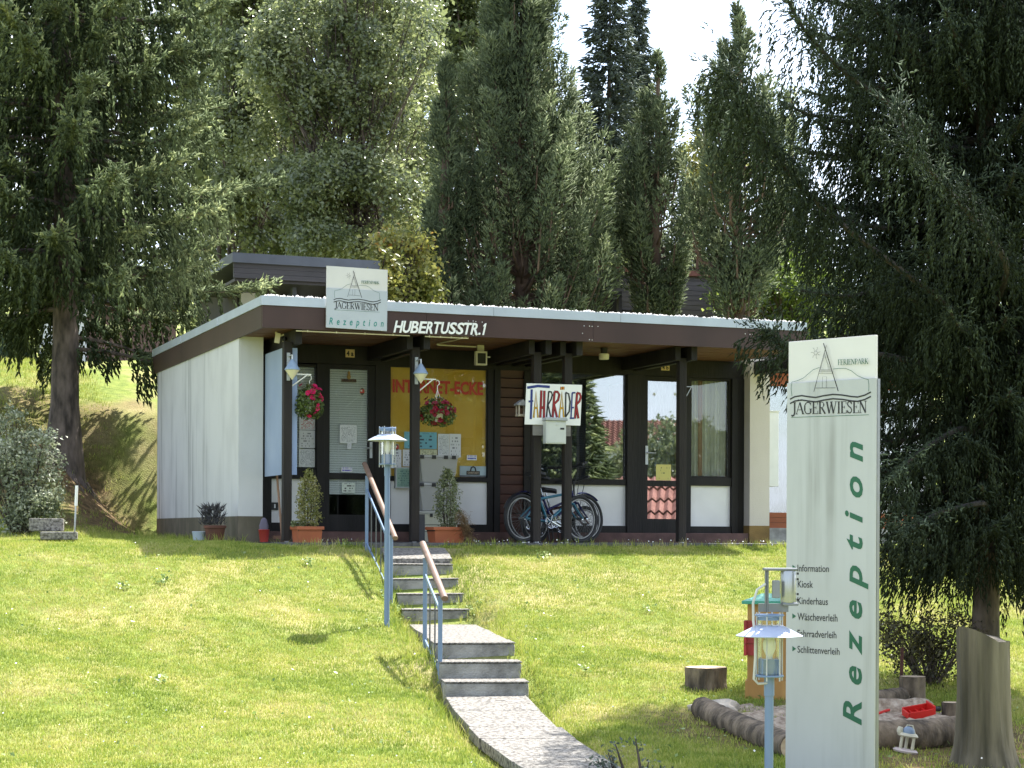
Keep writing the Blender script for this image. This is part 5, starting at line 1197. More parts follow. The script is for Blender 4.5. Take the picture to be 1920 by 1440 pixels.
# broom
p, q = bt(519, 893, 1.15), bt(529, 985, .95); br_ = bthing('broom', 'broom with a wooden handle leaning behind the corner post', 'broom', q[0], .95, 0.012)
MB().tube([(0,0,.05),(p[0]-q[0],.2,p[1]+.02)], .013, 8).build('handle', mat('broom_wood', (.28,.16,.09), .6, .15), br_, smooth=True); MB().box(-.10,.12,-.025,.025,.035,.07).build('head', mat('broom_head', (.2,.1,.06), .7), br_); MB().box(-.098,.118,-.03,.03,.0,.034).build('bristles', mat('broom_bristles', (.09,.06,.04), .9, .4, 60), br_)
# ------------------------------------------------------------------ planters and boxes on the paving
M_TERRA = mat('terracotta_plastic', (.36,.10,.04), .5, .12, 4, .04, 60)
M_SOIL = mat('dark_soil', (.03,.022,.016), .95, .5, 30, .5, 60)
M_BOX1 = leaf_mat('variegated_leaves', (.15,.17,.04), (.36,.34,.12), (.55,.48,.28), trans=.42, clump=7)
M_BOX2 = leaf_mat('pale_tipped_box_leaves', (.09,.115,.045), (.22,.25,.11), (.48,.50,.32), trans=.38, clump=7)
M_STRAW = leaf_mat('dry_straw', (.20,.12,.06), (.36,.24,.13), trans=.3, clump=9)
def rect_pot(parent, x0, x1, y0, y1, h, tap=.88, m=None):
    m = m or M_TERRA; cx, cy = (x0+x1)/2, (y0+y1)/2; p = lambda x, y, z, k: (cx+(x-cx)*k, cy+(y-cy)*k, z)
    mb = MB().add([p(x0,y0,0,tap),p(x1,y0,0,tap),p(x1,y1,0,tap),p(x0,y1,0,tap),p(x0,y0,h-.03,.97),p(x1,y0,h-.03,.97),p(x1,y1,h-.03,.97),p(x0,y1,h-.03,.97)], [(0,3,2,1),(0,1,5,4),(1,2,6,5),(2,3,7,6),(3,0,4,7)])
    mb.build('pot', m, parent, bevel=.008); r = MB(); w = .014
    r.box(x0-.01,x1+.01,y0-.01,y0+w,h-.035,h); r.box(x0-.01,x1+.01,y1-w,y1+.01,h-.035,h); r.box(x0-.01,x0+w,y0+w,y1-w,h-.035,h); r.box(x1-w,x1+.01,y0+w,y1-w,h-.035,h); r.build('rim', m, parent, bevel=.003)
    MB().box(x0+.006,x1-.006,y0+.006,y1-.006,h-.05,h-.02).build('soil', M_SOIL, parent)
def col_plant(parent, cx, cy, z0, H, r, n, size, m, prof):
    z = rng.uniform(0,1,n); a = rng.uniform(0,6.3,n); rr = r*np.array([prof(q) for q in z])*np.sqrt(rng.uniform(.15,1,n))
    # leaf sprays, so that dark gaps stay between them
    ns = n//11; sz = rng.uniform(0,1,ns); sa = rng.uniform(0,6.3,ns); sr = r*np.array([prof(q) for q in sz])*np.sqrt(rng.uniform(.25,1,ns)); C = np.stack([cx+np.cos(sa)*sr, cy+np.sin(sa)*sr, z0+sz*H], 1)
    idx = rng.integers(0,ns,n); P = C[idx]+rng.normal(0,.016,(n,3))*np.array([1,1,1.6])
    V, F, k = leaves(P, rng.normal(size=(n,3))+[0,-.2,.5], size*rng.uniform(.6,1.2,n), .6); np_obj('foliage', V, F, m, parent, np.repeat(np.clip(rng.uniform(0,1,n),0,1), k))
    mb = MB()
    for i in range(9): a = 2*math.pi*i/9; mb.tube([(cx+.02*math.cos(a),cy+.02*math.sin(a),z0-.1),(cx+r*.4*math.cos(a),cy+r*.4*math.sin(a),z0+H*.4),(cx+r*.5*math.cos(a)*prof(.85),cy+r*.5*math.sin(a)*prof(.85),z0+H*.85)], [.007,.005,.002], 4)
    mb.build('stems', M_BARK, parent)
s1_ = -.05; t0, t1, z0, z1 = Rc(551, 987, 606, 1021, s1_); pl1 = bthing('planter', 'terracotta trough with a tall variegated bush beside the corner post', 'planter', t0, s1_, .0, 'terracotta troughs with bushes')
hP = z1; rect_pot(pl1, .045, t1-t0, 0, .30, hP); ztp = bt(583, 885, .1)[1]; prf = prof_fn([(0,.6),(.2,.85),(.6,.85),(.85,.55),(1,.15)]); col_plant(pl1, (t1-t0)*.62, .15, hP-.01, ztp-hP, .155, 3000, .028, M_BOX1, prf)
n_ = 160; P = np.stack([rng.uniform(.0,.14,n_), rng.uniform(.02,.2,n_), hP+rng.uniform(-.01,.06,n_)], 1); V, F, k = leaves(P, rng.normal(size=(n_,3))+[0,0,1], .03, .6); np_obj('low_leaves', V, F, M_BOX2, pl1, np.repeat(rng.uniform(0,1,n_), k))
s2_ = .02; t0, t1, z0, z1 = Rc(814, 988, 874, 1023, s2_); pl2 = bthing('planter', 'terracotta trough with a pale tipped bush and dry straw in front of the boxes', 'planter', t0, s2_, .0, 'terracotta troughs with bushes')
hP2 = z1; rect_pot(pl2, 0, t1-t0, 0, .28, hP2); ztp = bt(850, 881, .15)[1]; col_plant(pl2, (t1-t0)*.56, .15, hP2-.01, ztp-hP2, .165, 3000, .026, M_BOX2, prof_fn([(0,.5),(.25,.95),(.6,.85),(.75,.7),(.9,.4),(1,.12)]))
n_ = 900; u = rng.uniform(0,1,n_); P = np.stack([(t1-t0)*(.78+.28*u)+rng.normal(0,.035,n_), -.02-.05*u+rng.normal(0,.035,n_), hP2+.14-.36*u**1.3+rng.normal(0,.03,n_)], 1); P[:,2] = np.maximum(P[:,2], .03)
V, F, k = spindles(P, np.array([.4,-.2,-.8])+rng.normal(0,.55,(n_,3)), .07, .0022); np_obj('dry_straw', V, F, M_STRAW, pl2, np.repeat(rng.uniform(0,1,n_), k))
# stack of three storage boxes
M_CLEAR = mat('cloudy_grey_plastic', (.34,.335,.33), .3, .1, 2.5, 0, stretch=(1,1,.2)); M_BOXM = mat('brushed_pale_metal', (.46,.45,.36), .35, .1, 3, metal=.25)
sB = 1.12; bx0, bx1 = bt(786, 900, sB)[0], bt(861, 900, sB)[0]
lv = [(bt(822,1017,sB)[1], bt(822,958,sB)[1]), (bt(822,958,sB)[1], bt(822,905,sB)[1]), (bt(822,905,sB)[1], bt(822,853,sB)[1])]
lv[0] = (.012, lv[0][1])
for i, ((za, zb), lb) in enumerate(zip(lv, ('pale metal storage box at the bottom of the stack behind the trough', 'cloudy plastic storage box in the middle of the stack', 'cloudy plastic storage box on top of the stack by the second post'))):
    b = bthing('storage_box', lb, 'storage box', bx0, sB, za+.001, 'stacked storage boxes'); w, h = bx1-bx0, zb-za-.002
    if i == 0:
        MB().box(.0, w*.96, 0, .36, 0, h-.035).build('body', M_BOXM, b, bevel=.006); MB().box(-.004, w*.965, -.006, .366, h-.034, h).build('lid', mat('grey_metal_lid', (.4,.4,.38), .35, .08, metal=.4), b, bevel=.004)
        for x in (w*.3, w*.7): MB().box(x-.016, x+.016, -.014, -.006, h-.07, h-.03).build('latch', M_BLACK, b)
        for zz in (.12,.2): MB().box(.01, w*.95, -.003, .0005, zz, zz+.006).build('seam', M_BLACK, b)
        MB().box(-.002,.07,-.004,.36,.0,h-.04).build('dark_corner', mat('dark_grey_plastic', (.06,.06,.065), .5), b)
    else:
        k = .05; MB().add([(k,.02,0),(w-k,.02,0),(w-k,.34,0),(k,.34,0),(.012,.006,h-.03),(w-.012,.006,h-.03),(w-.012,.354,h-.03),(.012,.354,h-.03)], [(0,3,2,1),(0,1,5,4),(1,2,6,5),(2,3,7,6),(3,0,4,7),(4,5,6,7)]).build('body', M_CLEAR, b, bevel=.01)
        MB().box(0, w, 0, .36, h-.03, h).build('lid', mat('translucent_grey_lid', (.40,.40,.40), .35, .06), b, bevel=.004)
        for x in (.03, w*.36, w*.66, w-.07): MB().box(x-.022, x+.026, -.009, -.0005, h-.045, h-.004).build('clip', M_BLACK, b)
# red bucket behind the wall end, dry plant by the side wall
p = bt(495, 1000, .85); bk = bthing('bucket', 'small red bucket with grey cloth tucked behind the front wall end', 'bucket', p[0], .85, .012)
MB().lathe([(.045,0),(.062,.13),(.066,.135),(.06,.14)], 16).build('body', mat('red_plastic', (.30,.03,.025), .4, .08), bk, smooth=True); MB().lathe([(.05,.13),(.055,.18),(.03,.25),(.01,.27)], 10, wob=.15).build('cloth', mat('grey_purple_cloth', (.14,.12,.16), .9, .2), bk, smooth=True)
for s_ in np.arange(.8, 4, .02):
    tq = bt(403, 985, s_)[0]
    if tq > -.24: break
dp_ = bthing('potted_plant', 'dried grey plant in a brown pot by the white side wall', 'potted plant', tq, s_, gz(*bw(tq, s_).xy)-.01)
MB().lathe([(.085,0),(.115,.17),(.128,.175),(.128,.20),(.11,.205)], 18).build('pot', mat('brown_clay', (.13,.05,.03), .75, .25, 7), dp_, smooth=True)
n_ = 420; a = rng.uniform(0,6.3,n_); P = np.stack([np.cos(a)*rng.uniform(0,.13,n_)-.03, np.sin(a)*rng.uniform(0,.1,n_), .2+rng.uniform(0,.2,n_)], 1); V, F, k = spindles(P, np.stack([np.cos(a)*.6,np.sin(a)*.6,np.ones(n_)],1)+rng.normal(0,.3,(n_,3)), .09, .006)
np_obj('dry_stalks', V, F, leaf_mat('dry_grey_stalks', (.025,.022,.020), (.07,.065,.06), trans=.1), dp_, np.repeat(rng.uniform(0,1,n_), k))
pw = bthing('pale_pot', 'small pale blue pot in the grass beside the dried plant', 'pot', tq-.16, s_+.1, gz(*bw(tq-.16, s_+.1).xy)); MB().lathe([(.06,0),(.075,.11),(.08,.12),(.07,.125)], 14).build('body', mat('pale_blue_glaze', (.45,.52,.58), .3, .05), pw, smooth=True); MB().lathe([(.07,.10),(.068,.112)], 14).build('soil', M_SOIL, pw)
# ------------------------------------------------------------------ bicycles
M_TYRE = mat('black_rubber', (.022,.022,.024), .7, .2, 30); M_RIM = mat('aluminium_rim', (.22,.22,.22), .4, .06, metal=.7); M_SPOKE = mat('dull_spokes', (.12,.12,.12), .5, .1, metal=.5); M_CHROME = mat('bright_metal', (.42,.43,.45), .2, .05, metal=.9)
def wheel(parent, x, z, R, name='wheel'):
    w = bpy.data.objects.new(name, None); COL.objects.link(w); w.parent = parent; w.location = (x, 0, z)
    MB().torus((0,0,0),(0,1,0), R-.021, .021, 44, 8).build('tyre', M_TYRE, w, smooth=True)
    MB().torus((0,0,0),(0,1,0), R-.052, .011, 44, 6).build('rim', M_RIM, w, smooth=True)
    sp = MB()
    for i in range(28): th = 2*math.pi*i/28; o = (.6 if i % 2 else -.6); sp.bar((.022*math.cos(th+o), .022*(1 if i%2 else -1), .022*math.sin(th+o)), ((R-.055)*math.cos(th), 0, (R-.055)*math.sin(th)), .0019)
    sp.build('spokes', M_SPOKE, w); MB().tube([(0,-.045,0),(0,.045,0)], .018, 10).build('hub', M_CHROME, w, smooth=True)
def bicycle(label, loc, rz, R, wb, fm, m_acc, seat_h, bar_h, lean=0.0, step=False, susp=None, basket_=False, rear_fender=None, front_fender=None):
    b = thing('bicycle', label, 'bicycle', loc, rz, 'bicycles parked behind the middle posts'); b.rotation_euler = (lean, 0, rz)
    bb = Vector((wb*.43, 0, R*.86)); sx = wb*.30; st_ = Vector((wb*.29, 0, R*1.9)); hd = Vector((wb*.80, 0, R*2.05)); hl = Vector((wb*.835, 0, R*1.72)); rh = Vector((0,0,R)); fh = Vector((wb,0,R))
    wheel(b, 0, R, R); wheel(b, wb, R, R)
    f = MB(); f.tube([bb, st_], .016, 10); f.tube([bb, hl], .018, 10)
    if step: f.tube([bb+(st_-bb)*.45, hl+(hd-hl)*.3], .015, 10)
    else: f.tube([st_-(st_-bb).normalized()*.03, hd], .016, 10)
    f.tube([hl-(hd-hl)*.3, hd+(hd-hl)*.2], .021, 10)
    for s in (-1, 1): f.tube([bb+Vector((0,s*.02,0)), rh+Vector((0,s*.06,0))], .010, 8); f.tube([st_+Vector((0,s*.015,-.03)), rh+Vector((0,s*.06,0))], .009, 8)
    f.build('frame', fm, b, smooth=True)
    k = MB(); crown_ = hl-(hd-hl)*.35
    for s in (-1, 1): k.tube([crown_+Vector((0,s*.05,0)), crown_.lerp(fh,.55)+Vector((-.012,s*.055,0)), fh+Vector((0,s*.055,0))], [.013,.012,.009], 8)
    k.tube([crown_+Vector((0,-.05,0)), crown_+Vector((0,.05,0))], .014, 8); k.build('fork', susp or fm, b, smooth=True)
    MB().tube([st_, (st_.x-(bb.x-st_.x)*.4, 0, seat_h-.05)], .012, 8).build('seat_post', M_CHROME, b)
    sd = MB(); X = st_.x-.02
    prof = [(-.13,.075,.0),(-.10,.085,.012),(0,.05,.005),(.10,.022,.0),(.14,.014,-.008)]
    V = []
    for x, w, z in prof: V += [(X+x,-w,seat_h+z-.02),(X+x,-w*.6,seat_h+z+.012),(X+x,w*.6,seat_h+z+.012),(X+x,w,seat_h+z-.02),(X+x,0,seat_h+z-.045)]
    F = [(5*i+j, 5*i+(j+1)%5, 5*i+5+(j+1)%5, 5*i+5+j) for i in range(4) for j in range(5)]+[(4,3,2,1,0),(20,21,22,23,24)]
    sd.add(V, F).build('saddle', M_BLACK, b, smooth=True)
    h = MB(); top = hd+(hd-hl)*.2; stem = Vector((top.x+.06, 0, bar_h)); h.tube([top, (top.x,0,bar_h-.03), stem], .013, 8)
    h.tube([stem+Vector((-.05,-.27,.01)), stem+Vector((-.02,-.15,.005)), stem, stem+Vector((-.02,.15,.005)), stem+Vector((-.05,.27,.01))], .012, 8); h.build('handlebar', m_acc, b, smooth=True)
    for s in (-1, 1):
        MB().tube([stem+Vector((-.07,s*.30,.012)), stem+Vector((-.05,s*.19,.009))], .017, 8).build('grip', M_BLACK, b, smooth=True)
        MB().tube([stem+Vector((-.02,s*.17,.0)), stem+Vector((.05,s*.20,-.02)), stem+Vector((.04,s*.26,-.045))], .007, 6).build('brake_lever', M_BLACK, b)
    MB().tube([stem+Vector((0,-.1,0)), stem+Vector((.10,-.04,.02)), stem+Vector((.08,0,-.14)), crown_+Vector((.02,0,.02))], .004, 5).build('brake_cable', M_BLACK, b)
    cs = bpy.data.objects.new('crankset', None); COL.objects.link(cs); cs.parent = b; cs.location = bb
    g = MB(); g.torus((0,-.055,0),(0,1,0), .078, .007, 26, 5); g.torus((0,-.05,0),(0,1,0), .055, .005, 20, 5)
    for i in range(5): th = i*1.257; g.bar((0,-.055,0), (.078*math.cos(th),-.055,.078*math.sin(th)), .012, .006)
    g.build('chainring', M_CHROME, cs); MB().bar((0,-.068,0), (.145,-.075,-.065), .022, .014).build('crank', M_CHROME, cs); MB().bar((0,.06,0), (-.145,.07,.065), .02, .014).build('crank', M_CHROME, cs)
    MB().box(.10,.19,-.15,-.08,-.08,-.06).build('pedal', M_BLACK, cs); MB().box(-.19,-.10,.08,.15,.06,.08).build('pedal', M_BLACK, cs)
    ch = MB(); ch.bar((0,-.05,R+.03),(bb.x,-.055,bb.z+.075),.006); ch.bar((.02,-.05,R-.09),(bb.x,-.055,bb.z-.075),.006); ch.build('chain', mat('dark_chain', (.05,.05,.05), .5, metal=.5), b)
    d = MB(); d.bar((0,-.055,R-.02),(.03,-.06,R-.10),.018); d.torus((.03,-.06,R-.11),(0,1,0),.02,.006,12,5); d.lathe([(.03,-.008),(.03,.008)],12,(0,0,0)); d.build('derailleur', M_CHROME, b)
    for fn, cx, a0, a1, mm in (('rear_fender', 0, .25, 2.75, rear_fender), ('front_fender', wb, .75, 1.9, front_fender)):
        if not mm: continue
        V, F = [], []; n = 16
        for i in range(n+1):
            th = a0+(a1-a0)*i/n; rr = R+.018
            for dy, dr in ((-.028,-.010),(0,.004),(.028,-.010)): V.append((cx+(rr+dr)*math.cos(th), dy, R+(rr+dr)*math.sin(th)))
        F = [(3*i+j, 3*i+j+1, 3*i+4+j, 3*i+3+j) for i in range(n) for j in range(2)]; MB().add(V, F).build(fn, mm, b, smooth=True)
    MB().tube([bb+Vector((-.05,-.05,-.02)), bb+Vector((-.13,-.16,-bb.z+.01))], .007, 6).build('kickstand', M_BLACK, b)
    return b
M_TURQ = mat('turquoise_frame_paint', (.015,.13,.20), .3, .1, 6); M_NAVY = mat('navy_frame_paint', (.018,.018,.10), .25, .15, 6); M_RUST = mat('dark_red_frame_paint', (.07,.012,.014), .3, .2, 6); M_BLUEF = mat('blue_fender', (.02,.03,.22), .3, .1)
BRZ = PHI+R_(21)
bp0 = bw(bt(981, 973, .72)[0], .72, .012)
bicycle('turquoise framed bicycle standing in front of the two others', bp0, BRZ, .285, .93, M_TURQ, M_BLACK, .82, .90, lean=R_(-3), rear_fender=M_BLACK)
bicycle('navy bicycle with a blue front mudguard leaning behind the turquoise one', bw(bt(989,973,.98)[0], .98, .012), BRZ-R_(2), .295, .93, M_NAVY, M_BLACK, .78, .92, lean=R_(-5), step=True, front_fender=M_BLUEF, rear_fender=M_NAVY)
bicycle('small dark red bicycle hidden behind the other two by the wall', bw(bt(1006,975,1.22)[0], 1.22, .012), BRZ-R_(3), .225, .80, M_RUST, M_BLACK, .64, .76, lean=R_(-5), susp=M_RUST)
# ------------------------------------------------------------------ lantern posts
M_LGLASS = glass_mat('lantern_glass', .06, (.96,.97,.97)); M_POLE = mat('light_blue_grey_pole', (.15,.22,.34), .4, .1, 5, 0, stretch=(1,1,.2)); M_SHADE = mat('pale_lantern_shade', (.36,.41,.52), .35, .06, 5); M_RODS = mat('white_lantern_rods', (.42,.43,.43), .4, .06)
M_BULB = mat('milky_bulb_glass', (.72,.70,.60), .2, .05)
def lantern(label, p, ztop):
    L = thing('lantern_post', label, 'lantern', tuple(p), 0, 'blue lantern posts'); H = ztop-p.z; zb = H-.335
    MB().tube([(0,0,-.3),(0,0,zb-.10)], .024, 14).build('pole', M_POLE, L, smooth=True); MB().tube([(0,0,zb-.10),(0,0,zb)], .028, 14).build('pole_sleeve', M_POLE, L, smooth=True)
    MB().lathe([(.075,zb),(.078,zb+.006),(.075,zb+.012)], 24).build('base_plate', M_POLE, L, smooth=True); MB().box(-.048,.048,-.048,.048,zb+.013,zb+.095).build('socket_box', M_POLE, L, bevel=.004)
    MB().lathe([(.012,zb+.095),(.016,zb+.11),(.034,zb+.15),(.036,zb+.18),(.026,zb+.21),(.008,zb+.228)], 16).build('bulb', M_BULB, L, smooth=True)
    for k in range(6): a = 2*math.pi*k/6+.2; MB().tube([(.072*math.cos(a),.072*math.sin(a),zb-.02),(.072*math.cos(a),.072*math.sin(a),H+.012)], .0042, 6).build('rod', M_RODS, L)
    g = MB(); n = 24
    for rr in (.062,): g.add([(rr*math.cos(2*math.pi*i/n), rr*math.sin(2*math.pi*i/n), z) for z in (zb+.013, H-.012) for i in range(n)], [(i,(i+1)%n,n+(i+1)%n,n+i) for i in range(n)])
    g.build('glass_tube', M_LGLASS, L, smooth=True)
    MB().lathe([(.178,zb+.218),(.180,zb+.222),(.076,zb+.275),(.073,zb+.275)], 32).build('shade', M_SHADE, L, smooth=True)
    MB().torus((0,0,H-.004),(0,0,1), .073, .006, 24, 6).build('top_ring', M_POLE, L, smooth=True); MB().lathe([(.066,H-.03),(.066,H-.012)], 20).build('top_collar', M_POLE, L, smooth=True)
    return L, H
g1 = on_ground(725, 1175); L1, H1 = lantern('blue lantern post beside the upper flight of steps', g1, CAM.z+(HY-803)/FPX*g1.y)
p2 = at(1443.5, 1000, 10.1); p2.z = gz(p2.x, p2.y); L2, H2 = lantern('blue lantern post with a silver box on top in front of the pylon', p2, CAM.z-(1150-HY)/FPX*10.1)
M_STEELD = mat('dull_grey_steel', (.17,.18,.20), .45, .12, 10, metal=.5)
sb_ = thing('sensor_box', 'silver cylinder box with a grey module clamped on the lantern in front of the pylon', 'sensor', (p2.x, p2.y, p2.z+H2+.014)); k = 10.1/FPX/3.428
MB().box(-.06,.10,-.012,.012,.0,.045).build('mount_plate', M_STEELD, sb_); MB().lathe([(.040,.05),(.042,.055),(.042,.215),(.040,.22)], 20, (.10,0,0)).build('cylinder', mat('silver_housing', (.36,.37,.39), .3, .08, 6, metal=.6), sb_, smooth=True)
MB().box(-.035,.145,-.035,.035,.221,.236).build('cap', M_STEELD, sb_, bevel=.004); MB().box(.065,.15,-.04,.04,.034,.05).build('foot', M_STEELD, sb_, bevel=.004); MB().box(.01,.05,-.05,-.01,.075,.17).build('module', mat('grey_module', (.2,.21,.23), .5, .1), sb_, bevel=.005)
for x in (-.022,-.012): MB().tube([(x,-.01,.0),(x,-.01,.222)], .006, 6).build('rod', M_STEELD, sb_)
MB().tube([(-.025,-.02,.15),(-.07,-.03,.12),(-.092,-.03,.05),(-.09,-.03,-.05),(-.078,-.02,-.13),(-.078,-.02,-.25),(-.085,-.02,-.36),(-.06,-.01,-.385),(0,-.02,-.38)], .007, 8).build('cable', mat('pale_grey_cable', (.5,.5,.48), .5), sb_, smooth=True)
for z in (.06,.09,.17,.2): MB().box(.146,.155,-.008,.008,z,z+.012).build('bolt', M_BLACK, sb_)
# ------------------------------------------------------------------ railings
M_HAND = mat('brown_wooden_handrail', (.15,.095,.065), .5, .2, 8, .1, 60, stretch=(1,1,1)); M_BARS = mat('dark_rail_bars', (.085,.09,.095), .5, .15, 8)
def railing(label, pa, pb, ha, hb, o0, o1, nb):
    r = thing('handrail', label, 'railing', tuple(pa), 0, 'steel stair railings with brown handrails'); d = pb-pa
    A, Bv = Vector((0,0,0)), d
    for q, h in ((A, ha), (Bv, hb)): MB().box(-.017,.017,-.017,.017,-.15,h).build('rail_post', M_POLE, r, bevel=.002).location = q
    a0 = A+Vector((0,0,ha+.012)); b0 = Bv+Vector((0,0,hb+.012)); e = (b0-a0)
    MB().tube([a0-e*o0+Vector((.015,-.02,.02)), b0+e*o1+Vector((.015,-.02,.02))], .028, 12, sq=.8).build('handrail_bar', M_HAND, r, smooth=True)
    for f in (.82, .12): MB().bar(A+Vector((0,0,ha*f)), Bv+Vector((0,0,hb*f)), .012, .03).build('cross_bar', M_POLE, r)
    for i in range(nb):
        u = (i+1)/(nb+1); q = A.lerp(Bv, u); h = ha+(hb-ha)*u; MB().bar(q+Vector((0,0,h*.12)), q+Vector((0,0,h*.82)), .012).build('baluster', M_BARS, r)
def gpt(px, py): p = on_ground(px, py); return p
A1 = gpt(687.5, 1037); B1 = gpt(733, 1134)
railing('long railing along the upper flight of steps, left of the lantern', A1, B1, (1037-893)/FPX*A1.y, (1134-1005)/FPX*B1.y, .17, .10, 4)
A2 = gpt(796.5, 1222); B2 = gpt(825, 1281)
railing('short railing along the lower flight of steps', A2, B2, (1222-1046)/FPX*A2.y, (1281-1118)/FPX*B2.y, .30, .16, 2)
# ------------------------------------------------------------------ sand pit corner on the right
M_CUT = mat('pale_cut_wood', (.38,.27,.17), .85, .25, 14, .3, 40, c2=(.55,.43,.30)); M_LOGB = mat('dark_log_bark', (.045,.033,.022), .95, .5, 11, 1.0, 34, c2=(.23,.175,.12), stretch=(1,1,.4)); M_GREYW = mat('weathered_grey_green_wood', (.045,.040,.026), .95, .3, 9, 1.0, 30, c2=(.19,.165,.115), stretch=(1,1,.07), lo=.34, hi=.66)
M_SANDM = mat('sand_with_debris', (.22,.16,.11), .98, .4, 22, .6, 60, c2=(.46,.38,.29)); M_STONE = mat('pale_stone', (.30,.26,.20), .95, .3, 6, .6, 30, c2=(.52,.46,.38))
def stump(label, px0, px1, pyt, pyb, name='tree_stump', group='cut stumps round the sand pit', tilt=0):
    g = on_ground((px0+px1)/2, pyb); r = (px1-px0)/2/FPX*g.y; h = (pyb-pyt)/FPX*g.y
    s = thing(name, label, 'stump', (g.x, g.y+r*.6, g.z-.03), 0, group); n = 22
    ph = [random.uniform(.93,1.07) for _ in range(n)]
    V = []
    for z, k in ((-.05,1.06),(.02,1.02),(h*.5,.98),(h+.01,1.0)): V += [(r*k*ph[j]*math.cos(2*math.pi*j/n), r*k*ph[j]*math.sin(2*math.pi*j/n), z+tilt*math.cos(2*math.pi*j/n)*r*(z > h*.7)) for j in range(n)]
    MB().add(V, [(i*n+j, i*n+(j+1)%n, (i+1)*n+(j+1)%n, (i+1)*n+j) for i in range(3) for j in range(n)]).build('bark', M_LOGB, s, smooth=True)
    V = [(0,0,h+.014)]+[(r*.97*ph[j]*math.cos(2*math.pi*j/n), r*.97*ph[j]*math.sin(2*math.pi*j/n), h+.013+tilt*math.cos(2*math.pi*j/n)*r) for j in range(n)]
    MB().add(V, [(0,1+j,1+(j+1)%n) for j in range(n)]).build('cut_face', M_CUT, s)
    return s
stump('wide low stump with a pale cut top on the grass left of the playhouse', 1288, 1366, 1250, 1296)
stump('round pale topped stump behind the red toy tray', 1690, 1740, 1266, 1322)
stump('small dark stump close against the tall weathered trunk', 1769, 1806, 1314, 1352)
def log(label, pts, rad, name='log'):
    P = [on_ground(x, y) for x, y in pts]; o = P[0]; l = thing(name, label, 'log', tuple(o), 0, 'logs edging the sand pit')
    Q = []
    for u in np.linspace(0, len(P)-1.001, 34): i = int(u); Q.append(P[i].lerp(P[i+1], u-i)-o+Vector((0,0,rad*.75)))
    mb = MB().tube(Q, rad, 20); mb.v = [(x+random.gauss(0,rad*.022), y+random.gauss(0,rad*.022), z+random.gauss(0,rad*.025)) for x,y,z in mb.v]
    mb.build('bark', M_LOGB, l, smooth=True)
    for a, b in ((P[0],P[1]),(P[-1],P[-2])):
        d = (a-b).normalized(); c = a-o+Vector((0,0,rad*.75))+d*.004; MB().tube([c-d*.002, c], rad*.9, 16).build('cut_end', M_CUT, l)
log('long bark covered log running behind the lantern with the silver box', [(1316,1345),(1365,1370),(1420,1393),(1485,1420)], .085)
log('thick log lying along the front of the sand pit, right of the pylon', [(1600,1402),(1660,1403),(1730,1402),(1800,1392)], .105)
log('short dark log end at the back of the sand pit beside the pylon', [(1600,1330),(1640,1328),(1690,1322)], .075)
# sand
def sand_sheet():
    n = 36; xs = np.linspace(-1, 1, n); cx, cy = at(1590,1000,13.35).x, 13.45; V = []; al = []
    for b in xs:
        for a in xs:
            k = .86+.14*math.sin(3*math.atan2(b,a)+1); rr = math.hypot(a,b); x, y = cx+a*1.2, cy+b*.86
            z = gz(x,y)+.05*(1-min(1,rr/k)**2)-.012*(rr > k)-.05*(rr > k)+.022*math.sin(x*17)*math.sin(y*15)+.012*math.sin(x*41+y*29); V.append((x,y,z))
    F = [(j*n+i, j*n+i+1, (j+1)*n+i+1, (j+1)*n+i) for j in range(n-1) for i in range(n-1)]
    o = MB().add(V, F).build('sand', M_SANDM, None, smooth=True); tag(o, kind='structure')
sand_sheet()
def stone(label, px, py, r, sc, m, name='boulder'):
    g = on_ground(px, py); bm = bmesh.new(); bmesh.ops.create_icosphere(bm, subdivisions=3, radius=1); 
    for v in bm.verts: 
        n = v.co.copy(); v.co *= 1+.14*math.sin(n.x*4.1+px)+.10*math.sin(n.y*5.3+n.z*4)+.05*math.sin(n.z*11+n.x*9); v.co.x *= r*sc[0]; v.co.y *= r*sc[1]; v.co.z *= r*sc[2]
    me = bpy.data.meshes.new(name); bm.to_mesh(me); bm.free(); me.materials.append(m); me.shade_smooth(); o = bpy.data.objects.new(name, me); COL.objects.link(o); o.location = (g.x, g.y+r*.4, g.z+r*sc[2]*.35); tag(o, label, 'stone')
stone('flat pale stone at the left end of the sand pit', 1345, 1338, .17, (1.15,.8,.42), M_STONE)
stone('heap of pale sand and bark behind the red toy tray', 1695, 1344, .16, (1.3,.8,.62), M_SANDM, 'sand_heap')
# tall weathered trunk
g = on_ground(1852, 1443, 8); g.y += .05; r = 52/FPX*g.y; h = (g.z and (CAM.z-(1188-HY)/FPX*g.y)-g.z)
tk = thing('tree_stump', 'tall weathered grey trunk stump with a slanted top at the right edge', 'stump', (g.x+.02, g.y+.1, g.z)); n = 84; V = []; zs = np.linspace(-.1, h, 26)
for z in zs:
    u = max(0, z/h)
    for j in range(n):
        th = 2*math.pi*j/n; fl = 1+.34*math.exp(-max(0,z)/.15)*(1+.3*math.sin(5*th+1))-.06*u+.05*u*u
        kk = fl*(1+.03*math.sin(9*th+2*u)+.020*math.sin(17*th+3+u)+.03*math.sin(3*th+u*2.5)-.055*max(0, math.sin(14*th+1.5*math.sin(5*u+th))-.55)-.05*max(0, math.sin(23*th+2*math.sin(3*u))-.6)+random.uniform(-.006,.006))
        V.append((r*.93*kk*math.cos(th)-.02*u, r*.93*kk*math.sin(th), z-(.075*math.cos(th)-.03*math.sin(2*th))*(u > .97)*.6))
MB().add(V, [(i*n+j, i*n+(j+1)%n, (i+1)*n+(j+1)%n, (i+1)*n+j) for i in range(25) for j in range(n)]).build('trunk', M_GREYW, tk, smooth=True)
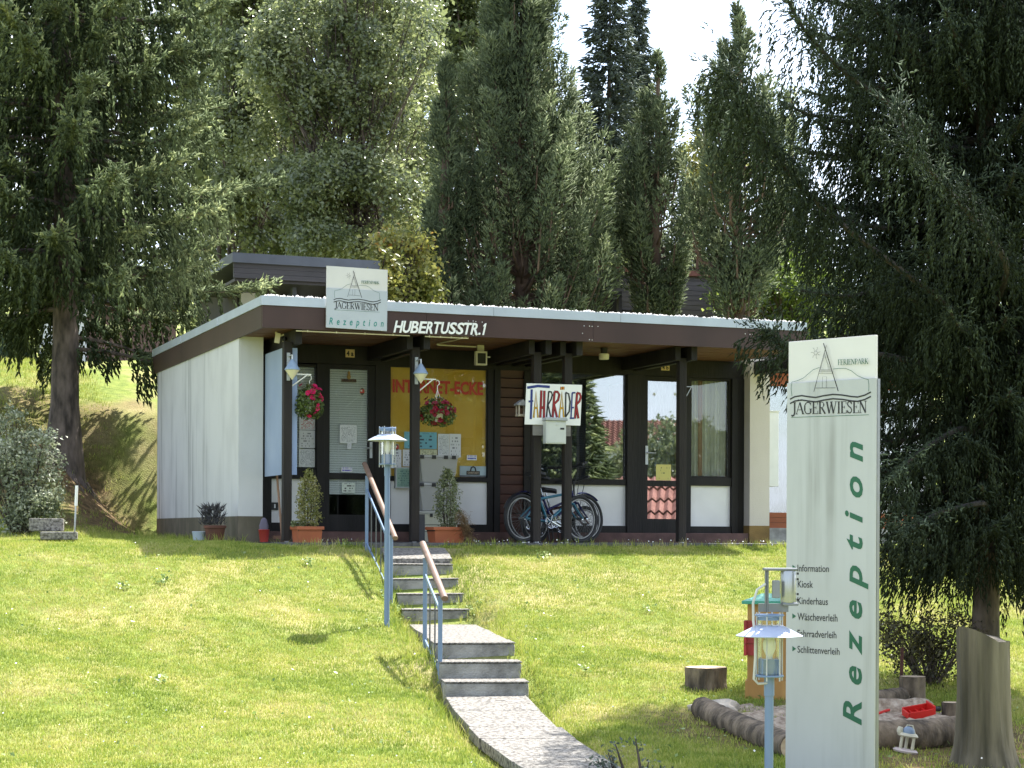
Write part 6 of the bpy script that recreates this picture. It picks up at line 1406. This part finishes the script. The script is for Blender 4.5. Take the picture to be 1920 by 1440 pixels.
V2 = V[-n:]; MB().add([(0,0,h-.01)]+[(x*.99,y*.99,z-.002) for x,y,z in V2], [(0,1+j,1+(j+1)%n) for j in range(n)]).build('cut_face', mat('dark_cut_wood', (.07,.06,.045), .95, .3, 12, .4), tk)
# little playhouse with a green roof
gph = on_ground(1440, 1312); phz = -R_(12)
ph_ = thing('playhouse', 'small orange wooden playhouse with green roof and red shutter, half behind the pylon', 'playhouse', (gph.x-.01, gph.y, gph.z-.03), phz); k = gph.y/FPX
M_ORW = mat('orange_stained_wood', (.30,.15,.035), .7, .3, 6, .2, 50, c2=(.46,.26,.075), stretch=(1,1,.25)); M_GRN = mat('green_roof_paint', (.04,.26,.17), .5, .15, 6)
wB = .36; hB_ = (1312-1127)*k
for i in range(5): MB().box(-.15+i*wB/5+.001, -.15+(i+1)*wB/5-.001, 0, .018, .17, hB_).build('plank', M_ORW, ph_)
MB().box(-.15,-.13,.019,.34,.17,hB_).build('side_wall', M_ORW, ph_); MB().box(-.15+wB-.02,-.15+wB,.019,.34,.17,hB_).build('side_wall', M_ORW, ph_); MB().box(-.15,-.15+wB,.341,.36,.17,hB_).build('back_wall', M_ORW, ph_)
MB().box(-.165,-.15+wB+.015,-.012,.37,.0,.169).build('base', M_ORW, ph_, bevel=.004)
x0, x1 = -.19, -.15+wB+.05
MB().prism([(x0,hB_),(x1,hB_),(x1,hB_+.025),(x0,hB_+.025)], -.05, .40).build('roof_board', M_GRN, ph_, bevel=.003)
cx_ = (x0+x1)/2; MB().add([(x0+.01,-.04,hB_+.026),(x1-.01,-.04,hB_+.026),(x1-.01,.39,hB_+.026),(x0+.01,.39,hB_+.026),(x0+.13,.10,hB_+.075),(x1-.13,.10,hB_+.075),(x1-.13,.26,hB_+.075),(x0+.13,.26,hB_+.075)], [(0,1,5,4),(1,2,6,5),(2,3,7,6),(3,0,4,7),(4,5,6,7)]).build('roof_top', mat('pale_green_roof_paint', (.10,.36,.27), .5, .15, 6), ph_)
for i in range(3): MB().box(-.172,-.152,-.06+.0,.05,.36+i*.09+.002,.36+(i+1)*.09-.002).build('shutter_board', mat('red_shutter_paint', (.30,.02,.015), .5, .2, 8), ph_)
for i in range(3): MB().box(-.172,-.08,-.02,-.002,.36+i*.09+.002,.36+(i+1)*.09-.002).build('shutter_board', bpy.data.materials['red_shutter_paint'], ph_)
# toys
g = on_ground(1722, 1353); M_TOY = mat('red_toy_plastic', (.55,.02,.015), .35, .08, 6); ty = thing('toy_tray', 'red plastic toy cart tray lying on the sand', 'toy', (g.x, g.y, g.z+.045), R_(14)); ty.rotation_euler = (R_(14), R_(-8), R_(14))
MB().box(-.095,.095,-.06,.06,0,.012).build('floor', M_TOY, ty, bevel=.003)
for a in ((-.098,.098,-.066,-.054,.0,.055),(-.098,.098,.054,.066,.0,.055),(-.104,-.092,-.054,.054,0,.05),(.092,.104,-.066,.066,0,.075)): MB().box(*a).build('side', M_TOY, ty, bevel=.003)
for x in (-.05,0,.05): MB().box(x-.006,x+.006,-.05,.05,.012,.03).build('rib', M_TOY, ty)
MB().tube([(.105,0,.03),(.17,0,.02)], .02, 10).build('hub', M_BLACK, ty, smooth=True)
g = on_ground(1658, 1350); sh_ = thing('toy_shovel', 'red plastic toy shovel at the edge of the pylon', 'toy', (g.x, g.y, g.z+.035), R_(35)); MB().bar((-.11,0,0),(.05,0,.03), .022, .016).build('handle', M_TOY, sh_, bevel=.003); MB().add([(-.11,-.03,-.005),(-.20,-.025,-.02),(-.20,.025,-.02),(-.11,.03,-.005),(-.12,0,-.016)], [(0,1,4),(1,2,4),(2,3,4),(3,0,4)]).build('blade', M_TOY, sh_)
g = on_ground(1697, 1413); tb = thing('toy_house', 'faded toy shelter with a blue domed roof on three pillars', 'toy', (g.x, g.y, g.z+.005), R_(-10)); tb.rotation_euler = (0, R_(9), R_(-10)); M_FAD = mat('faded_cream_plastic', (.50,.47,.36), .5, .12, 8)
MB().lathe([(.072,0),(.078,.012),(.068,.022),(.03,.024)], 20, sx=1.05, sy=.8).build('base', mat('faded_pink_plastic', (.48,.40,.38), .5, .1), tb, smooth=True)
for x, y in ((-.035,-.02),(.04,-.025),(.0,.035)): MB().tube([(x,y,.02),(x,y,.105)], .011, 8).build('pillar', M_FAD, tb, smooth=True)
MB().lathe([(.062,.104),(.068,.112),(.055,.128),(.04,.13)], 20, sx=1, sy=.8).build('roof_rim', M_FAD, tb, smooth=True); MB().lathe([(.042,.128),(.038,.15),(.02,.168),(.003,.172)], 16).build('dome', mat('faded_blue_plastic', (.16,.22,.30), .4, .1), tb, smooth=True)
MB().lathe([(.018,.12),(.022,.14),(.015,.16)], 10, (-.055,-.01,0)).build('figure', M_FAD, tb, smooth=True); MB().tube([(-.03,0,.13),(-.015,0,.178),(.02,0,.18),(.045,0,.125)], .005, 6).build('arch', M_FAD, tb, smooth=True)
g = on_ground(1690, 1290); p = at(1690, 1289, 14.6); rp = thing('rusty_post', 'thin rusty iron stake behind the stumps', 'stake', (p.x, p.y, gz(p.x,p.y))); MB().tube([(-.008,0,-.1),(.006,0,(1289-1190)*14.6/FPX)], .014, 8).build('stake', mat('rusty_iron', (.06,.02,.014), .85, .4, 14, .2), rp)
# ------------------------------------------------------------------ left bank
gs = on_ground(105, 1008, 12); Ys = 19.6
ls = thing('block_steps', 'small flight of rough concrete block steps beside the silvery shrub', 'steps', tuple(at(110, 1010, Ys)), R_(12))
for a, b, y0, y1, Yq in ((75,143,997,1012,19.6),(54,117,972,996,19.9)):
    p0, p1 = at(a, y1, Yq), at(b, y0, Yq); o = ls.location; MB().box(0, p1.x-p0.x, 0, .42, 0, p1.z-p0.z)  .build('block', M_SLAB, ls, bevel=.012).location = Matrix.Rotation(-R_(12), 3, 'Z') @ (Vector((p0.x, Yq, p0.z))-o)
p = at(140, 988, 20.4); mk = thing('marker_stake', 'thin grey marker stake with a pale head on the left lawn', 'stake', (p.x, p.y, gz(p.x,p.y)), 0); h = CAM.z+(HY-914)/FPX*20.4-gz(p.x,p.y)
MB().tube([(-.01,0,-.1),(.012,0,h*.66)], .010, 8).build('shaft', M_STEEL, mk, smooth=True); MB().tube([(.012,0,h*.64),(.02,0,h)], .016, 8).build('head', M_WHITE, mk, smooth=True)
# exposed roots of the spruce
rt = MB()
for a, L in ((-1.0,.75),(-.35,.7),(-1.9,.55),(.4,.7)):
    P = []
    for i in range(7): u = i/6; x, y = SPR.x+.15*math.cos(a)+math.cos(a+.5*u)*L*u, SPR.y+.15*math.sin(a)+math.sin(a+.5*u)*L*u; P.append((x-_b[0], y-_b[1], gz(x,y)-_b[2]+.02*(1-u)-.03-.05*u))
    rt.tube(P, [.09,.07,.05,.04,.03,.022,.012], 7)
rt.build('roots', M_BARK, big, smooth=True)
# ------------------------------------------------------------------ bungalows behind
def hbox(root, name, px0, px1, py0, py1, Y, d, m, dy=0):
    """a part seen between photo pixels at distance Y, d metres deep, in the coordinates of a root that is turned by PHI"""
    a = root.location; inv_ = Matrix.Rotation(-PHI, 3, 'Z'); o = Vector((UX, UY, 0)); nrm = Vector((VX, VY, 0)); org = Vector((at(root['_px'], 1000, Y).x, Y, 0))
    def hit(px, py): r = ray(px, py); k = ((org-CAM).dot(nrm)+dy)/r.dot(nrm); return inv_ @ (CAM+r*k-a)
    A, C = hit(px0, (py0+py1)/2), hit(px1, (py0+py1)/2); zc = hit((px0+px1)/2, py1).z, hit((px0+px1)/2, py0).z
    return MB().box(A.x, C.x, A.y, A.y+d, zc[0], zc[1]).build(name, m, root)
M_SLATEB = mat('blue_grey_roof_edge', (.075,.085,.11), .5, .15, 3); M_SLATES = mat('dark_violet_grey_boards', (.045,.04,.045), .6, .25, 5, .1, stretch=(.2,1,1)); M_VIOL = mat('violet_grey_boards', (.115,.10,.12), .65, .2, 4, .15, stretch=(.2,1,1))
ob = at(570, 560, 30); bu = thing('bungalow', 'dark flat roofed bungalow behind the left part of the reception roof', 'building', (ob.x, 30, gz(ob.x, 33)-.2), PHI); bu['_px'] = 570
hbox(bu, 'roof_edge', 436, 712, 481, 499, 30, 5, M_SLATEB)
for i in range(3): hbox(bu, 'fascia_board', 438, 708, 499.5+i*9.5, 508.6+i*9.5, 30, .04, M_SLATES, .05)
hbox(bu, 'soffit', 440, 706, 528.5, 534, 30, 2.2, M_SLATES, .12)
hbox(bu, 'wall', 444, 700, 534, 640, 30, 3.0, M_DARKIN, 1.6)
for a, b, m in ((450,500,M_INFILL),(502,526,M_CREAM),(538,552,M_BLUEG),(560,603,M_GLASS2)): 
    w = hbox(bu, 'window', a, b, 541, 640, 30, .05, M_TIMBER, 1.52); hbox(bu, 'infill_panel', a+2, b-2, 544, 636, 30, .03, m, 1.47)
for a in (548, 640): hbox(bu, 'post', a, a+8, 534, 640, 30, .1, M_SLATEB, .5)
hbox(bu, 'rafter', 528, 552, 527, 534, 30, 1.4, M_SLATES, .3)
ob = at(1280, 590, 36.5); bu2 = thing('bungalow', 'violet grey boarded bungalow with a red roof edge behind the slim pines', 'building', (ob.x, 36.5, gz(ob.x, 38)-.3), PHI); bu2['_px'] = 1280
hbox(bu2, 'roof_edge', 1120, 1432, 506, 516, 36.5, 5, mat('red_brown_roof_edge', (.22,.075,.05), .6, .2, 4))
for i in range(11): hbox(bu2, 'wall_board', 1122+i*.0, 1430, 516.6+i*9.2, 525.2+i*9.2, 36.5, .05, M_VIOL, .08+random.uniform(0,.012))
hbox(bu2, 'wall', 1124, 1428, 516.5, 640, 36.5, 3.5, M_SLATES, .2)
hbox(bu2, 'porch_roof', 1126, 1166, 545, 553, 36.5, .9, M_SLATES, -.85); hbox(bu2, 'porch_post', 1160, 1166, 553, 640, 36.5, .1, M_SLATES, -.8); hbox(bu2, 'door', 1130, 1159, 560, 640, 36.5, .04, M_TIMBER, .03); hbox(bu2, 'window', 1168, 1184, 581, 620, 36.5, .04, M_TIMBER, .03); hbox(bu2, 'shutter', 1186, 1216, 581, 620, 36.5, .04, mat('red_brown_shutter', (.16,.05,.035), .6), .03)
ob = at(190, 690, 41); bu3 = thing('bungalow', 'pinkish walled bungalow with a white end pillar behind the big spruce trunk', 'building', (ob.x, 41, gz(ob.x, 42)-.4), PHI); bu3['_px'] = 190
hbox(bu3, 'wall', 150, 330, 566, 705, 41, 5, mat('pinkish_brown_wall', (.20,.12,.10), .8, .2, 3)); hbox(bu3, 'end_pillar', 80, 98, 604, 705, 41, .5, M_WHITE, -.2); hbox(bu3, 'pillar', 150, 163, 560, 705, 41, .3, M_INFILL, -.15); hbox(bu3, 'roof', 60, 345, 552, 566, 41, 6, M_SLATES, -.4)
# neighbour unit to the right
M_OR = mat('orange_brown_board', (.30,.075,.020), .5, .15, 5, .1, 60, stretch=(.2,1,1)); sN = 2.3
nx0 = bt(1436, 850, sN)[0]; nx1 = nx0+2.6; nz = lambda py: bt(1458, py, sN)[1]
nh = bthing('neighbour_unit', 'neighbouring flat with orange boards and a curtained window, half hidden by the pylon', 'building', nx0, sN, 0)
for a, b in ((700, 711.5), (712, 724)): MB().box(0, 2.6, 0, .03, nz(b), nz(a)).build('board', M_OR, nh)
for a, b in ((961, 970), (970.5, 979.5), (980, 990)): MB().box(0, 2.6, 0, .03, nz(b), nz(a)).build('board', M_OR, nh)
MB().box(0, 2.6, .03, .2, nz(724), zW+.02).build('lintel', M_TIMBER, nh); MB().box(0, 2.6, -.03, .2, -.1, nz(990)).build('plinth', M_CONC, nh); MB().box(0, 2.6, .9, 1.0, 0, zW).build('room_wall', M_DARKIN, nh)
wn_ = MB().box(1.15, 1.22, .0, .07, nz(961), nz(724)).build('window', M_TIMBER, nh); MB().box(0, 1.15, .02, .027, nz(961), nz(724)).build('pane', M_GLASS2, wn_); MB().box(1.22, 2.6, .02, .027, nz(961), nz(724)).build('pane', M_GLASS2, wn_); curtain(wn_, 0, 2.6, nz(961), nz(724), .2, leaf_mat('grey_stripe_curtain', (.12,.12,.11), (.2,.2,.18), trans=.4, rough=.8, spec=.1), 34)
wbx = Rc(1440, 772, 1460, 912, 2.05); wp = bthing('white_meter_box', 'tall narrow white box fixed right of the warm toned wall end', 'box', wbx[0], 2.05, wbx[2]); MB().box(0, wbx[1]-wbx[0], 0, .22, 0, wbx[3]-wbx[2]).build('body', M_WHITE, wp, bevel=.004); MB().box(-.01, wbx[1]-wbx[0]+.01, -.012, .225, wbx[3]-wbx[2]+.001, wbx[3]-wbx[2]+.015).build('cap', M_WHITE, wp)
MB().box(pr[0]+.05, pr[1]-.06, .16, SRW-.005, zW-.165, zW-.004).build('beam', M_TIMBER, house, bevel=.004)
MB().box(-.02, 2.7, -.4, 3.0, zW+.024, zW+.14).build('roof', M_SLATES, nh)
# ------------------------------------------------------------------ what stands opposite, with one added spruce, as reflections in the panes
def mirror(p):
    o = bw(0, SF); n = Vector((VX, VY, 0)); p = Vector(p); return p-n*2*(p-o).dot(n)
EAST = math.atan2(-.687, .734)
def opp(px, Y): p = mirror(at(px, 1000, Y)); return p
M_TILE = mat('red_roof_tiles', (.20,.085,.065), .8, .3, 3, 0, c2=(.34,.16,.125)); M_HW = mat('white_house_wall', (.6,.62,.65), .8, .05, 2)
def tile_house(label, px, Y, w, z0, zeave, zridge, depth, rows_):
    p = opp(px, Y); d = (Vector((p.x, p.y, 0))-bw(4, SF)).normalized(); rz = math.atan2(d.y, d.x)-math.pi/2; h = thing('tiled_house', label, 'house', (p.x, p.y, gz(p.x,p.y)-.3), rz, 'houses across the road'); b = h.location.z
    MB().box(-w, w, 0, depth, 0, zeave-b).build('wall', M_HW, h)
    nx = int(w*2/.06); V, F = [], []
    for r in range(rows_):
        for e in (0, 1):
            u = (r+e)/rows_; y = -.4+u*(depth/2+.4); z = zeave-b+(zridge-zeave)*u+(.07 if e == 0 else 0)
            for i in range(nx+1): V.append((-w-.2+(2*w+.4)*i/nx, y, z+.055*math.sin(i*math.pi/2)))
        for i in range(nx): a = (2*r)*(nx+1)+i; F.append((a, a+1, a+nx+2, a+nx+1))
    MB().add(V, F).build('tiled_slope', M_TILE, h); MB().add([(-w-.2,depth/2,zridge-b),(w+.2,depth/2,zridge-b),(w+.2,depth+.4,zeave-b),(-w-.2,depth+.4,zeave-b)], [(0,1,2,3)]).build('back_slope', M_TILE, h)
    for x in (-w*.6, -w*.1, w*.4): f = MB().box(x, x+w*.22, -.03, .02, zeave-b-1.5, zeave-b-.5).build('window', M_TIMBER, h); MB().box(x+.08, x+w*.22-.08, -.04, -.031, zeave-b-1.42, zeave-b-.58).build('pane', mat('dark_pane', (.03,.035,.05), .1), f)
    return h
tile_house('white house with a red tiled roof across the road', 1150, 88, 3.2, 0, 4.1, 5.6, 6, 12)
tile_house('long low tiled house across the road', 1246, 58, 3.0, -1, .35, 1.95, 6, 4)
for px, Y, hh, lb in ((1062, 44, 6.2, 'spruce across the road standing alone'), (1010, 50, 8.5, 'taller spruce across the road beside the lower one'), (880, 43, 10.5, 'slender spruce added across the road to hide bright sky reflected at the red window lettering'), (760, 46, 9.5, 'dense spruce across the road opposite the yellow window'), (640, 48, 9.0, 'spruce across the road opposite the left glazed door')):  # the slender one is added to cover bright sky mirrored in the yellow window
    p = opp(px, Y); base = np.array([p.x, p.y, gz(p.x,p.y)-.2]); t = thing('spruce_tree', lb, 'tree', tuple(base), 0, 'spruces across the road'); trunk_mb(base, hh, .2, .03, .3).build('trunk', M_BARK, t); n_ = 5000; z = rng.uniform(.08,1,n_)**.9; a = rng.uniform(0,6.3,n_); rr = (1.9*(1-z)**.8+.1)*np.sqrt(rng.uniform(.05,1,n_)); P = np.stack([np.cos(a)*rr, np.sin(a)*rr, z*hh-.25*rr], 1)
    V, F, k = spindles(P, np.stack([np.cos(a),np.sin(a),-.3*np.ones(n_)],1)+rng.normal(0,.5,(n_,3)), .35, .05); crown('crown', [(V,F,k,rng.uniform(0,1,n_))], M_SPRUCE, t, (0,0,0))
for px, Y, r, lb in ((1235, 70, 2.0, 'round leafy tree across the road opposite the right glazed door'), (1330, 66, 1.7, 'leafy tree across the road opposite the curtained window'), (1175, 60, .9, 'low garden bush in front of the white house across the road')):
    p = opp(px, Y); base = np.array([p.x, p.y, gz(p.x,p.y)-.2]); t = thing('garden_tree', lb, 'tree', tuple(base), 0, 'garden trees across the road'); zc = 2.3 if r > 1 else .6; zc = CAM.z+2.0-base[2] if r > 1 else zc
    MB().tube([(0,0,0),(0,0,zc)], [.16,.06], 8).build('trunk', M_BARK, t); n_ = 9000; d = unit(rng.normal(size=(n_,3))); ns = 300; c = unit(rng.normal(size=(ns,3)))*(r*rng.uniform(.3,1,ns)**.6)[:,None]*np.array([1,1,1.15]); P = c[rng.integers(0,ns,n_)]+rng.normal(0,.16,(n_,3))+[0,0,zc]
    V, F, k = leaves(P, rng.normal(size=(n_,3))+[0,0,.6], .2, .6); crown('crown', [(V,F,k,rng.uniform(0,1,n_))], M_DECID, t, (0,0,0))
# ------------------------------------------------------------------ weeds and daisies in the lawn
def weeds():
    P, N, S = [], [], []
    for px, py, n, r in ((577,1062,9,.06),(651,1027,7,.06),(233,1107,8,.06),(308,1097,13,.08),(1022,1052,11,.08),(1215,1150,8,.06),(880,1158,10,.10),(748,1160,26,.14),(300,1285,6,.05),(1100,1270,6,.05)):
        g = on_ground(px, py); k = n*3; P.append(np.stack([g.x+rng.normal(0,r*.6,k), g.y+rng.normal(0,r*.6,k), np.zeros(k)], 1)); P[-1][:,2] = ground(P[-1][:,0], P[-1][:,1])+rng.uniform(.02,.085,k); N.append(rng.normal(0,.5,(k,3))+[0,-.25,1]); S.append(rng.uniform(.025,.05,k))
    k = 900; x = rng.uniform(-5,5,k*3); y = rng.uniform(10,19.5,k*3); t, s = ts(x, y); ok = (s < -.3) & (np.abs(x-path_c(y)) > .4) & (np.abs(x/y) < .3); x, y = x[ok][:k], y[ok][:k]
    P.append(np.stack([x, y, ground(x,y)+rng.uniform(.02,.05,len(x))], 1)); N.append(rng.normal(0,.5,(len(x),3))+[0,0,1]); S.append(rng.uniform(.015,.04,len(x)))
    P, N, S = np.concatenate(P), np.concatenate(N), np.concatenate(S); V, F, kk = leaves(P, N, S, .7); o = np_obj('lawn_weeds', V, F, leaf_mat('weed_leaves', (.13,.20,.05), (.24,.32,.10), (.42,.47,.24), trans=.35, rough=.35, clump=5), None, np.repeat(rng.uniform(0,1,len(P)), kk)); tag(o, kind='stuff')
    k = 170; t = rng.uniform(.4, 12, k); s = -.16-np.abs(rng.normal(0,.12,k)); x, y = C0.x+t*UX+s*VX, C0.y+t*UY+s*VY; x2 = rng.uniform(-4.5,4,500); y2 = rng.uniform(11,19,500); t2, s2 = ts(x2,y2); ok = (s2 < -.5) & (np.abs(x2-path_c(y2)) > .45); x, y = np.concatenate([x, x2[ok][:120]]), np.concatenate([y, y2[ok][:120]]); m_ = np.abs(x-path_c(y)) > .38; x, y = x[m_], y[m_]
    V, F, kk = leaves(np.stack([x, y, ground(x,y)+rng.uniform(.05,.10,len(x))], 1), rng.normal(0,.5,(len(x),3))+[0,-.4,.8], rng.uniform(.010,.020,len(x)), .9); o = np_obj('daisies', V, F, mat('white_petals', (.75,.75,.72), .6), None); tag(o, kind='stuff')
weeds()
